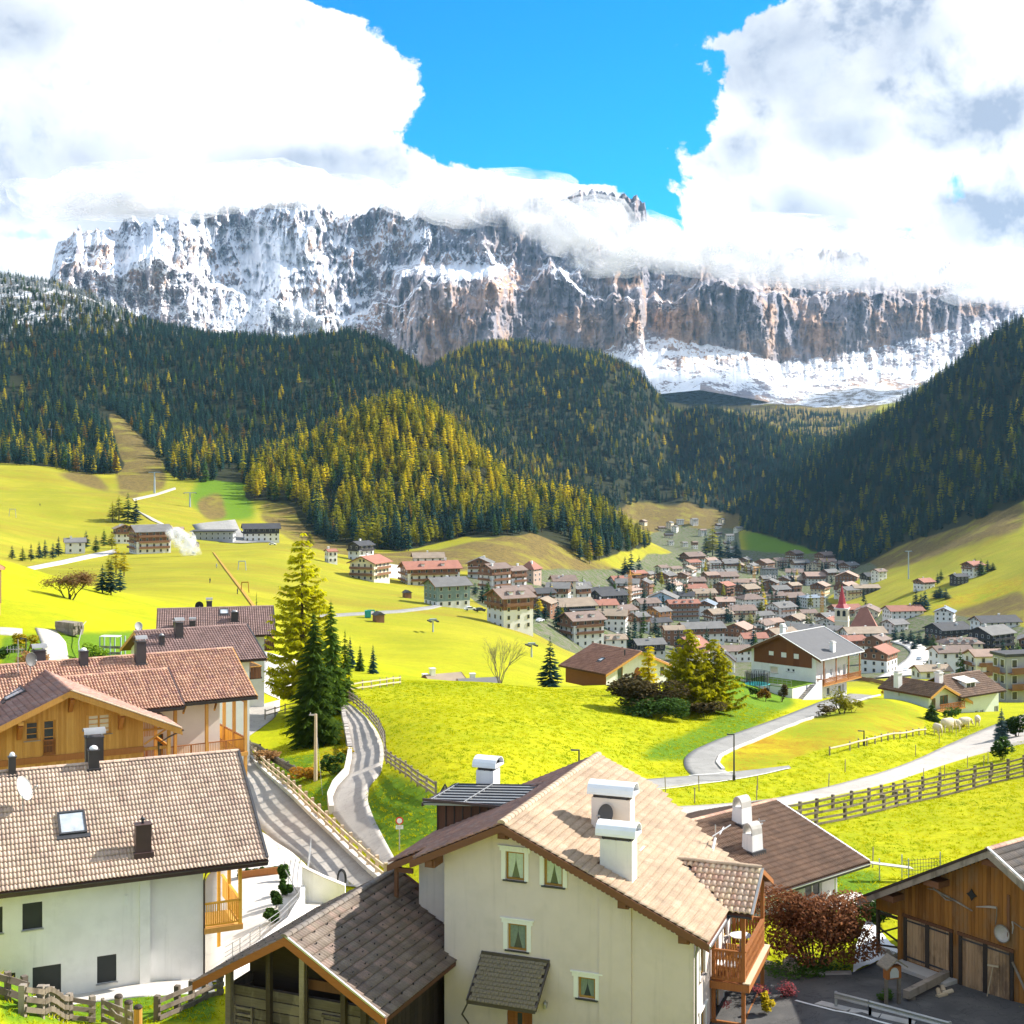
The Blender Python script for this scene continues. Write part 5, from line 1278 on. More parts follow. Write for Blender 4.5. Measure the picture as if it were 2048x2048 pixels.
def house_left():
 h=H('white_house','white plastered house with pale brown tiles, skylight and dark shutters, lower left',476,1503,71.5,7090,-26.0);e=h.e;k=.62;xe=6.4;y0=-17.5
 two_slopes(h,y0,0,xe,k,5.2,k,'tiles_grey',.355,.345,'roll2',300,nl=0)
 O=(5.48,0,0);zt=-k*5.48-.2
 ops=[(-11.15,-10.28,-6.12,-4.9),(-10.71,-9.46,-9.25,-7.9),(-7.85,-6.97,-9.1,-7.82),(-12.9,-11.45,-9.25,-8.0),(-12.9,-12.0,-6.1,-4.9)]
 w=Off(h.h);wall(w,O,Y_,X_,[(-17.3,zt),(-5.45,zt)],-h.h,ops);wall(w,(5.30,0,0),Y_,X_,[(-5.45,zt),(-2.87,zt)],-h.h)
 wall(w,(0,-2.87,0),-X_,Y_,[(-5.30,zt),(0,-.2),(4.4,-k*4.4-.2)],-h.h,[(-4.2,-3.2,-8.6,-6.6),(-2.2,-1.0,-6.2,-4.8),(.2,1.3,-6.2,-4.8)]);wall(w,(-4.4,0,0),Y_,-X_,[(-17.3,-k*4.4-.2),(-2.87,-k*4.4-.2)],-h.h)
 w.part('wall','plaster_white',e)
 pl=Off(h.h);pl.box(5.28,5.66,-5.92,-5.44,-h.h,zt+.1);pl.part('pilaster','plaster_white',e)
 for o in ops:
  f=Off(h.h);obox(f,O,Y_,X_,o[0]+.004,o[1]-.004,o[2],o[3]-.004,-.12,-.07)
  s=f.part('shutter','shutter_dark',e);q=Off(h.h);obox(q,O,Y_,X_,o[0]-.06,o[1]+.06,o[2]-.06,o[2]-.004,-.14,.08);q.part('sill','metal_grey',s)
 q=Off(h.h);obox(q,O,Y_,X_,-6.62,-6.45,-5.55,-5.1,.0,.05);q.part('vent_grille','white_paint',e)
 gutter(h,(xe+.06,y0,-k*xe-.02),(xe+.06,.05,-k*xe-.02),.09,'gutter',[(xe,-2.6,-4.1),(5.6,-2.8,-4.5),(5.42,-2.85,-4.9),(5.42,-2.85,-h.h)])
 f=Off(h.h);f.box(xe-.02,xe+.03,y0,0.02,-k*xe-.28,-k*xe-.03);f.box(5.48,xe-.02,y0,-.0,-k*xe-.26,-k*xe-.23);f.part('fascia','sheet_brown',e)
 rakes(h,0.0,xe,k,5.2,k,'sheet_dark',.22,.05);b=Off(h.h);b.beam((0,.02,.11),(xe,.02,-k*xe+.11),.12,.08);b.part('verge_sheet','metal_dark',e)
 flue_box(h,5.25,-5.72,-k*5.25,.6,.72,1.35,'sheet_brown',style='cowl',slope=.1,label='brown sheet chimney low on the slope')
 flue_box(h,.15,-7.38,-.1,.5,.5,.85,'sheet_dark','white_paint',style='round',label='slim dark chimney on the ridge');flue_box(h,-.7,-7.25,-.3,.7,.86,1.55,'sheet_dark','zinc',style='barrel',label='tall dark chimney with half round hood')
 flue_box(h,.12,-11.25,-.1,.32,.34,.85,'sheet_dark','metal_white',style='round',label='narrow dark chimney near the left edge')
 skylight(h,(3.35,-8.75,-k*3.35+.05),Y_,Vector((-1,0,k)),1.28,1.42)
 b=h.M@Vector((2.38,-10.93,h.h-1.5));dish_thing('large white satellite dish on a mast on the pale tiled roof',b,(.80,-.15,0),.56,'dish',1.15,.45)
 b=Off(h.h);b.box(3.0,5.5,-2.8,-1.0,-7.42,-7.28);b.beam((5.48,-2.85,-7.36),(5.48,-1.0,-7.36),.1,.26);b.beam((3.0,-1.02,-7.36),(5.48,-1.02,-7.36),.1,.26);b.part('balcony_floor','larch',e)
 r=Off(h.h);r.beam((5.44,-2.82,-6.05),(5.44,-1.08,-6.05),.12,.08);r.beam((5.44,-1.1,-6.05),(1.2,-1.1,-6.05),.12,.08);r.beam((5.44,-2.82,-7.1),(5.44,-1.08,-7.1),.07,.06);rl=r.part('railing','larch_bright',e)
 pickets(h,(5.44,-2.78),(5.44,-1.12),-7.1,-6.08,16,'larch_bright',rl,.05,.03);pickets(h,(5.36,-1.1),(1.3,-1.1),-7.1,-6.08,22,'larch_bright',rl,.13,.03)
 for x in(5.42,2.9,.4):b=Off(h.h);b.box(x-.08,x+.08,-1.18,-1.02,-h.h if x<1 else-7.3,-k*x-.2);b.part('post','larch_bright',e)
 return h
HL=house_left()
def house_wood():
 h=H('timber_chalet','honey coloured timber chalet with red brown tiles behind the white house at left',141,1383,82,-450,-26.2);e=h.e;k=.436;xr,xl=6.8,7.0;O=(0,1.0,0)
 zr=lambda x:-k*abs(x)-.2;yb=11.0
 two_slopes(h,0,yb,xr,k,xl,k,'tiles_wood',.42,.36,'roll1',60,nl=200,ridge='tiles_wood')
 ops=[(-2.45,-1.69,-2.95,-1.82),(-1.43,-.73,-3.9,-1.8),(1.2,2.6,-2.95,-1.72),(-2.45,-1.5,-6.6,-5.05),(-1.2,-.2,-6.6,-5.0),(2.9,3.8,-6.0,-4.75)]
 w=Off(h.h);wall(w,O,X_,-Y_,[(-6.0,zr(-6)),(0,zr(0)),(4.62,zr(4.62))],-h.h,ops);wall(w,(4.62,1,0),Y_,X_,[(0,zr(4.62)),(9,zr(4.62))],-h.h);wall(w,(-6,1,0),Y_,-X_,[(0,zr(6)),(9,zr(6))],-h.h);wl=w.part('wall','larch',e)
 boards(h,wl,O,X_,-Y_,-5.95,4.6,-4.4,lambda x:zr(x)-.02,.15,'larch',.025,0,skip=[(o[0],o[1],o[2],o[3])for o in ops]);boards(h,wl,O,X_,-Y_,-5.95,4.6,-h.h,lambda x:-4.36,.15,'larch',.02,0,skip=ops)
 b=Off(h.h);obox(b,O,X_,-Y_,-6.0,4.64,-4.36,-3.98,.0,.07);b.part('cross_band','balcony_wood',e)
 window(h,O,X_,-Y_,*ops[0],frame='larch',pane='glass',sill='grey_wood',fw=.09,cross=2)
 window(h,O,X_,-Y_,*ops[1],frame='larch',pane='glass',sill=None,fw=.09,cross=3)
 g=Off(h.h);obox(g,O,X_,-Y_,-1.45,-.70,-3.06,-2.98,.03,.08);obox(g,O,X_,-Y_,-1.45,-.70,-3.94,-3.88,.03,.08);gr=g.part('window_rail','balcony_wood',e)
 for i in range(9):g=Off(h.h);x=-1.41+i*.083;obox(g,O,X_,-Y_,x,x+.04,-3.88,-3.06,.04,.07);g.part('baluster','balcony_wood',gr)
 window(h,O,X_,-Y_,*ops[2],frame='larch',pane='blind',sill='grey_wood',fw=.10,mull=1,cross=3)
 for o in ops[3:]:window(h,O,X_,-Y_,*o,frame='larch',pane='glass_green',sill='grey_wood',fw=.09)
 for x,z in((.15,-.42),(3.15,-1.78),(-2.85,-1.82),(-5.2,-2.8)):
  b=Off(h.h);b.prism([(x-.12,.98,z),(x-.12,.25,z),(x-.12,.12,z-.12),(x-.12,.72,z-.95),(x-.12,.98,z-1.02)],(.24,0,0));b.part('bracket','larch_dark',e)
  b=Off(h.h);b.box(x-.16,x+.16,.04,.99,z+.003,z+.22);b.part('purlin','larch',e)
 rakes(h,-.02,xr,k,xl,k,'larch',.34,.07);b=Off(h.h);b.beam((0,.02,.1),(xr,.02,-k*xr+.1),.20,.06);b.part('verge_board','fence_pale',e)
 sf=Off(h.h);slab(sf,[(0,0.06,-.19),(xr,.06,-k*xr-.19),(xr,1.0,-k*xr-.19),(0,1.0,-.19)],.03);slab(sf,[(-xl,0.06,-k*xl-.19),(0,.06,-.191),(0,1.0,-.191),(-xl,1.0,-k*xl-.19)],.03);sf.part('soffit','larch',e)
 for x,y in((6.25,1.1),(6.25,4.5)):b=Off(h.h);b.box(x-.1,x+.1,y-.1,y+.1,-h.h,-k*x-.2);b.part('post','larch',e)
 b=Off(h.h);b.beam((4.62,1.1,-4.2),(6.3,1.1,-4.2),.12,.2);b.beam((4.62,1.1,-3.0),(6.3,1.1,-3.0),.1,.12);b.beam((6.25,1.1,-4.2),(6.25,4.5,-4.2),.12,.2);b.box(4.62,6.3,1.2,4.6,-6.0,-5.85);b.beam((4.7,1.1,-3.9),(6.2,1.1,-3.0),.08,.1);b.part('bay_frame','larch',e)
 rl=Off(h.h);rl.beam((4.62,1.1,-4.95),(6.3,1.1,-4.95),.1,.07);rl=rl.part('railing','larch',e);pickets(h,(4.7,1.1),(6.2,1.1),-5.85,-4.98,14,'larch',rl,.05,.03);pickets(h,(4.7,4.4),(6.2,4.4),-4.1,-2.9,14,'larch',rl,.05,.03)
 gutter(h,(xr+.05,-.05,-k*xr-.03),(xr+.05,yb,-k*xr-.03),.08,'gutter',[(xr,.1,-k*xr-.1),(6.1,.6,-3.5),(5.6,1.0,-3.9),(5.6,1.0,-h.h)])
 skylight(h,(-2.35,6.3,k*-2.35+.06),-Y_,Vector((1,0,k)),2.1,1.35,split=True)
 flue_box(h,-4.1,3.2,-k*4.1,.3,.3,.7,'sheet_dark',style='cowl')
 return h
HW=house_wood()
def house_orange():
 h=H('tiled_wing','orange tiled house wing with larch balcony posts beside the curved road',465,1297,97,5545,-26.6);e=h.e;k=.526;xe=5.0;y0=-19.0
 two_slopes(h,y0,0,xe,k,5.0,k,'tiles_orange',.205,.33,'roll1',0,nl=0)
 dk=Off(h.h);zz=lambda x:-k*x+.14
 slab(dk,[(1.8,-12.6,zz(1.8)),(5.5,-12.6,zz(5.5)),(5.5,-5.25,zz(5.5)),(1.8,-5.25,zz(1.8))],.16);dk.part('lower_roof','brown_board',e)
 s=math.sqrt(1+k*k);tile_field(e,h.h,(5.5,-12.6,zz(5.5)+.02),Y_,Vector((-1,0,k)),7.35,3.7*s,.205,.33,'tiles_orange','roll1',None,0)
 ridge_caps(e,h.h,(1.78,-12.6,zz(1.8)+.06),(1.78,-5.2,zz(1.8)+.06),'tiles_orange',.4,.12,singles=40)
 b=Off(h.h);b.beam((1.75,-5.22,zz(1.75)+.08),(5.52,-5.22,zz(5.52)+.08),.1,.1);b.part('verge_sheet','sheet_brown',e)
 zt=-k*3.72-.2;ztop=lambda x:zt
 w=Off(h.h);O=(3.72,0,0);wall(w,O,Y_,X_,[(-19,zt-.7),(-2.2,zt-.7)],-h.h,[(-6.6,-6.1,-6.4,-4.8)]);wall(w,(0,-2.2,0),-X_,Y_,[(-3.72,zt),(0,-.25),(3.7,zt)],-h.h,[(-3.0,-2.0,-6.3,-4.4),(-.8,.6,-5.9,-4.5)]);w.part('wall','plaster_pink',e)
 window(h,O,Y_,X_,-6.6,-6.1,-6.4,-4.8,frame='larch_dark',sill=None)
 w=Off(h.h);wall(w,O,Y_,X_,[(-19,zt),(-2.2,zt)],zt-.7);ub=w.part('upper_wall','larch',e);boards(h,ub,O,Y_,X_,-12,-2.2,zt-.72,lambda x:zt,.17,'larch',.03)
 for y in(-5.6,-3.45,-.72):
  b=Off(h.h);b.box(4.62,4.82,y-.1,y+.1,-h.h if y>-1 else-7.4,-k*4.7-.2);b.part('post','larch',e)
  if y<-1:b=Off(h.h);b.beam((4.7,y+.55,-k*4.7-.9),(3.8,y+1.0,-3.0),.12,.14);b.part('brace','larch',e)
 b=Off(h.h);b.box(3.0,4.85,-9,-.6,-6.62,-6.45);b.beam((4.85,-9,-6.55),(4.85,-.6,-6.55),.1,.26);b.beam((4.85,-.62,-6.55),(-3.2,-.62,-6.55),.1,.26);b.box(-3.4,3.7,-2.2,-.6,-6.62,-6.46);b.part('balcony_floor','larch',e)
 r=Off(h.h);r.beam((4.72,-9,-5.55),(4.72,-.7,-5.55),.09,.06);r.beam((4.72,-9,-6.38),(4.72,-.7,-6.38),.06,.05);r.beam((4.72,-.7,-5.5),(-3.2,-.7,-5.5),.12,.08)
 for y in(-7.5,-4.5,-2.1):r.box(4.68,4.76,y-.04,y+.04,-6.45,-5.55)
 rl=r.part('railing','larch_dark',e);pickets(h,(4.72,-8.0),(4.72,-.8),-6.38,-5.58,62,'larch',rl,.03,.025);pickets(h,(4.6,-.7),(-3.0,-.7),-6.45,-5.52,40,'larch_bright',rl,.17,.03)
 for x in(2.4,.3,-2.0,-4.3):b=Off(h.h);b.box(x-.1,x+.1,-.82,-.62,-h.h,-k*abs(x)-.2);b.part('post','larch',e)
 b=Off(h.h);b.beam((4.7,-.72,-3.0),(0,-.72,-3.0),.1,.14);b.beam((4.6,-.72,-2.95),(2.0,-.72,-1.5),.1,.12);b.part('gable_truss','larch',e)
 gutter(h,(xe+.06,-5.2,-k*xe-.02),(xe+.06,.04,-k*xe-.02),.09,'metal_dark');gutter(h,(5.56,-12.6,zz(5.5)-.05),(5.56,-5.2,zz(5.5)-.05),.09,'metal_dark')
 f=Off(h.h);f.box(xe-.03,xe+.02,y0,.02,-k*xe-.24,-k*xe-.03);f.box(5.47,5.52,-12.6,-5.2,zz(5.5)-.24,zz(5.5)-.03);f.part('fascia','sheet_dark',e)
 rakes(h,.0,xe,k,5.0,k,'larch',.24,.06)
 flue_box(h,.75,-6.84,-.4,.62,.66,1.45,'sheet_dark','zinc',style='barrel',label='tall dark chimney with zinc hood');flue_box(h,.5,-10.6,-.3,.5,.55,.95,'sheet_dark','white_paint',style='round',label='dark chimney with round white cap');flue_box(h,-.6,-13.3,-.5,.7,.8,1.25,'sheet_dark','zinc',style='barrel',label='wide dark chimney with zinc hood')
 b=h.M@Vector((1.2,-14.2,h.h-.55));dish_thing('dark satellite dish beside the grey aerial on the orange tiled roof',b,(.75,-.5,0),.42,'dish_dark',1.0,.2)
 t=thing('aerial','thin grey television aerial on the orange tiled roof','aerial',h.M@Vector((.9,-14.9,h.h-.4)))
 m=MB();m.tube([(0,0,-.3),(0,0,2.2)],.025,6);m.part('mast',MATS['metal_grey'],t);m=MB();m.tube([(-.9,.3,1.5),(.5,-.2,1.6)],.02,5)
 for q in range(6):m.tube([(-.8+q*.22,.27-q*.08,1.3),(-.8+q*.22,.27-q*.08,1.75)],.012,4)
 m.part('antenna',MATS['metal_grey'],t)
 return h
HO=house_orange()
def house_row(name,label,u,v,D,vp,zb,k,xe,y0,chim,skyl,wallw='plaster_white',balc=True,stone=False):
 h=H(name,label,u,v,D,vp,zb);e=h.e;zt=-k*(xe-1.1)-.2;xw=xe-1.1
 two_slopes(h,y0,0,xe,k,xe-.3,k,'tiles_brown',.24,.36,'roll1',0,nl=0)
 w=Off(h.h);wall(w,(xw,0,0),Y_,X_,[(y0+.8,zt),(-1.2,zt)],-h.h,[(-3.4,-2.4,zt-1.9,zt-.6),(-6.4,-5.4,zt-1.9,zt-.6)]);so=[(-xw+.6,-xw+1.7,zt-1.7,zt-.4),(-xw+2.6,-xw+3.6,-h.h+.9,-h.h+2.0),(-xw+.6,-xw+1.6,-h.h+.9,-h.h+2.0),(.4,1.6,zt-1.7,zt-.2)]
 wall(w,(0,-1.2,0),-X_,Y_,[(-xw,zt),(0,-.2),(xw,zt)],-h.h,so);wall(w,(-xw,0,0),Y_,-X_,[(y0+.8,zt),(-1.2,zt)],-h.h);wall(w,(0,y0+.8,0),X_,-Y_,[(-xw,zt),(0,-.2),(xw,zt)],-h.h);w.part('wall',wallw,e)
 for a,b,c,d in((-3.4,-2.4,zt-1.9,zt-.6),(-6.4,-5.4,zt-1.9,zt-.6)):window(h,(xw,0,0),Y_,X_,a,b,c,d,frame='white_paint')
 for o in so:window(h,(0,-1.2,0),-X_,Y_,*o,frame='white_paint',pane='glass_green',mull=1)
 if balc:
  b=Off(h.h);b.box(-xw+.3,xw,-1.15,-.05,zt-2.15,zt-2.0);b.part('balcony_floor','dark_wood',e);r=Off(h.h);r.beam((xw,-.1,zt-1.05),(-xw+.3,-.1,zt-1.05),.1,.08);r.beam((xw,-1.1,zt-1.05),(xw,-.1,zt-1.05),.1,.08);rl=r.part('railing','larch',e)
  pickets(h,(xw-.05,-.1),(-xw+.3,-.1),zt-2.1,zt-1.08,26,'brown_beam',rl,.2,.03);pickets(h,(xw,-1.1),(xw,-.15),zt-2.1,zt-1.08,4,'brown_beam',rl,.2,.03)
 rakes(h,.0,xe,k,xe-.3,k,'larch',.24,.06);rakes(h,y0-.05,xe,k,xe-.3,k,'larch',.24,.06)
 gutter(h,(xe+.06,y0,-k*xe-.02),(xe+.06,.04,-k*xe-.02),.09,'metal_dark');b=Off(h.h);b.beam((0,.03,.1),(xe,.03,-k*xe+.1),.1,.08);b.part('verge_sheet','metal_dark',e)
 for x,y,ht,st,wd in chim:flue_box(h,x,y,-k*abs(x),wd,wd,ht,'sheet_dark','zinc',style=st)
 for x,y in skyl:skylight(h,(x,y,-k*x+.05),Y_,Vector((-1,0,k)),1.0,1.1)
 return h
HR3=house_row('brown_roofed_house','brown roofed white house with dark balcony, nearer of two beyond the orange roof',493,1250,124,6000,-29.0,.40,5.8,-10.2,[(1.3,-6.6,1.25,'barrel',.7),(-.4,-9.7,.7,'round',.5),(2.5,-8.4,.8,'round',.45)],[])
HR4=house_row('brown_roofed_house','furthest brown roofed house with small skylight, beside the tall golden larch',546,1213,152,12600,-30.0,.44,5.6,-12.6,[(-.5,-7.0,.9,'barrel',.6),(2.6,-4.3,.9,'round',.75),(3.6,-8.8,.6,'barrel',.6),(3.6,-10.6,.5,'barrel',.5)],[(1.0,-5.4)],'plaster_white')
b_=HR4.M@Vector((-.6,-8.1,HR4.h-.3));dish_thing('black satellite dish on the ridge of the furthest brown roof',b_,(.3,-.9,0),.45,'black',.5,.2)
b_=HR3.M@Vector((.2,-9.9,HR3.h));dish_thing('small grey dish on the gable of the nearer brown roof',b_,(.6,-.7,0),.35,'dish',.5,.2)
# --- old barn in front, brown house behind, barn on the right, further chalets
def old_barn():
 h=H('old_barn','old weathered log barn with dark tiled roof against the sage house',569,1876,51.7,2150,-24.2,'barn');e=h.e;k=.56;xr,xl,y1=4.33,4.18,9.5
 two_slopes(h,0,y1,xr,k,xl,k,'tiles_slate',.34,.40,'rib2',300,clipr=lambda x,y:y<9.5-max(0,x-.2)*.5 or y<6.6,nl=60,ridge='tiles_barn',rw=.15)
 O=(0,1.15,0);zt=lambda x:-k*abs(x)-.22
 bk=Off(h.h);wall(bk,(0,2.6,0),X_,-Y_,[(-3.3,zt(3.3)),(0,zt(0)),(3.3,zt(3.3))],-h.h);bk.part('inner_wall','dark_wood',e)
 lw=Off(h.h);zl=-2.4
 nlog=9
 for i in range(nlog):
  z0=-h.h+.15+i*.42;z1=z0+.38
  if z1>-2.3:break
  b=Off(h.h);b.box(-3.25,3.25,1.15,1.35,z0,min(z1,-2.35));b.part('log','old_wood',e)
  b=Off(h.h);b.box(3.12,3.3,1.36,9.0,z0+.02,z1+.01);b.part('log','old_wood',e);b=Off(h.h);b.box(-3.3,-3.12,1.36,9.0,z0+.02,z1+.01);b.part('log','old_wood',e)
 b=Off(h.h);b.box(-.1,3.2,1.2,1.32,-2.34,-1.95);b.part('beam','brown_board',e)
 for i in range(20):y=1.5+i*.36;b=Off(h.h);b.box(3.31,3.34,y,y+.34,-h.h,zt(3.3)-.02);b.part('board','dark_wood',e)
 for x,a,m in((-3.1,.12,'old_wood'),(-1.25,.1,'dark_wood'),(.28,.11,'grey_wood'),(.44,.05,'dark_wood'),(2.1,.1,'dark_wood'),(3.0,.12,'dark_wood')):
  b=Off(h.h);b.box(x-a,x+a,.88-a,.88+a,-h.h,zt(x)-.02);b.part('post',m,e)
 b=Off(h.h)
 b.box(-3.0,-2.93,1.0,1.1,-4.9,-3.4);b.box(-2.2,-2.13,1.0,1.1,-4.9,-3.4)
 for i in range(6):b.box(-2.93,-2.2,1.03,1.08,-4.85+i*.26,-4.75+i*.26)
 b.part('ladder','grey_wood',e)
 b=Off(h.h);b.beam((2.2,.95,-4.4),(3.3,.8,-5.4),.5,.05);b.beam((-1.0,.95,-h.h),(-.95,.95,-4.3),.3,.14,(0,1,0));b.part('leaning_plank','pale_wood',e)
 b=Off(h.h);b.box(1.1,1.9,1.06,1.14,-4.9,-3.35);b.box(1.0,1.1,1.04,1.14,-5,-3.25);b.box(1.9,2.0,1.04,1.14,-5,-3.25);b.box(1.0,2.0,1.03,1.145,-3.26,-3.15);b.part('hatch','old_wood',e)
 rb=rakes(h,-.03,xr,k,xl,k,'larch_dark',.30,.07);b=Off(h.h);b.beam((0,.0,.1),(xr,.0,-k*xr+.1),.10,.07);b.part('verge_sheet','metal_grey',e)
 for y in(2.4,4.0,5.6):
  b=Off(h.h);b.beam((3.1,y,zt(3.1)+.02),(xr-.05,y,-k*xr-.2),.1,.16);b.part('rafter','dark_wood',e)
 t=Off(h.h)
 for i in range(9):
  for j in range(10):
   x=.45+j*.40;y=.5+i*.98+(.45 if j%2 else 0)
   if y<9.2-max(0,x-.2)*.5-.3:z=-k*x+.07;t.box(x-.016,x+.016,y-.03,y+.03,z-.04,z+.045)
 for i in range(8):
  for j in range(5):x=-(.8+j*.75);y=.6+i*1.1+(.5 if j%2 else 0);z=k*x+.07;t.box(x-.016,x+.016,y-.03,y+.03,z-.04,z+.045)
 t.part('snow_hook','black',e,kind='stuff')
 return h
HB=old_barn()
def house_behind():
 h=H('brown_tiled_house','low white house with big brown ribbed tile roof, behind the russet bush',1550.5,1600.5,77,4270,-24.4);e=h.e;k=.323;xe,y0=6.36,-11.5
 two_slopes(h,y0,0,xe,k,5.6,k,'tiles_mid',.165,.40,'roll1',0,nl=0,ridge='tiles_orange')
 xw=5.24;zt=-k*xw-.18;w=Off(h.h);ops=[(-4.0,-2.6,-3.55,-2.3)]
 wall(w,(xw,0,0),Y_,X_,[(y0+1,zt),(-1.5,zt)],-h.h,ops);wall(w,(0,-1.5,0),-X_,Y_,[(-xw,zt),(0,-.2),(4.6,-k*4.6-.2)],-h.h,[(-4.2,-3.0,-3.5,-2.3),(-1,.5,-3.2,-2.0)]);wall(w,(0,y0+1,0),X_,-Y_,[(-4.6,-k*4.6-.2),(0,-.2),(xw,zt)],-h.h);w.part('wall','plaster_white',e)
 window(h,(xw,0,0),Y_,X_,*ops[0],frame='white_paint',pane='glass',mull=1);window(h,(0,-1.5,0),-X_,Y_,-4.2,-3.0,-3.5,-2.3,frame='white_paint')
 gutter(h,(xe+.06,y0,-k*xe-.02),(xe+.06,.04,-k*xe-.02),.09,'metal_white',[(xe,-1.6,-2.2),(5.6,-1.5,-2.45),(5.3,-1.45,-2.6),(5.3,-1.45,-h.h)])
 f=Off(h.h);f.box(xe-.03,xe+.02,y0,.02,-k*xe-.25,-k*xe-.04);f.part('fascia','metal_dark',e)
 b=Off(h.h);b.beam((0,.03,.08),(xe,.03,-k*xe+.08),.10,.06);b.part('verge_sheet','metal_white',e);rakes(h,.0,xe,k,5.6,k,'brown_beam',.22,.05)
 for x,y,lab in((1.15,-4.22,'white chimney with round arched top nearer the ridge'),(3.3,-5.9,'white chimney with round arched top lower on the slope')):
  b=Off(h.h);z=-k*x;n=8;w2,d2=.33,.40
  b.add([(x-w2*1.15,y-d2*1.1,z-.4),(x+w2*1.15,y-d2*1.1,z-.4),(x+w2*1.15,y+d2*1.1,z-.4),(x-w2*1.15,y+d2*1.1,z-.4),(x-w2,y-d2,z+.95),(x+w2,y-d2,z+.95),(x+w2,y+d2,z+.95),(x-w2,y+d2,z+.95)],[(0,1,5,4),(1,2,6,5),(2,3,7,6),(3,0,4,7),(4,5,6,7)])
  c=b.part('chimney','plaster_white',e,label=lab);hd=Off(h.h);vs=[]
  for r_ in(1.0,.8):
   for yy in(y-d2,y+d2):
    for i in range(n+1):t=math.pi*i/n;vs.append((x-math.cos(t)*w2*r_,yy,z+.952+math.sin(t)*.48*r_+(0.12 if 0<i<n else 0)))
  m=n+1;hd.add(vs,[(i,i+1,m+i+1,m+i)for i in range(n)]+[(i,2*m+i,2*m+i+1,i+1)for i in range(n)]+[(m+i,m+i+1,3*m+i+1,3*m+i)for i in range(n)]+[(2*m+i,3*m+i,3*m+i+1,2*m+i+1)for i in range(n)]);hd.part('hood','concrete',c)
  fb=Off(h.h);fb.box(x-.48,x+.48,y-.55,y+.55,z-.4,z+.0+.12);fb.part('flashing','metal_dark',c)
 t=thing('aerial','small grey aerial standing by the lower white chimney of the brown roof','aerial',h.M@Vector((3.0,-5.0,h.h-.95)));m=MB();m.tube([(0,0,-.1),(0,0,1.4)],.03,6);m.part('mast',MATS['metal_grey'],t);m=MB();m.tube([(-.2,.1,1.2),(.3,-.1,1.3)],.03,5);m.tube([(0,0,1.0),(.2,.15,1.1)],.05,6);m.part('antenna',MATS['metal_grey'],t)
 t=thing('aerial','white cross shaped aerial with silver strut at the eave of the sage house','aerial',HM.M@Vector((6.6,9.6,HM.h-2.95)));m=MB();m.tube([(0,0,-.4),(0,0,1.1)],.03,6);m.part('mast',MATS['metal_grey'],t);m=MB();m.tube([(-.15,-.1,.6),(.75,.35,1.0)],.03,5);m.tube([(.15,-.3,.75),(.45,.5,.85)],.025,5);m.tube([(-.5,-1.2,-.5),(0,0,.5)],.06,6);m.part('antenna',MATS['metal_white'],t)
 for i in range(5):
  for j in range(4):
   q=h.M@Vector((xw+.6+i*.82,-3.0+j*.82+(2.0 if i>2 else 0),.0));z=T1(q.x,q.y);m=MB();m.box(-.39,.39,-.39,.39,-.05,.07)
   o=m.part('paving_slab',MATS['concrete_pale'],e);o.matrix_local=h.Mi@(Matrix.Translation((q.x,q.y,z))@Matrix.Rotation(e.rotation_euler[2],4,'Z'))
 return h
HBH=house_behind()
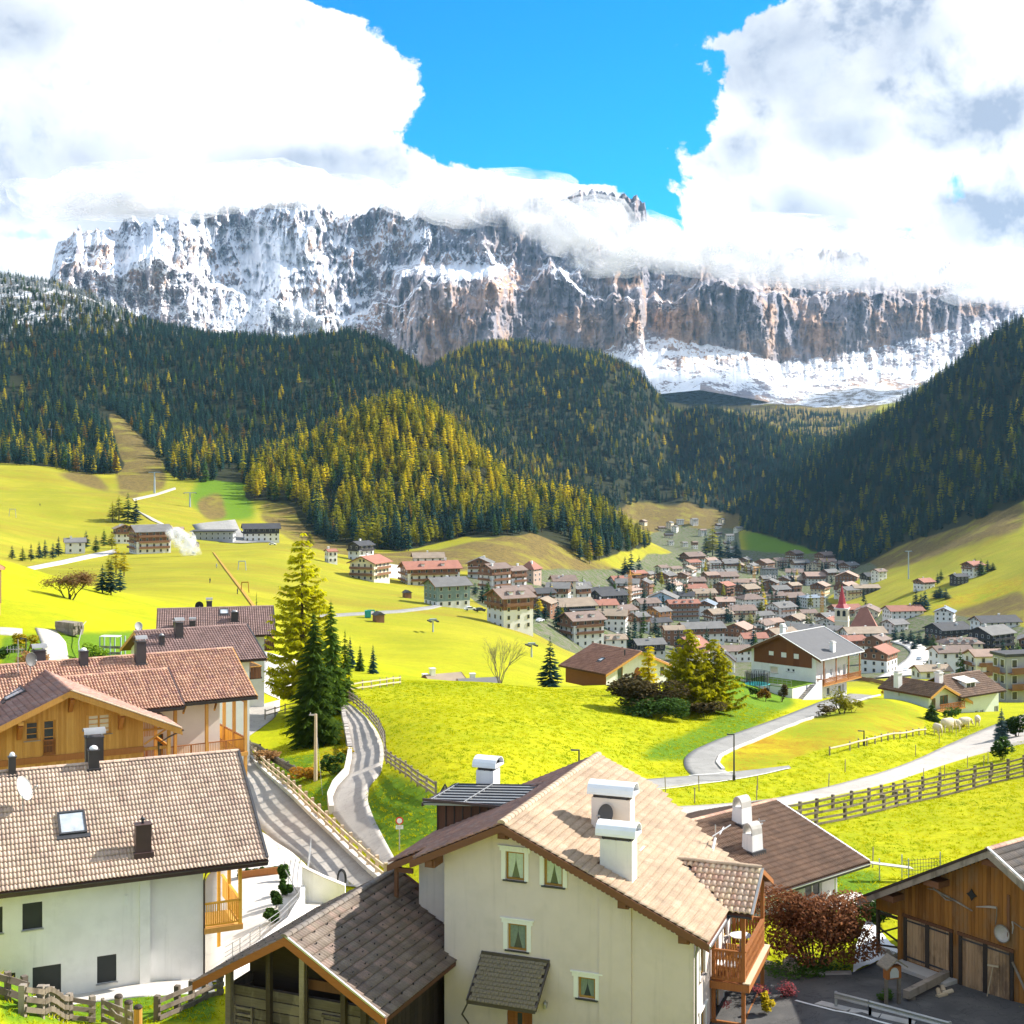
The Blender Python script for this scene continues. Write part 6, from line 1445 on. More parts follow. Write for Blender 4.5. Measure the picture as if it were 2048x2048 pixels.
def right_barn():
 h=H('timber_barn','brown timber barn with big plank doors on the right edge',1976,1701,56,4717,-23.2,'barn');e=h.e;kl,kr=.565,.565;xl,xr,y1=6.75,5.5,11
 two_slopes(h,0,y1,xr,kr,xl,kl,'tiles_barn',.33,.38,'roll2',200,nl=0,ridge='tiles_orange',deck='dark_wood')
 O=(0,.9,0);zt=lambda x:(-kr*x if x>0 else kl*x)-.2
 d1=(-4.75,-2.5,-6.15,-4.28);d2=(-1.87,.46,-6.9,-4.27)
 w=Off(h.h);wall(w,O,X_,-Y_,[(-5.27,zt(-5.27)),(0,zt(0)),(5.0,zt(5.0))],-h.h);wall(w,(-5.27,.9,0),Y_,-X_,[(0,zt(-5.27)),(9,zt(-5.27))],-h.h);wall(w,(5,.9,0),Y_,X_,[(0,zt(5)),(9,zt(5))],-h.h);wl=w.part('wall','dark_wood',e)
 boards(h,wl,O,X_,-Y_,-5.25,4.9,-h.h+.15,lambda x:zt(x)-.03,.19,'barn_board',.035,260,skip=[d1,d2])
 bu=Off(h.h);wall(bu,(0,.895,0),X_,-Y_,[(-6.45,zt(-6.45)),(-5.27,zt(-5.27))],-4.35);bu.part('gable_extension','barn_board',e)
 for dd,nm in((d1,'left barn door'),(d2,'right barn door')):
  mid=(dd[0]+dd[1])/2
  for x0,x1 in((dd[0]+.03,mid-.05),(mid+.05,dd[1]-.03)):
   b=Off(h.h);obox(b,O,X_,-Y_,x0,x1,dd[2],dd[3],.003,.03);dr=b.part('door','door_board',e)
   n=round((x1-x0)/.16)
   for i in range(n):q=Off(h.h);a=x0+(x1-x0)*i/n;obox(q,O,X_,-Y_,a+.006,a+(x1-x0)/n-.006,dd[2],dd[3],.031,.05+.006*(i%2));q.part('board','door_board',dr)
   q=Off(h.h)
   for z in(dd[2]+.16,dd[3]-.10):obox(q,O,X_,-Y_,x0-.05,x1,z-.035,z+.035,.056,.085)
   q.part('strap_hinge','metal_dark',dr)
  q=Off(h.h);obox(q,O,X_,-Y_,mid-.10,mid+.10,dd[2],dd[3],.06,.10);q.part('centre_post','dark_wood',e)
  for x in(dd[0]-.14,dd[1]+.02):q=Off(h.h);obox(q,O,X_,-Y_,x,x+.16,dd[2]-.1,dd[3]+.1,.03,.09);q.part('door_post','dark_wood',e)
  q=Off(h.h);obox(q,O,X_,-Y_,dd[0]-.2,dd[1]+.2,dd[3]+.03,dd[3]+.16,.04,.11);q.part('lintel','brown_beam',e)
 b=Off(h.h);obox(b,O,X_,-Y_,-5.4,5.0,-h.h-.3,-h.h+.14,.0,.10);b.part('plinth','concrete',e)
 b=Off(h.h);obox(b,O,X_,-Y_,-5.0,-2.1,-6.75,-6.2,.02,.9);b.part('loading_ledge','concrete',e)
 b=Off(h.h);c=Vector((-1.35,.82,-2.35));vs=[]
 for i in range(16):a=6.2832*i/16;r=.26 if i%4==0 else(.14 if i%4==2 else .17);vs.append(c+Vector((math.cos(a)*r,0,math.sin(a)*r)))
 b.prism(vs,(0,-.03,0));b.part('star_vent','black',e)
 for x,z in((.02,-.36),(-2.9,-1.95),(-5.3,-3.2)):q=Off(h.h);q.box(x-.4,x+.4,.1,.9,z-.32,z-.05);q.part('purlin','brown_beam',e)
 q=Off(h.h);obox(q,O,X_,-Y_,.35,.47,-3.8,-1.9,.04,.09);q.part('batten','brown_beam',e)
 rakes(h,-.05,xr,kr,xl,kl,'grey_wood',.30,.08);b=Off(h.h);b.prism([(0,-.08,.12),(-xl-.1,-.08,-kl*(xl+.1)+.12),(-xl-.1,-.08,-kl*(xl+.1)-.02),(0,-.08,-.02)],(0,.1,0));b.part('verge_board','dark_wood',e);b=Off(h.h);b.beam((0,-.04,.14),(xr,-.04,-kr*xr+.14),.08,.06);b.part('verge_sheet','metal_white',e)
 for y in(1.0,4.0):b=Off(h.h);b.box(-6.5,-6.36,y-.07,y+.07,-h.h,zt(-6.43));b.part('post','dark_wood',e)
 b=Off(h.h);b.beam((-6.43,1.0,-4.5),(-5.3,1.0,-4.5),.1,.12);b.beam((-6.4,1.0,-5.2),(-5.3,1.0,-5.55),.05,.08);b.beam((-6.4,1.0,-5.45),(-5.3,1.0,-4.9),.05,.08);b.beam((-6.4,1.0,-6.0),(-5.3,1.0,-5.8),.06,.08);b.part('bay_rails','dark_wood',e)
 lt=Off(h.h);lt.beam((-6.4,1.0,-7.1),(-5.3,1.0,-7.1),.04,.05);la=lt.part('lattice','old_wood',e)
 for i in range(13):
  for s in(-1,1):
   x0=-6.36+1.06*(i+.5)/13-s*.5;x1=x0+s*1.0;za,zb_=-7.05,-6.05
   t0=max(0,min(1,((-6.36 if s>0 else-5.3)-x0)/(x1-x0)));t1=max(0,min(1,((-5.3 if s>0 else-6.36)-x0)/(x1-x0)))
   if t1-t0<.08:continue
   q=Off(h.h);q.beam((x0+(x1-x0)*t0,1.0-.015*s,za+(zb_-za)*t0),(x0+(x1-x0)*t1,1.0-.015*s,za+(zb_-za)*t1),.035,.02,(0,1,0));q.part('lath','grey_wood',la)
 for x,a in((1.0,.3),):
  q=Off(h.h);q.beam((.62,.78,-4.6),(1.6,.76,-6.2),.09,.05,(0,1,0));q.beam((.7,.75,-7.6),(1.7,.75,-5.9),.09,.05,(0,1,0));q.part('diagonal_brace','grey_wood',e)
 hung=lambda x,z,d=.1:h.M@Vector((x,.9-d,z+h.h))
 t=thing('basket','round grey wicker tray hanging on the timber barn wall','basket',hung(.18,-3.55,.06),e.rotation_euler[2]);m=MB();n=18;prof=[(.05,.02),(.22,.03),(.29,.06),(.33,.12),(.36,.14),(.33,.16)]
 vs=[];
 for r_,d in prof:
  for kk in range(n):a=6.2832*kk/n;vs.append((math.cos(a)*r_,-d,math.sin(a)*r_))
 m.add(vs,[(i*n+kk,i*n+(kk+1)%n,(i+1)*n+(kk+1)%n,(i+1)*n+kk)for i in range(len(prof)-1)for kk in range(n)]+[tuple(range(n))]);m.part('tray',MATS['stone'],t);m=MB();m.tube([(math.cos(6.2832*kk/20)*.36,-.14,math.sin(6.2832*kk/20)*.36)for kk in range(21)],.025,6,False);m.part('rim',MATS['grey_wood'],t)
 t=thing('branch_rake','long forked wooden branch hung slantwise on the barn wall','branch',hung(-3.3,-2.6,.09),e.rotation_euler[2]);m=MB();m.tube([(0,0,0),(.5,-.02,-.10),(1.0,-.03,-.18),(2.0,-.02,-.42)],[.035,.05,.045,.03],7);m.part('shaft',MATS['grey_wood'],t);m=MB();m.tube([(.05,0,0),(-.12,0,.24),(-.22,0,.5)],[.03,.025,.012],6);m.tube([(.1,0,-.02),(-.3,0,-.06)],[.03,.012],6);m.tube([(.2,0,-.05),(.7,-.05,-.28),(1.0,-.03,-.25)],[.03,.03,.02],6);m.part('fork',MATS['grey_wood'],t)
 t=thing('scythe','old scythe with curved blade hanging left of the round tray','scythe',hung(-.15,-2.55,.09),e.rotation_euler[2]);m=MB();m.tube([(.02,0,0),(.0,0,-.4),(-.05,0,-.75)],.025,6);m.part('handle',MATS['grey_wood'],t);m=MB();m.prism([(0,-.01,.03),(-.35,-.01,-.03),(-.95,-.01,-.22),(-.98,-.01,-.26),(-.35,-.01,-.12),(0,-.01,-.06)],(0,-.02,0));m.part('blade',MATS['metal_grey'],t)
 t=thing('scythe','long handled scythe hanging right of the round tray','scythe',hung(.62,-2.95,.09),e.rotation_euler[2]);m=MB();m.tube([(0,0,0),(.8,-.02,-.25),(1.5,-.02,-.5)],.025,6);m.part('handle',MATS['grey_wood'],t);m=MB();m.prism([(0,-.01,.03),(.06,-.01,-.2),(0,-.01,-.5),(-.03,-.01,-.48),(.01,-.01,-.2),(-.05,-.01,.0)],(0,-.02,0));m.part('blade',MATS['metal_grey'],t)
 p=h.M@Vector((-.35,.55,.0));t=thing('broom','broom with long pale handle leaning against the barn door','broom',(p.x,p.y,h.e.location.z),e.rotation_euler[2]);m=MB();m.tube([(-.1,-.1,0.05),(.08,.2,1.75)],.022,6);m.part('handle',MATS['pale_wood'],t);m=MB();m.beam((-.18,.2,1.72),(.34,.2,1.80),.07,.06);m.part('head',MATS['pale_wood'],t)
 return h
HRB=right_barn()
def chalet_mid():
 h=H('slate_roofed_chalet','big white chalet with grey slate roof and brown gable above the winding drive',1558,1269.5,205,3540,-37.2);e=h.e;kr,kl=.447,.46;xr,xl,y1=7.12,7.3,13.2;O=(0,1.0,0);xw=5.75
 dk=Off(h.h);slab(dk,[(0,0,0),(xr,0,-kr*xr),(xr,y1,-kr*xr),(0,y1,0)],.18);slab(dk,[(-xl,0,-kl*xl),(0,0,-.001),(0,y1,-.001),(-xl,y1,-kl*xl)],.18);dk.part('roof','roof_slate',e)
 zt=lambda x:(-kr*x if x>0 else kl*x)-.22
 ops=[(-2.2,-.85,-6.05,-5.15),(.75,1.25,-5.6,-5.1),(1.6,2.1,-5.6,-5.1)]
 w=Off(h.h);wall(w,O,X_,-Y_,[(-5.55,zt(-5.55)),(0,zt(0)),(xw,zt(xw))],-h.h,ops);so=[(2.0,2.9,-6.9,-4.9),(4.1,4.9,-6.3,-5.2),(6.4,7.2,-6.3,-5.2),(8.0,8.9,-6.9,-4.9),(3.2,4.1,-9.0,-7.9),(6.6,7.6,-9.1,-8.0),(7.9,8.4,-9.1,-7.9)]
 wall(w,(xw,1.0,0),Y_,X_,[(0,zt(xw)),(9.2,zt(xw))],-h.h,so);wall(w,(0,10.2,0),-X_,Y_,[(-xw,zt(xw)),(0,zt(0)),(5.55,zt(5.55))],-h.h);wall(w,(-5.55,1,0),Y_,-X_,[(0,zt(5.55)),(9.2,zt(5.55))],-h.h);w.part('wall','plaster_white',e)
 bo=[(-2.48,-1.5,-3.5,-2.72),(-.3,.75,-3.6,-2.7),(1.9,2.9,-3.6,-2.7)]
 gw=Off(h.h);wall(gw,(0,.95,0),X_,-Y_,[(-5.05,zt(-5.05)),(0,zt(0)),(5.1,zt(5.1))],-4.68,bo);gb=gw.part('gable_boarding','gable_brown',e)
 for o in bo:window(h,(0,.95,0),X_,-Y_,*o,frame='brown_beam',pane='shutter_dark' if o[0]<-1 else 'curtain_dark',sill=None,depth=.08)
 window(h,O,X_,-Y_,*ops[0],frame='plaster_pink',pane='blind',sill='stone',trim=.16);window(h,O,X_,-Y_,*ops[1],frame='white_paint',sill='stone');window(h,O,X_,-Y_,*ops[2],frame='white_paint',sill='stone')
 for o in so:window(h,(xw,1.0,0),Y_,X_,*o,frame='white_paint',pane='glass_bright' if o[2]>-7 else 'glass',sill='stone')
 rakes(h,-.04,xr,kr,xl,kl,'brown_beam',.34,.08);b=Off(h.h);b.beam((0,-.03,.08),(xr,-.03,-kr*xr+.08),.12,.08);b.beam((0,-.03,.08),(-xl,-.03,-kl*xl+.08),.12,.05);b.beam((xr,-.05,-kr*xr-.03),(xr,y1,-kr*xr-.03),.12,.14);b.beam((0,y1+.02,.06),(xr,y1+.02,-kr*xr+.06),.12,.1);b.beam((0,0,.05),(0,y1,.05),.16,.08);b.part('verge_sheet','white_paint',e)
 b=Off(h.h);b.box(xw,7.0,1.2,12.6,-7.25,-7.12);b.part('balcony_floor','larch',e);r=Off(h.h);r.beam((6.95,1.2,-6.2),(6.95,12.6,-6.2),.16,.07);r.beam((6.95,1.2,-7.05),(6.95,12.6,-7.05),.08,.2);r.beam((xw,1.2,-6.2),(6.95,1.2,-6.2),.14,.07);rl=r.part('railing','balcony_wood',e)
 fret_board(h,(6.95,1.3),(6.95,12.5),-7.0,-6.24,34,'balcony_wood',rl);fret_board(h,(xw+.1,1.2),(6.9,1.2),-7.0,-6.24,4,'balcony_wood',rl)
 for y in(1.4,5.0,8.8,12.2):b=Off(h.h);b.box(6.78,6.92,y-.08,y+.08,-7.1,-kr*6.85-.2);b.part('post','balcony_wood',e)
 b=Off(h.h);b.box(5.45,6.05,5.5,6.3,-3.2,-1.3);b.box(5.38,6.12,5.43,6.37,-1.3,-1.16);c=b.part('chimney','plaster_white',e);b=Off(h.h);b.box(5.5,6.0,5.55,6.25,-1.16,-1.0);b.part('cap','concrete',c)
 b=Off(h.h);b.box(-3.6,-3.0,6.0,6.8,-2.0,.35);b.box(-3.7,-2.9,5.9,6.9,.35,.5);b.box(-3.6,-3.0,6.0,6.8,.55,.8);c=b.part('chimney','plaster_white',e)
 b=Off(h.h);zl=-6.85;b.box(-3.5,5.6,-5.4,.95,-h.h-1,zl);b.part('terrace','plaster_white',e)
 b=Off(h.h);b.box(-3.5,5.6,-5.4,.95,zl+.004,zl+.10);b.part('lawn','turf',e)
 b=Off(h.h);b.box(-3.5,4.2,-5.46,-5.2,zl+.1,zl+.35);b.part('parapet','concrete_pale',e)
 for x,w2 in((1.2,.55),):
  b=Off(h.h);b.prism([(x-w2,-5.42,-9.3),(x+w2,-5.42,-9.3),(x+w2,-5.42,-7.6),(x+w2*.6,-5.42,-7.25),(x-w2*.6,-5.42,-7.25),(x-w2,-5.42,-7.6)],(0,-.05,0));b.part('cellar_door','dark_interior',e)
 b=Off(h.h);b.prism([(3.2,-5.42,-8.3),(3.5,-5.42,-8.5),(3.8,-5.42,-8.3),(3.8,-5.42,-7.8),(3.5,-5.42,-7.6),(3.2,-5.42,-7.8)],(0,-.04,0));b.part('arched_window','glass',e)
 for i in range(12):
  b=Off(h.h);z=-9.3+i*.205;y=-5.3+i*.44;b.box(5.65,6.75,y,y+.46,-9.6,z+.2);b.part('step','stone',e)
 b=Off(h.h);b.prism([(6.78,-5.6,-9.6),(6.78,.8,-9.6),(6.78,.8,-6.2),(6.78,.1,-6.2),(6.78,-5.6,-8.9)],(.14,0,0));b.part('stair_wall','plaster_white',e)
 r=Off(h.h)
 for i in range(12):x=-3.2+i*.78;r.tube([(x,-5.3,zl+.3),(x,-5.3,zl+1.1)],.025,5)
 r.tube([(0.2,-5.3,zl+1.1),(5.4,-5.3,zl+1.1)],.035,5);r.tube([(0.2,-5.3,zl+.7),(5.4,-5.3,zl+.7)],.02,5);r.part('handrail','metal_grey',e)
 b=Off(h.h);b.box(-4.3,-3.5,-6.3,-5.4,-10.5,-7.2);b.part('stone_pier','porphyry',e)
 return h
M('roof_slate',(0.115,0.115,0.12),0.8,0.10,1.2,0.2,20)
wood_mat('gable_brown',(0.13,0.042,0.018),(0.20,0.072,0.03))
M('turf',(0.14,0.26,0.012),0.95,0.25,2.0,0.5,10,stain=(0.20,0.27,0.012))
HC=chalet_mid()
def trampoline(h):
 p=h.M@Vector((-6.1,-3.4,0));z=max(T1(p.x,p.y),0*p.z-40);t=thing('trampoline','round trampoline with turquoise rim and black safety net on the lawn','trampoline',(35.6,196.0,-34.05))
 R0=1.75;m=MB();m.lathe((0,0,.85),[(R0-.35,.03),(R0,.05),(R0+.08,0),(R0-.35,0)],24);m.part('pad',MATS['teal_paint'],t);m=MB();m.lathe((0,0,.87),[(R0-.35,0),(.01,-.02)],24);m.part('mat',MATS['black'],t)
 for i in range(8):
  a=6.2832*i/8;c,s=math.cos(a),math.sin(a);m=MB();m.tube([(c*R0*1.02,s*R0*1.02,0),(c*R0*1.05,s*R0*1.05,1.6),(c*R0,s*R0,2.65)],.035,6);m.part('post',MATS['metal_dark'],t)
 n=40;m=MB()
 for i in range(n):
  a0,a1=6.2832*i/n,6.2832*(i+.38)/n
  m.quad((math.cos(a0)*R0*.96,math.sin(a0)*R0*.96,.9),(math.cos(a1)*R0*.96,math.sin(a1)*R0*.96,.9),(math.cos(a1)*R0*.94,math.sin(a1)*R0*.94,2.5),(math.cos(a0)*R0*.94,math.sin(a0)*R0*.94,2.5))
 for k in range(9):
  z=1.0+k*.18;m.tube([(math.cos(6.2832*i/24)*R0*.955,math.sin(6.2832*i/24)*R0*.955,z)for i in range(25)],.02,3,False)
 m.part('net',MATS['black'],t);m=MB();m.tube([(math.cos(6.2832*i/32)*R0*.95,math.sin(6.2832*i/32)*R0*.95,2.6)for i in range(33)],.03,5,False);m.part('top_ring',MATS['metal_dark'],t)
trampoline(HC)
# --- remaining chalets near the meadow
def chalet_right():
 h=H('white_chalet','white chalet with brown tiled roofs and carved balcony above the sheep, right',1889.7,1370,190,-809,-36.6);e=h.e;k=.485
 two_slopes(h,0,9.5,6.2,k,2.95,k,'tiles_mid',.33,.42,'roll1',0,nl=0)
 zt=lambda x:-k*abs(x)-.2;O=(0,1.0,0);ops=[(-1.6,-.7,-3.3,-1.9),(.2,2.0,-3.2,-1.7),(.5,2.6,-6.2,-4.9),(4.2,5.0,-6.6,-4.8)]
 w=Off(h.h);wall(w,O,X_,-Y_,[(-2.2,zt(2.2)),(0,zt(0)),(5.6,zt(5.6))],-h.h,ops);wall(w,(-2.2,1,0),Y_,-X_,[(0,zt(2.2)),(8,zt(2.2))],-h.h);w.part('wall','plaster_mint',e)
 for o in ops[:3]:window(h,O,X_,-Y_,*o,frame='larch_dark',pane='glass_green',sill=None,mull=1)
 d=Off(h.h);obox(d,O,X_,-Y_,4.2,5.0,-6.6,-4.8,-.12,-.06);d.part('door','brown_board',e)
 b=Off(h.h);b.box(-1.4,4.2,-.3,.95,-3.65,-3.5);b.part('balcony_floor','larch',e);r=Off(h.h);r.beam((-1.4,-.25,-2.65),(4.2,-.25,-2.65),.1,.08);r.beam((4.2,-.25,-2.65),(4.2,.95,-2.65),.1,.08);rl=r.part('railing','balcony_wood',e);fret_board(h,(-1.35,-.25),(4.15,-.25),-3.5,-2.68,16,'balcony_wood',rl)
 rakes(h,-.02,6.2,k,2.95,k,'larch',.36,.08)
 kb=.5;yr,xe2=4.2,3.6
 P1=lambda x,y,d=0:Vector((x,y,.25-kb*abs(y-yr)-d))
 dk=Off(h.h);ys=yr-4.6
 slab(dk,[P1(3.2,ys),P1(13.4,ys),P1(13.4,yr),P1(3.2,yr)],.16);slab(dk,[P1(3.2,yr),P1(13.4,yr),P1(13.4,yr+4.6),P1(3.2,yr+4.6)],.16);dk.part('wing_roof','brown_board',e)
 s=math.sqrt(1+kb*kb);tile_field(e,h.h,P1(3.2,ys),X_,Vector((0,1,kb)),10.2,4.6*s,.33,.42,'tiles_mid','roll1',lambda a,b:True,0);ridge_caps(e,h.h,(3.2,yr,.32),(13.4,yr,.32),'tiles_mid',.45,.14,singles=30)
 zw=.25-kb*3.7-.2;so=[(1.2,2.4,-6.0,-4.6),(3.2,3.9,-5.3,-4.5),(4.4,5.1,-5.3,-4.5),(7.6,8.6,-5.6,-4.3)]
 w=Off(h.h);wall(w,(4.2,.5,0),X_,-Y_,[(0,zw),(8.6,zw)],-h.h-1,so);wall(w,(12.8,.5,0),Y_,X_,[(0,zw),(3.7,0),(7.4,zw)],-h.h-1);w.part('wing_wall','plaster_mint',e)
 for o in so:window(h,(4.2,.5,0),X_,-Y_,*o,frame='white_paint',pane='glass',mull=1)
 g=P1(0,ys);gutter(h,(3.3,ys-.05,g.z-.03),(13.4,ys-.05,g.z-.03),.08,'gutter',[(4.0,ys,g.z-.1),(4.1,.3,g.z-.7),(4.1,.42,-h.h)])
 b=Off(h.h);b.box(6.2,8.4,1.2,3.0,-1.3,-.45);dm=b.part('dormer','plaster_white',e);b=Off(h.h);b.prism([(5.9,.9,-.5),(8.7,.9,-.5),(8.7,3.4,.0),(5.9,3.4,.0)],(0,0,.1));b.part('dormer_roof','concrete_pale',dm)
 for x in(6.4,7.4):b=Off(h.h);b.box(x,x+.8,1.15,1.2,-1.2,-.55);b.part('window','glass',dm)
 skylight(h,(9.6,2.4,.25-kb*1.8+.05),X_,Vector((0,1,kb)),1.0,1.0)
 for x,y,lab in((2.9,3.3,'white chimney where the two roofs meet'),(-2.0,6.6,'white chimney on the older roof')):
  b=Off(h.h);b.box(x-.45,x+.45,y-.4,y+.4,-2.2,.95);b.box(x-.55,x+.55,y-.5,y+.5,.95,1.08);c=b.part('chimney','plaster_white',e,label=lab);b=Off(h.h);b.box(x-.4,x+.4,y-.35,y+.35,1.08,1.3);b.part('cap','concrete',c)
 return h
HRC=chalet_right()
def chalet_leftmid():
 h=H('low_chalet','low white chalet with wide red brown tiled roof and arched door at the meadow crest',1281.7,1303.7,185,-1030,-31.8);e=h.e;k=.4
 two_slopes(h,0,10.2,6.1,k,6.3,k,'tiles_reddish',.33,.42,'roll1',0,nl=0);zt=lambda x:-k*abs(x)-.2;O=(0,.8,0)
 ops=[(-3.6,-2.6,-3.6,-1.9),(.2,1.4,-4.2,-2.2),(4.4,5.2,-3.7,-2.6)]
 w=Off(h.h);wall(w,O,X_,-Y_,[(-5.6,zt(5.6)),(0,zt(0)),(5.6,zt(5.6))],-h.h,ops[:1]+ops[2:]);w.part('wall','plaster_white',e);w=Off(h.h);wall(w,(-5.6,.8,0),Y_,-X_,[(0,zt(5.6)),(8.6,zt(5.6))],-h.h);w.part('side_wall','larch_dark',e)
 window(h,O,X_,-Y_,*ops[0],frame='larch_dark',pane='glass_green',trim=.15);window(h,O,X_,-Y_,*ops[2],frame='larch_dark',pane='glass_green')
 b=Off(h.h);b.prism([(-.5,.79,-4.3),(.7,.79,-4.3),(.7,.79,-2.8),(.45,.79,-2.35),(.1,.79,-2.2),(-.25,.79,-2.35),(-.5,.79,-2.8)],(0,-.05,0));b.part('arched_door','larch_dark',e)
 rakes(h,-.02,6.1,k,6.3,k,'larch',.3,.08);skylight(h,(-3.4,4.3,-k*3.4+.05),-Y_,Vector((1,0,k)),.8,.9,pane='glass_bright');b=Off(h.h);b.tube([(-1.5,1.6,-.9),(-1.5,1.6,.25)],.1,8);b.part('flue','metal_dark',e)
 return h
HLM=chalet_leftmid()
# --- roads, paths, terraces
def strip(name,A,B,mat,lift=.07,n=44,m=6,dmin=34.,kind='structure',skirt=True,thing_=None):
 """sheet between two edge lines surveyed in the view, laid on the ground"""
 def res(Pn):
  Pn=np.array(Pn,float);d=np.concatenate([[0],np.cumsum(np.hypot(*np.diff(Pn,axis=0).T))]);t=np.linspace(0,d[-1],n)
  q=np.stack([np.interp(t,d,Pn[:,0]),np.interp(t,d,Pn[:,1])],1)
  for _ in range(2):q[1:-1]=(q[:-2]+2*q[1:-1]+q[2:])/4
  return q
 a=hits(*res(A).T,dmin);b=hits(*res(B).T,dmin)
 X=np.zeros((n,m));Y=np.zeros((n,m))
 for j in range(m):
  t=j/(m-1);X[:,j]=[p.x+(q.x-p.x)*t for p,q in zip(a,b)];Y[:,j]=[p.y+(q.y-p.y)*t for p,q in zip(a,b)]
 Z=T(X,Y)+lift
 if skirt:
  X=np.concatenate([X[:,:1],X,X[:,-1:]],1);Y=np.concatenate([Y[:,:1],Y,Y[:,-1:]],1);Z=np.concatenate([Z[:,:1]-.3,Z,Z[:,-1:]-.3],1)
 o=link(name,grid_mesh(name,X,Y,Z,MATS[mat],smooth=False));o['kind']=kind
 return o
L1=[(679,1403),(684,1420),(690,1445),(695,1475),(700,1505),(699,1520),(693,1551),(670,1576),(659,1601),(662,1625),(690,1660),(735,1700),(775,1742)]
R1=[(688,1401),(713,1418),(737,1440),(754,1462),(766,1488),(768,1515),(762,1548),(738,1573),(735,1604),(746,1635),(765,1673),(783,1707),(805,1745)]
strip('lane',L1,R1,'asphalt_pale',n=70)
strip('lower_road',[(486,1528),(490,1580),(505,1640),(545,1680),(600,1715),(650,1765)],[(499,1515),(556,1574),(612,1627),(668,1682),(720,1732),(765,1775)],'asphalt_pale')
strip('yard',[(480,1420),(485,1450),(490,1480),(470,1500)],[(560,1400),(560,1420),(545,1440),(520,1450)],'asphalt_pale',.06);strip('courtyard',[(520,1300),(525,1330),(520,1380)],[(640,1330),(600,1370),(560,1400)],'concrete_pale',.05)
strip('terrace',[(405,1965),(402,1860),(410,1760),(470,1690),(500,1650)],[(560,1965),(600,1880),(650,1800),(612,1730),(560,1685)],'concrete_pale',.05)
strip('forecourt',[(60,1996),(150,1985),(250,1973),(330,1964),(420,1953)],[(110,2012),(180,2006),(270,1995),(340,1990),(430,1985)],'concrete_pale',.05)
strip('main_road',[(1280,1618),(1400,1612),(1480,1606),(1551,1598),(1642,1578),(1727,1556),(1784,1539),(1840,1517),(1885,1495),(1930,1475),(1975,1455),(2060,1425),(2160,1395)],[(1280,1640),(1400,1632),(1490,1625),(1568,1612),(1642,1597),(1727,1579),(1784,1565),(1854,1541),(1925,1518),(1979,1503),(2030,1492),(2100,1475),(2200,1450)],'asphalt_pale',n=60)
strip('side_road',[(1285,1560),(1375,1553),(1440,1547),(1510,1540),(1578,1532)],[(1290,1580),(1400,1567),(1465,1559),(1520,1549),(1582,1537)],'asphalt_grey',.06)
strip('drive',[(1385,1553),(1368,1536),(1366,1518),(1385,1502),(1430,1482),(1480,1464),(1540,1443),(1590,1424),(1640,1404),(1700,1388)],[(1470,1553),(1447,1541),(1435,1527),(1441,1514),(1476,1496),(1530,1474),(1590,1450),(1650,1426),(1705,1407),(1757,1392)],'asphalt_grey',.08,n=60)
strip('barn_yard',[(1440,1905),(1523,1928),(1602,1950),(1704,1951),(1755,1926),(1810,1905),(1920,1948),(2100,2020)],[(1380,2160),(1500,2160),(1600,2160),(1750,2160),(1900,2160),(2200,2160),(2300,2160)],'asphalt',.08,m=16,skirt=False)
strip('gravel_path',[(70,1256),(82,1285),(92,1335),(96,1350)],[(112,1262),(132,1285),(140,1335),(142,1350)],'gravel',.06)
strip('side_path',[(0,1255),(20,1256),(45,1258)],[(0,1270),(20,1271),(45,1270)],'gravel',.06)
strip('valley_road',[(45,1137),(120,1122),(175,1110),(232,1099)],[(50,1143),(130,1128),(180,1117),(234,1107)],'concrete_pale',.3,dmin=320)
strip('ski_track',[(640,1231),(720,1226),(800,1221),(862,1213),(890,1205)],[(640,1236),(720,1231),(800,1226),(862,1219),(892,1211)],'asphalt_grey',.3,dmin=320)
strip('village_road',[(1745,1362),(1785,1340),(1812,1320),(1822,1306),(1808,1293),(1780,1284)],[(1800,1372),(1835,1345),(1856,1322),(1860,1303),(1842,1290),(1800,1280)],'concrete_pale',.5,dmin=420)
strip('hotel_forecourt',[(385,1050),(400,1070),(440,1085)],[(470,1040),(480,1062),(560,1085)],'asphalt_grey',.4,dmin=600)
for A in([(760,1126),(800,1132),(850,1140)],):strip('car_park',A,[(700,1145),(740,1152),(800,1158)],'concrete_pale',.4,dmin=500)
strip('earth_track',[(425,1105),(450,1140),(480,1180),(505,1215)],[(428,1105),(455,1140),(485,1178),(512,1215)],'scar',.25,dmin=320)if 'scar' in MATS or M('scar',(0.36,0.20,0.03),0.95,0.2,0.5,coord='Position')else None
strip('hill_path',[(300,1040),(280,1026),(268,1018)],[(345,1058),(300,1034),(275,1022)],'gravel',.4,dmin=600);strip('hill_path',[(265,998),(310,988),(350,975)],[(268,1002),(312,992),(352,979)],'gravel',.4,dmin=700)
def line_on_ground(pts,width,mat,name,lift,kind='structure',dmin=34.):
 q=hits([p[0]for p in pts],[p[1]for p in pts],dmin);m=MB();vs=[]
 P2=[]
 for a,b in zip(q[:-1],q[1:]):
  for i in range(8):P2.append(a.lerp(b,i/8))
 P2.append(q[-1])
 zz=Tl(P2)
 for i,p in enumerate(P2):
  d=(P2[min(i+1,len(P2)-1)]-P2[max(0,i-1)]);d.z=0;d.normalize();s=Vector((d.y,-d.x,0))*width/2;z=float(zz[i])+lift
  vs+=[(p.x-s.x,p.y-s.y,z),(p.x+s.x,p.y+s.y,z)]
 m.add(vs,[(2*i,2*i+1,2*i+3,2*i+2)for i in range(len(P2)-1)]);o=m.part(name,MATS[mat]);o['kind']=kind;return o
line_on_ground([(1591,2005),(1670,2026),(1755,2047),(1850,2072)],.14,'road_white','edge_line',.10)
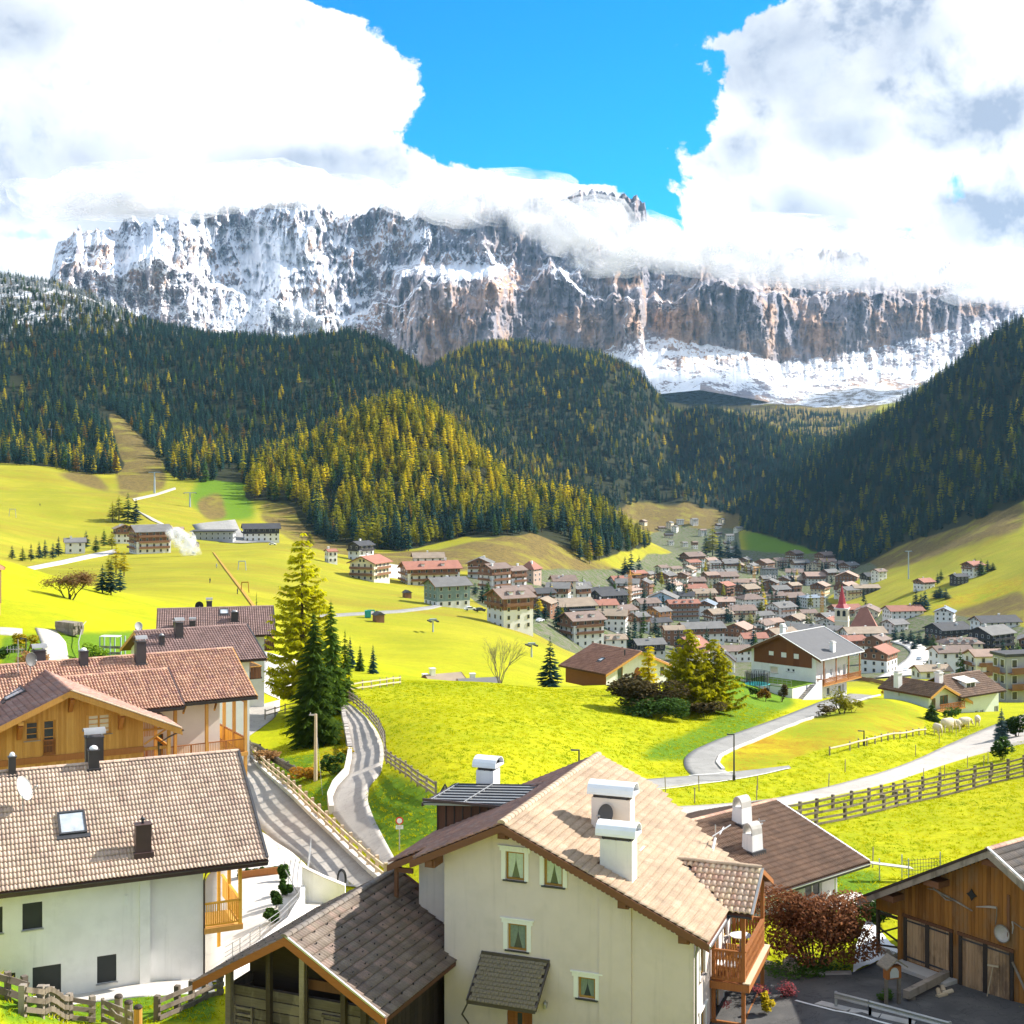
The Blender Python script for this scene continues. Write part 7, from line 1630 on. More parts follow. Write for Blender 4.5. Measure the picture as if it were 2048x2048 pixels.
line_on_ground([(1378,1553),(1430,1549),(1470,1545)],.16,'road_white','edge_line',.10);line_on_ground([(1296,1582),(1400,1569),(1520,1551),(1578,1538)],.16,'road_white','edge_line',.09)
def kerb(pts,w,hgt,mat,name,label,cat,seg=1.0,dmin=34.,stones=True,zoff=-.15):
 """low wall built of separate stones along a surveyed line"""
 q=hits([p[0]for p in pts],[p[1]for p in pts],dmin);e=thing(name,label,cat,(q[0].x,q[0].y,q[0].z));r=random.Random(len(pts))
 for a,b in zip(q[:-1],q[1:]):
  L=(b-a).length;n=max(1,round(L/seg))
  for i in range(n):
   p0=a.lerp(b,(i+.015)/n);p1=a.lerp(b,(i+.985)/n);z0,z1=Tl([p0,p1]);m=MB();o0=Vector((q[0].x,q[0].y,q[0].z));hh=hgt*(1+r.uniform(-.06,.06)*(1 if stones else 0))
   m.beam(Vector((p0.x,p0.y,z0+zoff+hh/2))-o0,Vector((p1.x,p1.y,z1+zoff+hh/2))-o0,w,hh);m.part('stone' if stones else 'section',MATS[mat],e)
 return e
kerb([(1636,2009),(1700,2024),(1760,2036),(1830,2052)],.45,.26,'concrete','kerb','pale concrete kerb between the road and the barn yard','kerb',1.2)
kerb([(1523,1926),(1560,1938),(1602,1949),(1650,1952),(1704,1951)],.3,.3,'stone','kerb','stone kerb edging the russet bush bed','kerb',.8)
kerb([(700,1508),(699,1520),(693,1551),(670,1576),(659,1601),(663,1628)],.35,.75,'concrete_pale','retaining_wall','low pale wall on the inner side of the curving lane','wall',1.5,stones=False)
kerb([(679,1405),(686,1430),(692,1460),(697,1490),(700,1506)],.4,.8,'stone','dry_stone_wall','dark stone wall under the spruces beside the lane','wall',.8)
kerb([(1447,1541),(1435,1527),(1441,1514),(1476,1496),(1530,1474),(1590,1450),(1650,1426),(1705,1407),(1760,1391)],.3,.35,'concrete_pale','kerb','pale kerb with dark stubs along the outer edge of the drive','kerb',3.0,stones=False)
wood_mat('weathered_plank',(0.10,0.08,0.06),(0.21,0.17,0.13),axis='z',weather=(0.08,0.062,0.045))
# --- fences
def fence(pts,label,hgt,step,rails,mat,post='grey_wood',rw=.16,rt=.05,pw=.12,round_=False,base=None,cap=0.12,dmin=34.,name='rail_fence',seed=1,wob=.02,sag=.0):
 us=[p[0]for p in pts];vs=[p[1]for p in pts];q=hits(us,vs,dmin);r=random.Random(seed);P2=[q[0]];acc=0
 for a,b in zip(q[:-1],q[1:]):
  n=max(1,round((b-a).length/step))
  for i in range(1,n+1):P2.append(a.lerp(b,i/n))
 z=Tl(P2);P2=[Vector((p.x,p.y,float(k)))for p,k in zip(P2,z)];o0=P2[0].copy();e=thing(name,label,'fence',tuple(o0));pm=rm=None
 for i,p in enumerate(P2):
  m=MB();d=(P2[min(i+1,len(P2)-1)]-P2[max(i-1,0)]);d.z=0;l=p-o0;hh=hgt+cap+r.uniform(-.05,.05)
  lean=Vector((r.uniform(-wob,wob),r.uniform(-wob,wob),0))
  if round_:m.tube([l-Vector((0,0,.3)),l+lean+Vector((0,0,hh))],pw/2,7)
  else:m.beam(l-Vector((0,0,.3)),l+lean+Vector((0,0,hh)),pw,pw,d)
  m.part('post',MATS[post],e)
 for a,b in zip(P2[:-1],P2[1:]):
  d=(b-a).normalized();s=Vector((d.y,-d.x,0)).normalized()*(pw/2+rt/2)
  for f in rails:
   m=MB();j=lambda:Vector((0,0,hgt*f+r.uniform(-.03,.03)));ex=d*.08
   if round_:m.tube([a-o0+s+j()-ex,b-o0+s+j()+ex],rw/2,6)
   else:m.beam(a-o0+s+j()-ex,b-o0+s+j()+ex,rt,rw)
   m.part('rail',MATS[mat],e)
 if base:
  for a,b in zip(P2[:-1],P2[1:]):
   m=MB();m.beam(a-o0+Vector((0,0,base[1]/2-.1)),b-o0+Vector((0,0,base[1]/2-.1)),base[0],base[1]);m.part('plinth',MATS[base[2]],e)
 return e
fence([(686,1396),(714,1413),(739,1437),(757,1461),(769,1489),(771,1521)],'weathered three rail fence following the outer curve of the lane',1.05,1.9,(.28,.62,.95),'grey_wood',seed=2)
fence([(773,1528),(800,1547),(835,1573),(872,1597)],'grey three rail fence running down the meadow edge from the lane bend',1.05,2.2,(.3,.62,.95),'grey_wood',seed=3)
fence([(495,1505),(556,1566),(612,1618),(668,1672),(720,1722),(772,1768)],'pale wooden guard fence on a stone plinth between the two roads',1.15,2.1,(.52,.92),'fence_pale','fence_pale',rw=.17,rt=.09,pw=.2,base=(.45,.36,'concrete_pale'),seed=4)
fence([(700,1384),(725,1380),(760,1375),(800,1369)],'short pale fence at the top of the curving lane',1.0,2.2,(.35,.9),'fence_pale','grey_wood',seed=5)
fence([(1560,1665),(1632,1652),(1690,1640),(1768,1621),(1840,1603),(1915,1586),(1980,1569),(2050,1553),(2110,1538)],'long dark plank fence on the near side of the right meadow track',1.0,2.6,(.16,.52,.95),'weathered_plank','weathered_plank',rw=.15,pw=.2,cap=.18,seed=6)
fence([(1560,1640),(1600,1634),(1666,1620),(1738,1605),(1810,1588),(1880,1573),(1950,1558),(2048,1536),(2110,1522)],'second plank fence running parallel behind the long meadow fence',1.0,2.6,(.52,.95),'weathered_plank','weathered_plank',rw=.15,pw=.2,cap=.18,seed=7)
fence([(1659,1511),(1700,1501),(1750,1488),(1800,1478),(1850,1470)],'low log fence below the orange autumn bank',.8,3.0,(.85,),'fence_pale','grey_wood',rw=.2,pw=.16,round_=True,seed=8)
fence([(1145,1351),(1170,1352),(1200,1357)],'short pale rail fence in front of the low chalet',1.0,2.4,(.35,.9),'fence_pale','fence_pale',rw=.18,seed=9,dmin=120)
fence([(1695,1352),(1740,1364),(1790,1375),(1835,1383)],'brown garden fence between the slate roofed chalet and the tiled chalet',1.1,1.4,(.3,.6,.9),'brown_beam','brown_beam',rw=.24,seed=10,dmin=150)
fence([(480,1490),(520,1505),(565,1535),(600,1555)],'old log fence under the spruces',.7,2.5,(.3,.6,.9),'old_wood','old_wood',rw=.26,pw=.2,round_=True,seed=11)
fence([(530,1440),(570,1428),(600,1422)],'grey railing at the edge of the yard by the spruces',1.0,1.6,(.5,.95),'grey_wood','grey_wood',rw=.09,pw=.09,seed=12)
fence([(45,2030),(82,2033),(138,2040),(184,2045)],'heavy silvered plank fence left of the garden gate',.95,1.35,(.18,.55,.92),'weathered_plank','grey_wood',rw=.18,rt=.07,pw=.22,seed=13)
fence([(314,2043),(355,2025),(410,2000),(440,1990)],'dark plank fence between the garden gate and the old barn',1.0,1.5,(.18,.52,.9),'weathered_plank','weathered_plank',rw=.18,rt=.07,pw=.22,seed=14)
fence([(-20,1990),(15,2000),(48,2012)],'rough split rails on the grass mound in the lower left corner',.9,1.6,(.35,.85),'weathered_plank','weathered_plank',rw=.22,rt=.12,pw=.2,seed=15)
def gate():
 a,b=hits([204,268],[2046,2075]);e=thing('gate','open plank gate with diagonal brace by the round posts, lower left','gate',tuple(a));d=b-a
 for k,z in enumerate((.2,.55,.9)):m=MB();m.beam((0,0,z),(d.x,d.y,d.z+z),.06,.18);m.part('rail',MATS['grey_wood'],e)
 for t in(.02,.98):m=MB();m.beam((d.x*t,d.y*t,d.z*t+.05),(d.x*t,d.y*t,d.z*t+1.05),.12,.08,(d.x,d.y,0));m.part('stile',MATS['grey_wood'],e)
 m=MB();m.beam((0,0,.95),(d.x,d.y,d.z+.15),.05,.14);m.part('brace',MATS['grey_wood'],e)
 for u,v,hh,mt,lb in((237,2050,1.15,'grey_wood','weathered round gate post furthest from the barn'),(257,2066,1.2,'grey_wood','weathered round gate post between the other two'),(276,2085,1.35,'larch','orange brown round gate post with dark cap')):
  p=hit(u,v);t=thing('gate_post',lb,'post',tuple(p));m=MB();m.tube([(0,0,-.3),(0,0,hh)],.16,10);m.part('log',MATS[mt],t);m=MB();m.lathe((0,0,hh),[(.18,0),(.18,.04),(.13,.10),(.03,.13)],10);m.part('cap',MATS['dark_wood'],t)
gate()
def stakes(pts,hgt,label,group):
 q=hits([p[0]for p in pts],[p[1]for p in pts])
 me=MB().tube([(0,0,-.2),(0.02,0,hgt)],.04,5).mesh('stake',MATS['grey_wood'])
 for p in q:o=link('stake',me);o.location=p;o.rotation_euler=(random.uniform(-.06,.06),random.uniform(-.06,.06),0);tag(o,label,'stake',group)
stakes([(1331,1584),(1398,1582),(1389,1607),(1513,1602),(1515,1580),(1657,1575),(1690,1545),(1846,1563),(1889,1556),(1935,1536),(1967,1536),(1976,1528),(1880,1560),(1878,1488),(1831,1513),(1745,1735),(1912,1473)],1.2,'thin grey wooden stake of the meadow wire fence','thin stakes along the meadow and road edges')
# --- trees and shrubs close enough to tell apart
def hero_conifer(label,u,v,htop_v,width_px,mat,tiers,spikes,seed,name='spruce_tree',lo=.06,droop=.35,slim=.9,fingers=4,dmin=34.,group=None,bare=.0,lean=0,D=None,ragged=.3):
 p=hit(u,v,dmin)if D is None else Vector(((u-U0)/F*D,D,T1((u-U0)/F*D,D)))
 hgt=p.z*0+(v-htop_v)/F*p.y;rw=width_px/F*p.y/2
 if D is not None:hgt=-(htop_v-VH)/F*p.y-p.z
 e=thing(name,label,'tree',tuple(p),random.Random(seed).uniform(0,6),group)
 conifer_mesh(seed,hgt,rw,tiers,spikes,lo,droop,slim,ragged=ragged,fingers=fingers).part('crown',MATS[mat],e)
 trunk_mb(hgt,max(.08,hgt*.016),8).part('trunk',MATS['bark'],e)
 return e
def larch_mesh(seed,h,rw,tiers,mats_unused=None,lo=.12):
 """open larch crown: many slender up-curved boughs with hanging tufts"""
 r=random.Random(seed);wood=MB();leaf=MB()
 for i in range(tiers):
  q=(i+r.uniform(0,1))/tiers;z=h*(lo+(1-lo)*q);R0=rw*(1-q)**.62*(.55+.45*min(1,q/.12))+.15
  for k in range(max(3,int(7*(1-q)+3))):
   a=r.uniform(0,6.283);L=R0*r.uniform(.65,1.1);ca,sa=math.cos(a),math.sin(a)
   pts=[Vector((ca*L*t,sa*L*t,z-L*.25*math.sin(t*2.4)+L*.12*t*t))for t in(0,.35,.7,1)]
   wood.tube(pts,[.05*(1-q)+.012,.03*(1-q)+.01,.015,.006],4,False)
   nf=max(14,int(L*30))
   for f in range(nf):
    t=r.uniform(.12,1.02);i0=min(2,int(t/.345));b=pts[0].lerp(pts[3],min(1,t))if t>1 else pts[i0].lerp(pts[i0+1],(t-(0,.35,.7)[i0])/.35)
    s=r.uniform(.28,.62);w=r.uniform(.11,.24);aa=a+r.choice((-1,1))*r.uniform(.5,1.5);dx,dy=math.cos(aa)*s,math.sin(aa)*s
    leaf.add([(b.x,b.y,b.z+.04),(b.x+dx*.5-dy*w,b.y+dy*.5+dx*w,b.z-s*.25),(b.x+dx,b.y+dy,b.z-s*r.uniform(.2,.8)),(b.x+dx*.5+dy*w,b.y+dy*.5-dx*w,b.z-s*.05)],[(0,1,2,3)])
 return wood,leaf
def larch(label,u,v,top_v,width_px,mat,seed,tiers=26,dmin=34.,D=None,lo=.12):
 p=hit(u,v,dmin)if D is None else Vector(((u-U0)/F*D,D,T1((u-U0)/F*D,D)))
 hgt=-(top_v-VH)/F*p.y-p.z;rw=width_px/F*p.y/2;e=thing('larch_tree',label,'tree',tuple(p),0)
 wood,leaf=larch_mesh(seed,hgt,rw,tiers,lo=lo);t=trunk_mb(hgt,hgt*.014,8);wood.add(t.v,t.f);wood.part('trunk',MATS['bark'],e);leaf.part('crown',MATS[mat],e);return e
def shrub(label,u,v,w_px,h_px,mat,seed,name='shrub',n=1400,stems=6,dmin=34.,leaf=.11,cat='shrub',lobes=7,depth=1.0,D=None,group=None,hang=.35,base=.08):
 """leafy shrub: stems plus many leaf-sized faces clustered round several uneven lobes"""
 p=hit(u,v,dmin)if D is None else Vector(((u-U0)/F*D,D,T1((u-U0)/F*D,D)));r=random.Random(seed);W=w_px/F*p.y;Hh=h_px/F*p.y;e=thing(name,label,cat,tuple(p),0,group)
 lb=[(r.uniform(-.36,.36)*W,r.uniform(-.36,.36)*W*depth,Hh*r.uniform(.3,.80),r.uniform(.16,.30)*W,r.uniform(.16,.28)*Hh)for _ in range(lobes)]
 m=MB()
 for _ in range(int(n*1.5)):
  c=r.choice(lb);th=r.uniform(0,6.283);ph=math.acos(r.uniform(-1,1));k=r.uniform(.45,1.08)**.6
  x=c[0]+c[3]*k*math.sin(ph)*math.cos(th);y=c[1]+c[3]*k*math.sin(ph)*math.sin(th);z=max(base*Hh,c[2]+c[4]*k*math.cos(ph));s=leaf*r.uniform(.9,2.1)
  a,b=r.uniform(0,6.283),r.uniform(-.9,.9);d1=Vector((math.cos(a),math.sin(a),-hang*r.random()))*s;d2=Vector((-math.sin(a)*math.cos(b),math.cos(a)*math.cos(b),math.sin(b)))*s*.62;o=Vector((x,y,z))
  m.add([o-d1*.5,o+d2*.5,o+d1*.6,o-d2*.5],[(0,1,2,3)])
 m.part('foliage',MATS[mat],e);w=MB();ub=UV(e.location);abs(ub[1]-v)>14 and print('shrub off',label,v,round(ub[1]))
 for c in lb[:stems]:w.tube([(c[0]*.15,c[1]*.15,-.2),(c[0]*.55,c[1]*.55,c[2]*.5),(c[0],c[1],c[2])],[.018*Hh,.012*Hh,.004*Hh],5)
 w.part('stems',MATS['bark'],e);return e
def branchy(label,u,v,top_v,w_px,seed,mat='bark_grey',leaf=None,nleaf=0,stems=2,dmin=34.,D=None,depth=5,spread=.55,lsz=.12,name='bare_tree',r0=.16):
 """broadleaf tree grown by forking; bare or thinly leaved"""
 p=hit(u,v,dmin)if D is None else Vector(((u-U0)/F*D,D,T1((u-U0)/F*D,D)));r=random.Random(seed);hgt=-(top_v-VH)/F*p.y-p.z;W=w_px/F*p.y;e=thing(name,label,'tree',tuple(p));m=MB();tips=[]
 def grow(a,d,L,rad,n):
  b=a+d*L;mid=a.lerp(b,.5)+Vector((r.uniform(-1,1),r.uniform(-1,1),r.uniform(-.3,.3)))*L*.06
  m.tube([a,mid,b],[rad,rad*.85,rad*.68],6 if n>3 else 4,n==0);
  if n==0:tips.append(b);return
  for _ in range(3 if r.random()<.5 else 2):
   ax=Vector((r.uniform(-1,1),r.uniform(-1,1),r.uniform(-.2,.6)));nd=(d+ax*spread).normalized();nd.z=max(nd.z,-.05);grow(b if r.random()<.8 else mid,nd,L*r.uniform(.62,.9),rad*.62,n-1)
 for s in range(stems):
  a=6.283*s/stems+.4;grow(Vector((math.cos(a)*.2,math.sin(a)*.2,-.2)),Vector((math.cos(a)*.28,math.sin(a)*.28,1)).normalized(),hgt*.28,r0,depth)
 zx=max(q[2]for q in m.v);xx=max(abs(q[0])for q in m.v);sx,sz=W/2/xx,hgt/zx;m.v=[(q[0]*sx,q[1]*sx,q[2]*sz)for q in m.v];m.part('branches',MATS[mat],e)
 if leaf:
  l=MB()
  for _ in range(nleaf):
   t=r.choice(tips);o=Vector((t.x*sx,t.y*sx,t.z*sz))+Vector((r.gauss(0,1),r.gauss(0,1),r.gauss(0,.8)))*lsz*2.2;a=r.uniform(0,6.28);s=lsz*r.uniform(1.0,2.2);d1=Vector((math.cos(a),math.sin(a),r.uniform(-.6,.3)))*s;d2=Vector((-math.sin(a),math.cos(a),r.uniform(-.5,.5)))*s*.6;l.add([o-d1*.5,o+d2*.5,o+d1*.5,o-d2*.5],[(0,1,2,3)])
  l.part('foliage',MATS[leaf],e)
 return e
leaf_mat('needles_hero',(0.034,0.085,0.010),(0.14,0.225,0.015),tl=.45)
leaf_mat('needles_golden_green',(0.30,0.32,0.006),(0.66,0.60,0.010),tl=.6);leaf_mat('needles_lime',(0.36,0.38,0.006),(0.70,0.62,0.010),tl=.6)
larch('tall golden larch towering over the spruces beside the lane',604,1430,1066,175,'needles_golden_green',3,44,D=141,lo=.12)
hero_conifer('broad dark spruce standing in front of the golden larch',628,1510,1225,124,'needles_hero',36,15,11,D=124,fingers=7,droop=.45,slim=.72,ragged=.4)
hero_conifer('slender dark spruce right behind the broad one by the lane',662,1440,1200,84,'needles_hero',30,14,12,D=138,fingers=5,droop=.45,slim=.7)
hero_conifer('smaller dark spruce on the lane side of the spruce group',690,1425,1260,58,'needles_hero',22,13,13,D=146,fingers=4,droop=.4)
for i,(u,v,tv,w,lb)in enumerate(((700,1345,1272,34,'young spruce nearest the lane group on the slope behind'),(720,1350,1290,30,'middle one of the young spruces on the slope'),(746,1352,1288,28,'lone pointed young spruce above the ski meadow'),(513,1222,1184,24,'small spruce peeping over the furthest brown roof'))):
 hero_conifer(lb,u,v,tv,w,'needles_green' if i%2 else 'needles_dark',16,11,20+i,D=(205,200,196,215)[i],fingers=2)
hero_conifer('single dark spruce with tiered boughs at the meadow crest beside the bare tree',1100,1354,1270,64,'needles_dark',15,13,31,D=182,fingers=4,droop=.18,slim=1.0)
branchy('bare many branched tree at the crest of the big meadow',1000,1368,1268,130,5,'bark_grey',D=183,stems=5,depth=6,spread=.45,r0=.075)
larch('yellow green larch, left one of the pair beside the dark thicket',1376,1480,1258,135,'needles_lime',8,32,D=156,lo=.1)
larch('yellow green larch, right one of the pair beside the dark thicket',1428,1475,1278,135,'needles_lime',9,30,D=158,lo=.08)
larch('small thin golden larch rising out of the thicket before the low chalet',1297,1400,1288,40,'needles_gold',10,16,D=166,lo=.1)
shrub('big dark brown thicket on the right of the sunny meadow',1292,1482,140,78,'leaf_brown',14,'thicket',5200,8,leaf=.26,lobes=16,D=152,depth=.8);shrub('dark green undergrowth at the foot of the brown thicket',1310,1488,130,46,'leaf_green',15,'undergrowth',2600,6,leaf=.2,lobes=12,D=149,depth=.5)
shrub('green bush under the two yellow green larches',1410,1490,70,36,'leaf_brown',16,'bush',1200,5,leaf=.24,D=152)
branchy('leaning brown leaved tree on the bright grass bank',139,1232,1148,90,17,'bark','leaf_russet',3600,4,D=212,depth=5,spread=.5,lsz=.2,name='broadleaf_tree',r0=.07)
shrub('golden yellow bush beside the gravel path',52,1290,50,44,'leaf_yellow',21,'bush',1100,5,leaf=.16,D=148);shrub('pinkish russet bush below the golden one by the path',62,1318,62,44,'leaf_russet',22,'bush',1100,5,leaf=.16,D=140);shrub('clipped green hedge at the left edge',12,1295,40,28,'leaf_green',23,'hedge',700,4,leaf=.15,D=144)
shrub('fresh green bush behind the garden frames',188,1280,46,44,'leaf_bright',24,'bush',900,5,leaf=.16,D=150);shrub('orange yellow bush in the garden by the row houses',180,1318,48,36,'leaf_orange',25,'bush',900,5,leaf=.15,D=138);shrub('yellow green bush beside the orange one in the garden',208,1316,30,40,'leaf_yellow',26,'bush',500,4,leaf=.14,D=137)
shrub('rough orange autumn scrub under the utility pole',610,1560,60,24,'leaf_orange',27,'scrub',800,4,leaf=.14,D=108);shrub('green scrub at the bend of the lane below the spruces',665,1560,50,40,'leaf_green',28,'scrub',900,4,leaf=.14,D=108);shrub('rust brown scrub beside the old log fence',540,1510,80,30,'leaf_russet',29,'scrub',900,4,leaf=.14,D=118)
shrub('pale green weeds on the bank above the lane wall',690,1530,30,20,'leaf_yellow',30,'scrub',300,3,leaf=.12,D=115)
shrub('large russet autumn bush beside the barn yard',1632,1936,210,158,'leaf_rust',41,'bush',9500,12,leaf=.10,lobes=20,hang=.9);shrub('dark green ground cover beneath the russet bush',1600,1944,190,26,'leaf_green',42,'ground_cover',1500,4,leaf=.08,lobes=14,depth=.3)
shrub('low evergreen hedge behind the timber barn',1745,1846,110,46,'leaf_green',43,'hedge',2400,6,leaf=.09,lobes=12,depth=.4)
branchy('small pink leaved ornamental tree by the balcony',1548,2062,1968,82,44,'bark','leaf_pink',700,2,D=57,depth=4,spread=.5,lsz=.05,name='ornamental_tree',r0=.05)
hero_conifer('tiny blue spruce beside the road at the bottom edge',1601,2062,2006,30,'needles_blue',13,10,45,D=56,fingers=3,droop=.1);shrub('yellow green flower bush beside the pink tree',1532,2060,34,40,'leaf_yellow',46,'bush',500,4,leaf=.07,D=55.5)
hero_conifer('blue green spruce by the bend of the upper road',2003,1484,1415,40,'needles_blue',18,13,47,D=150,fingers=4,droop=.2);shrub('dark green bush beside the blue green spruce',2035,1482,50,50,'leaf_green',48,'bush',1300,5,leaf=.2,D=151);shrub('round bush at the right end of the plank fences',2005,1522,44,46,'leaf_green',49,'bush',1100,5,leaf=.16,D=132)
hero_conifer('bright green spruce in front of the mint chalet',1864,1462,1402,46,'needles_green',15,12,50,D=176,fingers=3);branchy('small olive tree on the orange bank below the chalet',1684,1448,1390,44,51,'bark','needles_olive',1100,2,D=168,depth=4,spread=.6,lsz=.2,name='small_tree',r0=.09);shrub('thin shrub beside the small olive tree',1705,1440,36,26,'needles_olive',52,'shrub',400,3,leaf=.18,D=170);shrub('dark shrub on the orange bank left of the olive tree',1660,1450,50,24,'leaf_brown',53,'shrub',400,3,leaf=.18,D=165)
shrub('round green bush beside the retaining wall of the drive',1512,1410,26,24,'leaf_green',54,'bush',500,3,leaf=.18,D=186);shrub('orange bush in front of the retaining wall',1530,1414,26,28,'leaf_orange',55,'bush',500,3,leaf=.18,D=184);shrub('dark climbing bush on the stone pier',1562,1410,24,44,'leaf_brown',56,'bush',500,3,leaf=.18,D=187);shrub('orange shrub behind the brown garden fence',1785,1376,40,20,'leaf_orange',57,'shrub',500,3,leaf=.2,D=215)
shrub('green garden bush beside the white chalet, left of the sheep',1905,1445,40,24,'leaf_green',58,'bush',500,3,leaf=.18,D=183);shrub('yellow green hedge before the sheep',1918,1458,30,16,'leaf_yellow',59,'bush',300,3,leaf=.18,D=172)
for i,(u,v,w,hh)in enumerate(((566,1740,22,34),(572,1785,24,36),(555,1830,26,34),(540,1862,30,30))):shrub(('upright evergreen at the top of the terrace railing','evergreen in the middle of the terrace hedge','evergreen at the bend of the terrace railing','evergreen at the foot of the terrace hedge')[i],u,v,w,hh,'leaf_green',70+i,'hedge_plant',1100,4,leaf=.12,D=(82,78,75,72)[i])
for i,u in enumerate((482,497,512,527,549)):shrub('small potted looking evergreen in the row behind the larch balcony',u,1742-i,13,18,'leaf_green',80+i,'hedge_plant',300,2,leaf=.11,D=84,group='row of small evergreens behind the balcony')
VT=[(x,y,t,w,k)for x,y,t,w,k in(
(24,1118,1090,16,0),(45,1122,1092,16,1),(62,1122,1086,16,0),(78,1118,1082,16,0),(90,1116,1078,18,0),(106,1118,1084,16,0),(117,1112,1072,18,0),(172,1096,1060,18,0),(192,1104,1070,20,1),(208,1092,1056,18,1),(224,1098,1062,20,2),
(205,1186,1128,34,0),(222,1190,1120,30,0),(240,1184,1132,26,0),(232,1150,1088,30,3),(248,1152,1100,24,3),(218,1160,1110,24,2),
(238,1040,990,28,2),(256,1044,984,28,1),(272,1046,994,24,0),(225,1044,1002,22,2),(1130,1258,1220,16,0),(1112,1250,1212,16,0),(1045,1256,1220,12,0),(1030,1256,1222,12,0),(1020,1254,1222,14,0),(1062,1250,1212,12,0),
(985,1212,1172,24,0),(965,1206,1168,22,0),(975,1196,1160,22,1),(950,1190,1164,16,0),(1078,1228,1196,18,3),(1090,1240,1204,22,0),(1102,1222,1178,20,0),(1075,1240,1206,22,0),
(1262,1158,1100,26,0),(1278,1162,1110,24,0),(1250,1150,1112,22,0),(1285,1210,1160,26,0),(1300,1190,1150,22,2),(1252,1196,1160,18,0),(1338,1185,1156,18,0),(1355,1205,1180,16,0),(1425,1112,1050,28,2),(1412,1110,1058,22,0),(1440,1118,1072,26,0),(1456,1120,1076,26,0),(1472,1118,1078,26,0),
(1242,1292,1252,20,0),(1256,1296,1246,26,0),(1270,1300,1244,26,0),(1282,1292,1250,18,1),(1310,1270,1232,22,0),(1318,1290,1250,22,0),(1300,1296,1260,18,0),(1308,1300,1268,10,3),(1200,1290,1252,16,0),
(1484,1252,1222,18,0),(1500,1256,1226,22,2),(1516,1258,1222,20,1),(1528,1222,1180,14,3),(1541,1212,1164,18,0),(1552,1214,1180,16,0),(1596,1220,1186,16,0),(1732,1218,1198,12,0),(1690,1196,1170,10,0),(1425,1226,1200,20,0),(1523,1230,1200,18,2),
(1832,1220,1174,22,0),(1850,1222,1178,22,0),(1842,1218,1186,20,0),(1880,1196,1172,22,0),(1892,1198,1176,20,0),(1872,1196,1178,18,0),(1882,1160,1138,14,1),(1962,1150,1116,22,1),(1975,1142,1120,20,0),(1986,1140,1124,16,1),(1950,1130,1116,14,0),
(1790,1282,1250,20,0),(1806,1284,1256,20,0),(1822,1284,1258,22,0),(1838,1290,1262,22,0),(1854,1292,1262,22,0),(1866,1296,1266,18,1),(1828,1300,1276,18,0),(1900,1310,1292,14,1),(2035,1312,1280,24,1),(2012,1320,1292,20,2),(2022,1330,1300,20,1),(1875,1168,1146,12,0),(1184,1062,1040,8,0),(1290,1096,1078,10,0),(1848,1348,1322,20,0),(620,1098,1062,18,2))]
WRD=('dark spruce','green fir','olive larch','golden larch')
VP_=hits([q[0]for q in VT],[q[1]for q in VT],250.)
def where(u,v):
 if u<140 and v>1060:return 'in the row by the pale valley road, left'
 if u<300 and v>1085 and v<1200:return 'in the clump on the near edge of the left ski meadow'
 if u<320:return 'in the clump above the left hotels'
 if u<700:return 'at the foot of the knoll left of the hotels'
 if u<1140:return 'among the hotels at the near edge of the village'
 if u<1330 and v<1215:return 'in the group below the bright slope behind the village'
 if u<1330:return 'in the grove of the village left of the church'
 if u<1480 and v<1130:return 'in the tall stand at the valley mouth'
 if u<1700:return 'between the houses left of the church'
 if v<1230 and u>1790:return 'near the farm on the right hand slope'
 return 'in the park right of the church'
for i,(q,p)in enumerate(zip(VT,VP_)):
 u,v,t,w,k=q;hgt=(v-t)/F*p.y;me=FP[(0,2,4,6)[k]+i%2];h0=(17,16,17,16)[k];w0=(2.5,2.5,2.4,2.3)[k]
 o=link(('spruce_tree','fir_tree','larch_tree','larch_tree')[k],me);o.location=p;s=hgt/h0;sx=(w/F*p.y/2)/w0;o.scale=(sx,sx,s);o.rotation_euler=(0,0,i*1.7)
 tag(o,WRD[k]+' '+where(u,v),'tree',WRD[k]+'s '+where(u,v))
 # --- the village
for n_,c_,r_ in(('r_brown',(0.20,0.145,0.12),.2),('r_grey',(0.16,0.155,0.15),.2),('r_dark',(0.06,0.06,0.065),.2),('r_red',(0.30,0.13,0.09),.15),('r_tan',(0.29,0.225,0.165),.2),('r_pink',(0.34,0.235,0.185),.15),('r_blue',(0.19,0.23,0.28),.15),('r_orange',(0.42,0.17,0.09),.15)):
 M(n_,c_,.8,r_,.35,.4,3.0,objvar=.1,coord='Object',stretch=(1,1,1))
M('v_white',(0.78,0.77,0.74),.9,.05,.5);M('v_cream',(0.74,0.66,0.48),.9,.05,.5);M('v_pink',(0.66,0.50,0.42),.9,.06,.5);M('v_blue',(0.42,0.56,0.76),.9,.05,.5);M('v_grey',(0.36,0.37,0.38),.9,.08,.5);M('v_wood',(0.22,0.11,0.06),.85,.2,.8);M('v_dark',(0.05,0.045,0.045),.85,.2,.8);M('v_orange',(0.58,0.27,0.08),.85,.15,.8);M('v_green',(0.20,0.27,0.25),.85,.2,1.2)
M('v_glass',(0.045,0.05,0.06),.15,.3,.5,spec=.5);M('v_stone',(0.45,0.33,0.26),.9,.15,.8)
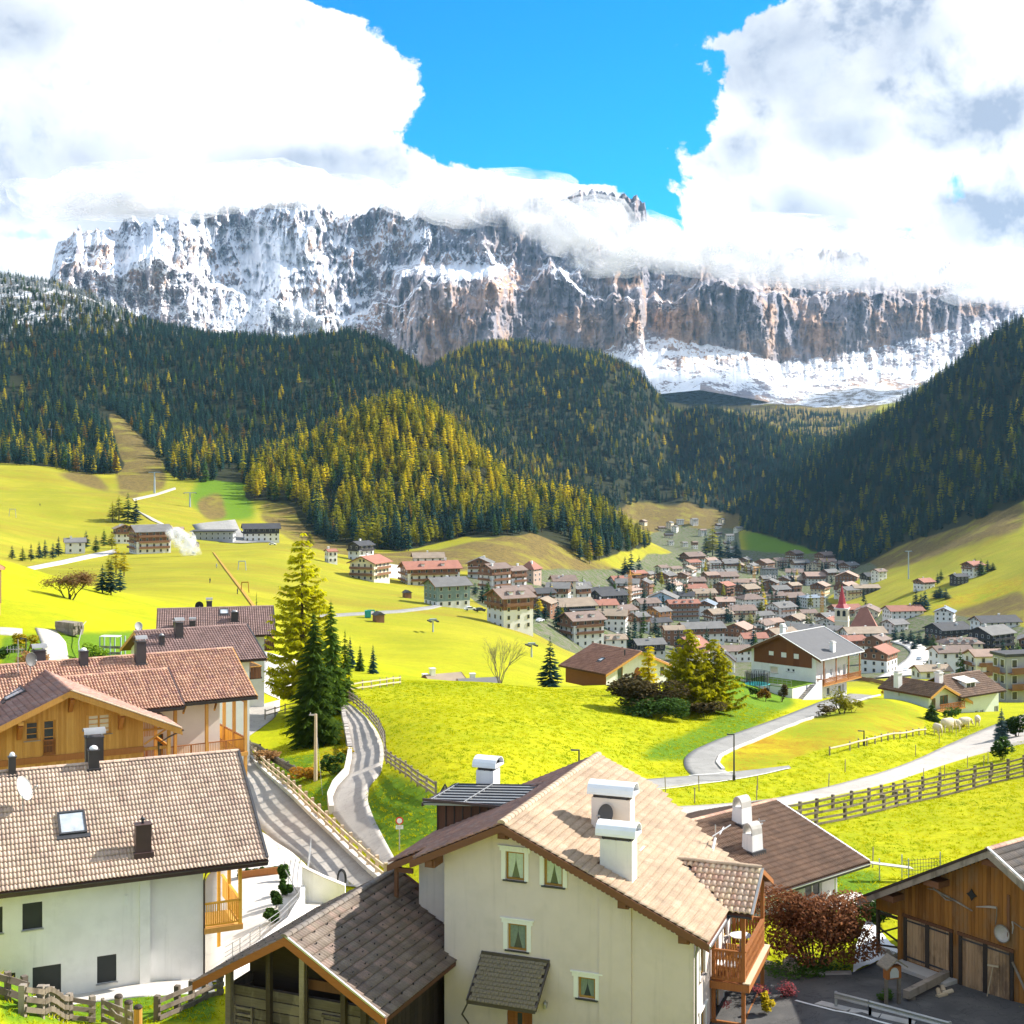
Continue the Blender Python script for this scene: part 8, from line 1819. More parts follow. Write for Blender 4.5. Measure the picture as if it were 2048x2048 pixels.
def vhouse(label,u,v,w,yaw,lr,st,roof,wallm,wood=0.0,balc=0,hip=False,cat='house',name='village_house',group=None,dmin=400.,pos=None,flat=False,woodm='v_wood',chim=1,slope=.42,dorm=0,seed=None):
 """gabled village house; (u,v) is the foot of its near front, w its apparent width in survey pixels, yaw the ridge bearing"""
 p=hit(u,v,dmin)if pos is None else Vector(pos);r=random.Random(int(u*31+v*7));a=R(yaw);ca,sa=abs(math.cos(a)),abs(math.sin(a));tot=w/F*p.y;W=tot/(ca+lr*sa);L=W*lr;Hs=2.7*st
 e=thing(name,label,cat,(p.x,p.y,p.z),-a,group);y0=0.0
 fx=-(L*.5);ov=min(1.1,W*.09)
 zr=Hs+W/2*slope
 m=MB();x=W/2;a0,a1=-L/2,L/2
 if flat:
  m.box(-x,x,a0,a1,-3,Hs);m.part('wall',MATS[wallm],e);b=MB();b.box(-x-ov,x+ov,a0-ov,a1+ov,Hs,Hs+.5);b.part('roof',MATS[roof],e)
 else:
  m.add([(-x,a0,-3),(x,a0,-3),(x,a0,Hs),(0,a0,zr if not hip else Hs),(-x,a0,Hs),(-x,a1,-3),(x,a1,-3),(x,a1,Hs),(0,a1,zr if not hip else Hs),(-x,a1,Hs)],[(0,1,2,3,4),(6,5,9,8,7),(1,6,7,2),(5,0,4,9),(2,7,8,3),(4,3,8,9)])
  m.part('wall',MATS[wallm],e);rf=MB();t=.28;xo=x+ov;zo=Hs-ov*slope;b0,b1=a0-ov*1.1,a1+ov*1.1;hp=W*.42 if hip else 0.0
  if hip:rf.add([(-xo,b0,zo),(xo,b0,zo),(xo,b1,zo),(-xo,b1,zo),(0,b0+hp,zr),(0,b1-hp,zr),(-xo,b0,zo-t),(xo,b0,zo-t),(xo,b1,zo-t),(-xo,b1,zo-t)],[(0,1,4),(1,2,5,4),(2,3,5),(3,0,4,5),(0,6,7,1),(1,7,8,2),(2,8,9,3),(3,9,6,0),(6,9,8,7)])
  else:
   rf.prism([(xo,b0,zo),(xo,b1,zo),(0,b1,zr+.05),(0,b0,zr+.05)],(0,0,t));rf.prism([(-xo,b0,zo),(0,b0,zr+.051),(0,b1,zr+.051),(-xo,b1,zo)],(0,0,t))
   n=int(L/1.6);
  ro=rf.part('roof',MATS[roof],e)
  if not hip:
   bb=MB()
   for s in(-1,1):
    for y in(b0-.03,b1+.03):bb.beam((s*xo,y,zo+.1),(0,y,zr+.15),.08,.42)
   bb.part('rake_board',MATS['v_wood' if woodm!='v_dark' else 'v_dark'],e,kind='stuff')
  for k in range(chim):
   cx=r.uniform(-.55,.55)*x;cy=r.uniform(-.35,.35)*L;cz=zr-abs(cx)*slope;c=MB();c.box(cx-.4,cx+.4,cy-.4,cy+.4,cz-.5,cz+1.2);c.box(cx-.5,cx+.5,cy-.5,cy+.5,cz+1.2,cz+1.4);c.part('chimney',MATS['v_white'],e)
  for k in range(dorm):
   cy=(k-(dorm-1)/2)*L/(dorm+.6);s=1 if math.sin(a)>0 else-1;cx=s*x*.55;cz=zr-abs(cx)*slope;d=MB();d.box(min(cx,cx+s*1.4),max(cx,cx+s*1.4),cy-.7,cy+.7,cz-.6,cz+.75);dd=d.part('dormer',MATS['v_white'],e);d=MB();d.box(min(cx-s*.6,cx+s*1.8),max(cx-s*.6,cx+s*1.8),cy-.9,cy+.9,cz+.76,cz+.95);d.part('dormer_roof',MATS[roof],dd)
 if wood>0 and not flat:
  zw=Hs*(1-wood);b=MB();q=.06
  for y in(a0-q,a1+q):b.add([(-x-q,y,zw),(x+q,y,zw),(x+q,y,Hs-q*slope),(0,y,zr-.03),(-x-q,y,Hs-q*slope)],[(0,1,2,3,4)])
  if wood>.3 or True:
   for s in(-1,1):b.quad((s*(x+q),a0-q,zw),(s*(x+q),a1+q,zw),(s*(x+q),a1+q,Hs),(s*(x+q),a0-q,Hs))
  b.part('timber_storey',MATS[woodm],e)
 wn=MB();fr=MB();nb=max(2,int(W/3.0));nl=max(2,int(L/3.2));q=.09
 for s in range(st):
  z=s*2.7+.85
  for i in range(nb):
   xx=-x+W*(i+.5)/nb
   for y,sg in((a0,-1),(a1,1)):fr.box(xx-.55,xx+.55,y+sg*q-.03,y+sg*q+.03,z-.05,z+1.4);wn.box(xx-.45,xx+.45,y+sg*(q+.035)-.02,y+sg*(q+.035)+.02,z+.05,z+1.3)
  for i in range(nl):
   yy=a0+L*(i+.5)/nl
   for xx,sg in((-x,-1),(x,1)):fr.box(xx+sg*q-.03,xx+sg*q+.03,yy-.55,yy+.55,z-.05,z+1.4);wn.box(xx+sg*(q+.035)-.02,xx+sg*(q+.035)+.02,yy-.45,yy+.45,z+.05,z+1.3)
 if not flat and not hip and W>8 and wood<.9:
  for xx in(-.9,.9):wn.box(xx-.45,xx+.45,a0-q-.06,a0-q+.02,Hs+.3,Hs+1.4)
 fr.part('window_frame',MATS['v_white' if wallm not in('v_white',)else 'v_cream'],e,kind='stuff');wn.part('window',MATS['v_glass'],e,kind='stuff')
 for k in range(balc):
  z=Hs-2.7*(k+1)+(.0 if balc<st else .0);b=MB();d=1.25
  for y0_,y1_ in((a0-d,a0-.1),):b.box(-x*.96,x*.96,y0_,y1_,z-.15,z);b.box(-x*.96,x*.96,y0_-.02,y0_+.08,z,z+.95)
  sg=1 if math.sin(a)>-.05 else-1
  b.box(min(sg*x,sg*(x+d)),max(sg*x,sg*(x+d)),a0*.9,a1*.9,z-.15,z);X1=sg*(x+d);b.box(min(X1,X1-sg*.1),max(X1,X1-sg*.1),a0*.9,a1*.9,z,z+.95)
  b.part('balcony',MATS['v_wood' if woodm not in('v_dark',)else 'v_dark'],e)
 return e
VH_=[
('tan roofed white guesthouse highest of the hotels by the ski meadow, left',247,1086,46,-25,1.0,3,'r_tan','v_white',.35,1,{}),
('big grey roofed hotel with stacked balconies beside the snow plume',300,1106,86,58,1.3,4,'r_grey','v_white',.45,3,{'woodm':'v_wood'}),
('small white house by the pale valley road on the left meadow',150,1106,46,70,1.1,2,'r_grey','v_white',0,0,{}),
('reddish roofed annex right of the big grey roofed hotel',350,1078,34,80,1.4,2,'r_pink','v_wood',.5,0,{}),
('dark low cable car station with long flat roof',428,1080,84,85,1.6,2,'r_dark','v_grey',0,0,{'flat':True}),
('dark roofed white hotel beside the cable car station',522,1082,76,75,1.7,3,'r_dark','v_white',.4,1,{'woodm':'v_dark'}),
('white house with dark roof at the foot of the knoll',722,1122,50,40,1.2,3,'r_dark','v_white',.3,1,{'woodm':'v_dark'}),
('cream hotel with red tiled roof and terraced base',740,1160,76,25,1.1,3,'r_red','v_cream',0,2,{}),
('long red roofed white hotel, biggest at the edge of the ski meadow',860,1170,120,70,1.9,3,'r_red','v_white',.25,2,{'dorm':2}),
('tan roofed house half hidden behind the long red roofed hotel',856,1134,64,80,1.5,2,'r_tan','v_white',0,0,{}),
('white gable fronted house with dark balconies below the bare hillside',961,1156,50,5,1.0,3,'r_grey','v_white',.2,2,{}),
('brown roofed hotel with timber balconies, left of a pair',990,1182,62,48,1.3,4,'r_brown','v_white',.3,3,{}),
('brown roofed hotel with timber balconies, right of a pair',1028,1184,50,48,1.2,4,'r_brown','v_white',.35,3,{}),
('pinkish stone villa with steep hipped red roof',1062,1164,42,30,1.1,3,'r_red','v_stone',0,0,{'hip':True,'slope':.9}),
('grey roofed hotel with green painted facade at the meadow edge',894,1212,92,62,1.2,3,'r_grey','v_white',.7,0,{'woodm':'v_green'}),
('brown gabled house above the big timber and white block',1032,1206,68,72,1.3,2,'r_brown','v_wood',.8,0,{}),
('big white block with timber upper floor beside the dark spruces',1020,1256,92,60,1.0,4,'r_brown','v_white',.38,1,{'dorm':2}),
('tan roofed house with dark timber gable near the meadow edge',1140,1244,100,66,1.5,3,'r_tan','v_white',.5,1,{'woodm':'v_dark'}),
('white hotel with brown roof and rows of balconies above the crest',1163,1290,88,62,1.2,4,'r_brown','v_white',.2,2,{'dorm':2}),
('dark timber hotel with rows of white balconies near the yellow crane',1218,1226,70,62,1.4,4,'r_dark','v_white',.5,3,{'woodm':'v_dark'}),
('dark roofed gabled house left of the yellow crane',1200,1200,56,70,1.2,2,'r_dark','v_white',.6,0,{'woodm':'v_dark'}),
('white house with brown side behind the grove of firs',1246,1248,56,50,1.1,3,'r_brown','v_white',.0,0,{}),
('grey roofed white house right behind the grove of firs',1278,1262,42,55,1.0,3,'r_grey','v_white',.3,1,{}),
('orange fronted house with balconies next to the long brown hotel',1318,1248,48,50,1.0,3,'r_grey','v_orange',.4,2,{'woodm':'v_orange'}),
('wide gabled pale blue house',1325,1210,66,12,.9,2,'r_grey','v_blue',0,0,{}),
('long reddish brown hotel with four rows of balconies',1365,1240,66,78,2.2,4,'r_red','v_grey',.3,3,{'dorm':3}),
('white house with blue grey roof and brown gable',1412,1232,46,15,1.2,3,'r_blue','v_white',.12,0,{}),
('house with broad reddish roof and three skylights',1452,1216,46,80,1.3,2,'r_pink','v_wood',.5,0,{}),
('house with the brightest red roof in the village centre',1471,1232,40,85,1.4,2,'r_orange','v_cream',0,0,{}),
('tall white building with grey stepped roofs beside the poplar',1500,1226,54,70,1.2,4,'r_brown','v_white',0,0,{'hip':True}),
('white hotel with broad grey roof left of the church tower',1562,1244,60,55,1.2,4,'r_grey','v_white',0,1,{'dorm':1}),
('cream house with brown roof between the white hotel and the church',1615,1240,34,80,1.2,2,'r_brown','v_cream',0,0,{}),
('grey roofed white house directly left of the church tower',1656,1256,48,60,1.2,3,'r_grey','v_white',.1,0,{}),
('modern white building with skylit roof behind the cream house',1624,1214,52,70,1.4,3,'r_blue','v_white',0,0,{'hip':True,'slope':.25}),
('large red roofed house right behind the church spire',1690,1232,64,72,1.5,2,'r_red','v_white',.3,1,{}),
('pinkish roofed chalet in the upper village',1628,1168,40,84,1.2,3,'r_pink','v_white',.3,1,{}),
('broad brown timber house in the upper village on the right',1694,1164,52,20,.9,2,'r_pink','v_wood',.8,0,{}),
('white and orange double gabled house in the upper village',1694,1192,54,40,1.1,3,'r_pink','v_white',.35,1,{}),
('yellow house with pink roof above the second crane',1640,1190,42,30,1.1,3,'r_pink','v_cream',.3,1,{}),
('white balconied hotel highest at the forest edge',1589,1130,34,50,1.0,5,'r_brown','v_white',.2,4,{}),
('tan balconied hotel at the forest edge right of the tall white one',1650,1130,40,55,1.2,4,'r_brown','v_cream',.3,3,{}),
('brown roofed white hotel beneath the sunlit clearing',1528,1140,42,40,1.1,3,'r_brown','v_white',.3,2,{}),
('grey box shaped office building in the upper village',1538,1160,34,70,1.2,4,'r_dark','v_grey',0,0,{'flat':True}),
('low building with orange wall and pale flat roof',1494,1172,42,80,1.6,2,'r_tan','v_orange',0,0,{'flat':True}),
('red roofed timber house with two crossing gables',1478,1284,62,30,1.0,3,'r_pink','v_white',.55,1,{}),
('white house with dark grey roof just behind the low chalet',1296,1310,66,74,1.4,2,'r_grey','v_white',.4,1,{'woodm':'v_dark'}),
('wide pale grey roof with dormers behind the low chalet',1222,1302,60,78,1.6,2,'r_tan','v_white',0,0,{'dorm':2}),
('brown flat gabled house above the larch pair',1346,1290,44,80,1.3,3,'r_tan','v_wood',.9,0,{}),
('big grey roofed hotel with long glazed skylight',1402,1284,90,76,1.9,3,'r_grey','v_white',.4,1,{}),
('red brown roofs in the hollow left of the slate roofed chalet',1470,1322,64,75,1.5,2,'r_brown','v_white',0,0,{}),
('dark steep roofed white house in the hollow beside the trampoline lawn',1452,1345,40,10,1.0,2,'r_dark','v_white',0,0,{'slope':.8}),
('brown roofed house with glass roofs right behind the slate chalet',1726,1292,84,80,1.8,3,'r_tan','v_white',0,1,{}),
('white balconied hotel with brown gable just right of the slate chalet',1755,1326,52,40,1.1,4,'r_brown','v_white',.3,3,{}),
('yellow cultural hall with dormers in a reddish hipped roof',1920,1320,80,84,1.9,3,'r_brown','v_cream',0,0,{'hip':True,'dorm':4,'cat':'hall'}),
('broad black timber hotel right of the yellow hall',1982,1312,90,56,1.3,4,'r_grey','v_dark',0,2,{'woodm':'v_dark'}),
('dark roofed timber hotel left of the black one',1896,1276,86,66,1.4,2,'r_dark','v_wood',.6,0,{'woodm':'v_dark'}),
('white house with dark roof at the foot of the right hand slope',1890,1250,48,25,1.1,3,'r_blue','v_white',0,0,{}),
('brown roofed white house between the hall and the long sheds',1902,1350,82,78,1.7,3,'r_brown','v_white',0,0,{}),
('long brown roofed shed at the right edge, upper one',1990,1345,110,84,3.0,1,'r_brown','v_white',0,0,{}),
('long brown roofed shed at the right edge, lower one',2010,1366,120,82,3.0,2,'r_brown','v_white',0,0,{}),
('dark grey modern block with terraces at the right edge',2030,1420,80,75,1.6,3,'r_dark','v_grey',0,2,{'flat':True,'dmin':230.}),
('reddish roofed white farm cottage below the lift mast',1848,1178,40,60,1.1,2,'r_red','v_white',.3,0,{}),
('red roofed white farmhouse high on the right hand slope',1946,1152,42,60,1.1,3,'r_red','v_white',.2,1,{}),
('dark timber barn beside the red roofed farmhouse',1918,1168,34,70,1.3,2,'r_dark','v_dark',.5,0,{'woodm':'v_dark'}),
('long low red roofed hall with white gables below the right hand slope',1806,1236,76,78,1.8,2,'r_red','v_white',0,0,{}),
('low brown roofed house in front of the village road',1862,1366,70,80,1.6,1,'r_tan','v_white',0,0,{}),
('grey roofed house on the right edge below the slope',1990,1262,90,78,1.8,2,'r_dark','v_white',0,0,{}),
('grey roofed white house with round gable right of the church',1790,1264,50,60,1.1,2,'r_grey','v_white',0,0,{}),
('small house with red roof behind the tall larch',662,1126,26,60,1.0,2,'r_red','v_white',0,0,{}),
('white house with brown roof on the terrace at the valley mouth',1385,1128,50,60,1.2,3,'r_brown','v_white',.3,1,{}),
('cream house beside the one on the terrace at the valley mouth',1420,1130,30,60,1.1,2,'r_pink','v_cream',0,0,{}),
('brown and grey building at the upper edge of the village beside the road',1460,1134,38,70,1.2,2,'r_grey','v_wood',.6,0,{}),
('dark roofed timber house at the forest edge on the far right',1742,1164,40,70,1.2,2,'r_dark','v_white',.6,0,{'woodm':'v_dark'}),
('white house with brown roof at the right end of the upper village',1758,1162,30,60,1.1,3,'r_brown','v_white',0,0,{}),
('long grey shed below the right end of the upper village',1730,1188,54,82,2.0,2,'r_tan','v_dark',0,0,{}),
('brown roofed chalet in the hollow behind the crest, left of three',838,1372,62,70,1.3,2,'r_brown','v_wood',.5,0,{'dmin':205.}),
('grey tan roofed chalet in the hollow behind the crest, middle of three',886,1378,86,62,1.3,2,'r_tan','v_wood',.6,0,{'dmin':205.}),
('grey roofed chalet in the hollow behind the crest, right of three',956,1380,86,74,1.5,2,'r_grey','v_white',.2,0,{'dmin':205.}),
('orange eaved timber house cut by the left edge',-44,1226,74,15,1.0,2,'r_orange','v_orange',.8,0,{'dmin':150.})]
USED=[]
for q in VH_:
 lab,u,v,w,yaw,lr,st,rf,wl,wd,bl,ex=q;ex=dict(ex)
 if lab.startswith(('brown roofed chalet in the hollow','grey tan','grey roofed chalet in the hollow')):
  D=232.0;x=(u-U0)/F*D;top=-(({838:1345,886:1336,956:1344}[u])-VH)/F*D;ex['pos']=(x,D,top-7.6)
 vhouse(lab,u,v,w,yaw,lr,st,rf,wl,wd,bl,**ex);USED.append((u,v-w*.15,w))
def infill():
 r=random.Random(4);poly=[(1040,1215),(1110,1190),(1190,1180),(1300,1160),(1380,1140),(1480,1128),(1560,1132),(1700,1140),(1770,1160),(1700,1200),(1740,1235),(1780,1250),(1900,1275),(2060,1290),(2060,1400),(1860,1390),(1740,1340),(1690,1330),(1500,1330),(1440,1350),(1350,1320),(1200,1300),(1120,1275)]
 cand=[];far=[]
 for row in range(40):
  v=1134+row*6.0+(row**1.5)*.35
  if v>1395:break
  u=1040+r.uniform(0,30)
  while u<2060:
   wpx=29+(v-1130)*.22;q=(u+r.uniform(-4,4),v+r.uniform(-2,2),wpx*r.uniform(.8,1.2));u+=wpx*.78
   if not bool(inpoly(np.array([q[0]]),np.array([q[1]]),poly)[0]):continue
   if bool(inpoly(np.array([q[0]]),np.array([q[1]]),[(1765,1360),(1800,1270),(1870,1285),(1870,1320),(1830,1360)])[0])or 1664<q[0]<1780 and 1236<q[1]<1285:continue
   if any(abs(q[0]-a[0])<(q[2]+a[2])*.33 and abs(q[1]-a[1])<(q[2]+a[2])*.15 for a in USED):continue
   USED.append(q);cand.append(q)
 for k in range(46):
  q=(r.uniform(1275,1480),r.uniform(1046,1108),r.uniform(12,19))
  if q[0]<1275+(q[1]-1046)*1.4 or any(abs(q[0]-a[0])<(q[2]+a[2])*.5 and abs(q[1]-a[1])<(q[2]+a[2])*.24 for a in far):continue
  far.append(q)
 near=[q for q in cand if q[1]<1395];pl=[]
 for k in range(190):
  q=r.choice(near);u,v=q[0]+r.uniform(-.75,.75)*q[2],q[1]+r.uniform(1,6);
  if any(abs(u-a[0])<a[2]*.3 and-a[2]*.25<v-a[1]<1 for a in USED)or 1770<u<1860 and v>1285:continue
  pl.append((u,v))
 for(u,v),p in zip(pl,hits([a[0]for a in pl],[a[1]for a in pl],400.)):
  kd=r.choice((0,0,0,2,2,4,6));s=r.uniform(.45,.85);o=link('spruce_tree' if kd<4 else 'larch_tree',FP[kd+r.randint(0,1)]);o.location=p;o.scale=(s,s,s);o.rotation_euler=(0,0,r.uniform(0,6))
  nm={0:'dark spruce',2:'green fir',4:'olive larch',6:'golden larch'}[kd];tag(o,f'{nm} between the small village houses','tree',f'{nm} trees between the small village houses')
 roofs=[('r_brown','brown'),('r_grey','grey'),('r_tan','tan'),('r_dark','dark'),('r_pink','pinkish'),('r_red','red'),('r_brown','brown'),('r_grey','grey'),('r_tan','tan')];walls=[('v_white','white'),('v_white','white'),('v_cream','cream'),('v_white','white'),('v_wood','timber')]
 bands={}
 for q in cand:bands.setdefault(int((q[1]-1130)//24),[]).append(q)
 word=['first','second','third','fourth','fifth','sixth','seventh','eighth','ninth','tenth','eleventh','twelfth','thirteenth','fourteenth','fifteenth','sixteenth','seventeenth','eighteenth','nineteenth','twentieth']
 def nth(i):return word[i]if i<20 else('twenty '+word[i-20]if i<40 else 'forty '+word[i-40])
 print('village infill',len(cand),len(far))
 for b in sorted(bands):
  row=sorted(bands[b])
  for i,q in enumerate(row):
   rf,rn=r.choice(roofs);wl,wn=r.choice(walls);st=r.choice((2,3,3));wd=r.choice((0,0,.25,.35))if wl!='v_wood' else .5
   side='left of the church' if q[0]<1660 else 'right of the church' if q[0]>1780 else 'around the church'
   lab=f"{rn} roofed {wn} house {side}, {nth(i)} small one in {word[b]} row"
   vhouse(lab,q[0],q[1],q[2],r.choice((20,35,55,65,75,80,100)),r.uniform(1.0,1.5),st,rf,wl,wd,r.choice((0,1,1,2))if st>2 else r.choice((0,1)),group='small houses of the village',chim=r.choice((0,1,2)))
 for i,q in enumerate(sorted(far)):
  rf,rn=r.choice(roofs[:4]+[('r_grey','grey')]*2);wl,wn=r.choice(walls[:4])
  vhouse(f"tiny {rn} roofed {wn} house deep in the valley, {nth(i)} from the left",q[0],q[1],q[2],r.choice((30,60,80)),r.uniform(1,1.5),r.choice((2,3)),rf,wl,r.choice((0,.4)),0,group='distant houses in the valley',dmin=1300.,chim=0)
infill()
def church():
 p=hit(1684,1275,400.);s=p.y/F;e=thing('church_tower','slender cream church tower with tall red spire','church tower',tuple(p),R(-20));w=13*s;zt=(1275-1217)*s;zs=(1275-1168)*s
 MB().box(-w,w,-w,w,-2,zt).part('shaft',MATS['v_cream'],e);b=MB();b.box(-w*1.12,w*1.12,-w*1.12,w*1.12,zt,zt+.6);b.box(-w*1.06,w*1.06,-w*1.06,w*1.06,zt-11*s*2.2,zt-11*s*2.2+.5);b.part('cornice',MATS['v_white'],e)
 for sx,sy in((1,0),(-1,0),(0,1),(0,-1)):
  for k in(-.42,.42):
   b=MB();x,y=sx*(w+.05),sy*(w+.05);tx,ty=-sy,sx;c=Vector((x+tx*k*w,y+ty*k*w,zt-8*s));hw=.24*w
   b.prism([c+Vector((tx*-hw,ty*-hw,-6*s)),c+Vector((tx*hw,ty*hw,-6*s)),c+Vector((tx*hw,ty*hw,4*s)),c+Vector((0,0,6*s)),c+Vector((tx*-hw,ty*-hw,4*s))],(sx*.06,sy*.06,0));b.part('belfry_opening',MATS['dark_interior'],e)
 b=MB();n=8;b.add([(math.cos(6.283*(i+.5)/n)*w*1.12,math.sin(6.283*(i+.5)/n)*w*1.12,zt+.6)for i in range(n)]+[(math.cos(6.283*(i+.5)/n)*w*.62,math.sin(6.283*(i+.5)/n)*w*.62,zt+10*s)for i in range(n)]+[(0,0,zs)],[(i,(i+1)%n,n+(i+1)%n,n+i)for i in range(n)]+[(n+i,n+(i+1)%n,2*n)for i in range(n)]);b.part('spire',MATS['red_paint'],e)
 b=MB();b.tube([(0,0,zs-.3),(0,0,zs+2.2)],.12,6);b.beam((-.6,0,zs+1.5),(.6,0,zs+1.5),.16,.16);b.part('cross',MATS['metal_dark'],e)
 p=hit(1728,1283,400.);s=p.y/F;e=thing('church','church nave under a steep pyramid shaped red roof','church',tuple(p),R(-15));w=28*s;z1=16*s;z2=68*s
 MB().box(-w,w,-w,w,-3,z1+.1).part('wall',MATS['v_dark'],e);b=MB();o=w*1.2;b.add([(-o,-o,z1),(o,-o,z1),(o,o,z1),(-o,o,z1),(-o*.2,0,z2),(o*.2,0,z2),(-o,-o,z1-.6),(o,-o,z1-.6),(o,o,z1-.6),(-o,o,z1-.6)],[(0,1,5,4),(1,2,5),(2,3,4,5),(3,0,4),(6,7,1,0),(7,8,2,1),(8,9,3,2),(9,6,0,3)]);b.part('roof',MATS['r_red'],e)
 b=MB()
 for k in range(5):b.box(-w*.8+k*w*.38,-w*.6+k*w*.38,-w-.12,-w-.02,1,z1*.7)
 b.part('window',MATS['v_glass'],e,kind='stuff')
church()
def mural():
 p=hit(1941,1321,400.);s=p.y/F;e=thing('mural','blue mural panel with an orange dome shape on the yellow hall','mural',(p.x,p.y-6,p.z),R(-2));w=8*s;h0,h1=3*s,23*s
 MB().box(-w,w,-.15,.0,h0,h1).part('panel',MATS['mural_blue'],e);b=MB();pts=[(-w*.8,h0+(h1-h0)*.45)]+[(w*.8*-math.cos(t*math.pi/8),h0+(h1-h0)*(.5+.38*math.sin(t*math.pi/8)))for t in range(9)]+[(w*.8,h0+(h1-h0)*.45)];b.prism([(x,-.16,z)for x,z in pts],(0,-.05,0));b.part('dome_shape',MATS['orange_paint'],e);MB().box(-w*.5,w*.5,-.21,-.155,h0+(h1-h0)*.12,h0+(h1-h0)*.3).part('pale_band',MATS['white_paint'],e)
M('mural_blue',(0.16,0.25,0.55),.8,.1,.5)
mural()
# --- small things
def lamp_post(label,u,v,top_v,arm=-1,dmin=34.):
 p=hit(u,v,dmin);h=(v-top_v)/F*p.y;e=thing('street_lamp',label,'street lamp',tuple(p));MB().tube([(0,0,-.3),(0,0,h*.5),(0,0,h)],[.085,.07,.055],8).part('pole',MATS['metal_dark'],e);MB().lathe((0,0,0),[(.13,0),(.13,.5),(.09,.55)],8).part('base',MATS['metal_dark'],e)
 b=MB();b.beam((0,0,h-.05),(arm*.62,0,h-.02),.16,.08);hd=b.part('lamp_head',MATS['metal_dark'],e);MB().box(min(arm*.2,arm*.58),max(arm*.2,arm*.58),-.06,.06,h-.10,h-.085).part('lens',MATS['white_paint'],hd)
lamp_post('tall dark street lamp beside the side road junction',1468,1562,1468);lamp_post('dark street lamp rising behind the sage house roof',1158,1560,1499);lamp_post('small dark street lamp on the orange bank',1728,1492,1461)
lamp_post('grey street lamp between the russet bush and the gravel path',52,1326,1276)
def pole():
 p=hit(631,1562);h=(1562-1428)/F*p.y;e=thing('utility_pole','pale wooden utility pole in front of the spruces','utility pole',tuple(p));MB().tube([(0,0,-.4),(.02,0,h)],[.16,.11],10).part('pole',MATS['pale_wood'],e);b=MB();b.box(-.5,.12,-.06,.06,h-.12,h-.02);b.tube([(-.4,0,h-.02),(-.4,0,h+.12)],.04,6);b.part('cross_arm',MATS['metal_grey'],e)
 q=hit(645,1590);b=MB();b.tube([(0,0,h-.3),tuple(q-p)],.014,4);b.part('stay_wire',MATS['metal_grey'],e)
pole()
def sign():
 p=hit(799,1700);h=(1700-1634)/F*p.y;e=thing('road_sign','round red rimmed no entry for vehicles sign with small white plate on a grey post','road sign',tuple(p),R(4));MB().tube([(0,0,-.3),(0,0,h)],.035,8).part('post',MATS['metal_grey'],e)
 def disc(r,y,m,nm,z):b=MB();n=24;b.prism([(math.cos(6.283*i/n)*r,y,z+math.sin(6.283*i/n)*r)for i in range(n)],(0,-.012,0));b.part(nm,MATS[m],e)
 z=h-.22;disc(.24,-.04,'sign_red','red_ring',z);disc(.165,-.053,'white_paint','white_field',z);MB().box(-.23,.23,-.055,-.04,z-.52,z-.28).part('plate',MATS['white_paint'],e)
 b=MB()
 for k in range(3):b.box(-.17,.17-k*.05,-.058,-.056,z-.34-k*.06,z-.325-k*.06)
 b.part('small_print',MATS['black'],e,kind='stuff')
 p=hit(890,1612);h=(1612-1566)/F*p.y;e=thing('road_sign','black back of a triangular sign beyond the dormer roof','road sign',tuple(p));MB().tube([(0,0,-.3),(0,0,h-.2)],.035,8).part('post',MATS['metal_grey'],e);b=MB();b.prism([(-.42,0,h-.72),(.42,0,h-.72),(0,0,h)],(0,-.02,0));b.part('panel',MATS['metal_dark'],e)
M('sign_red',(0.65,0.03,0.03),.5,.05,2.0)
sign()
def guardrail():
 pts=[(1672,2016),(1740,2034),(1820,2056),(1900,2078)];q=hits([a for a,_ in pts],[b for _,b in pts]);e=thing('guardrail','galvanised steel guardrail beside the road at the barn yard','guardrail',tuple(q[0]));o=q[0]
 for a,b in zip(q[:-1],q[1:]):
  n=max(1,round((b-a).length/1.6))
  for i in range(n+1):m=MB();c=a.lerp(b,i/n)-o;m.box(c.x-.05,c.x+.05,c.y-.04,c.y+.04,c.z-.2,c.z+.68);m.part('post',MATS['zinc'],e)
  d=(b-a);s=Vector((d.y,-d.x,0)).normalized()*.08;m=MB();prof=[(0,.42),(.05,.46),(.0,.53),(.0,.58),(.05,.65),(0,.70)];vs=[]
  for pnt in(a-o,b-o):
   for dx,z in prof:vs.append(pnt+s*(1+dx*14)+Vector((0,0,z)))
  k=len(prof);m.add(vs,[(i,i+1,k+i+1,k+i)for i in range(k-1)]);m.part('beam',MATS['zinc'],e)
guardrail()
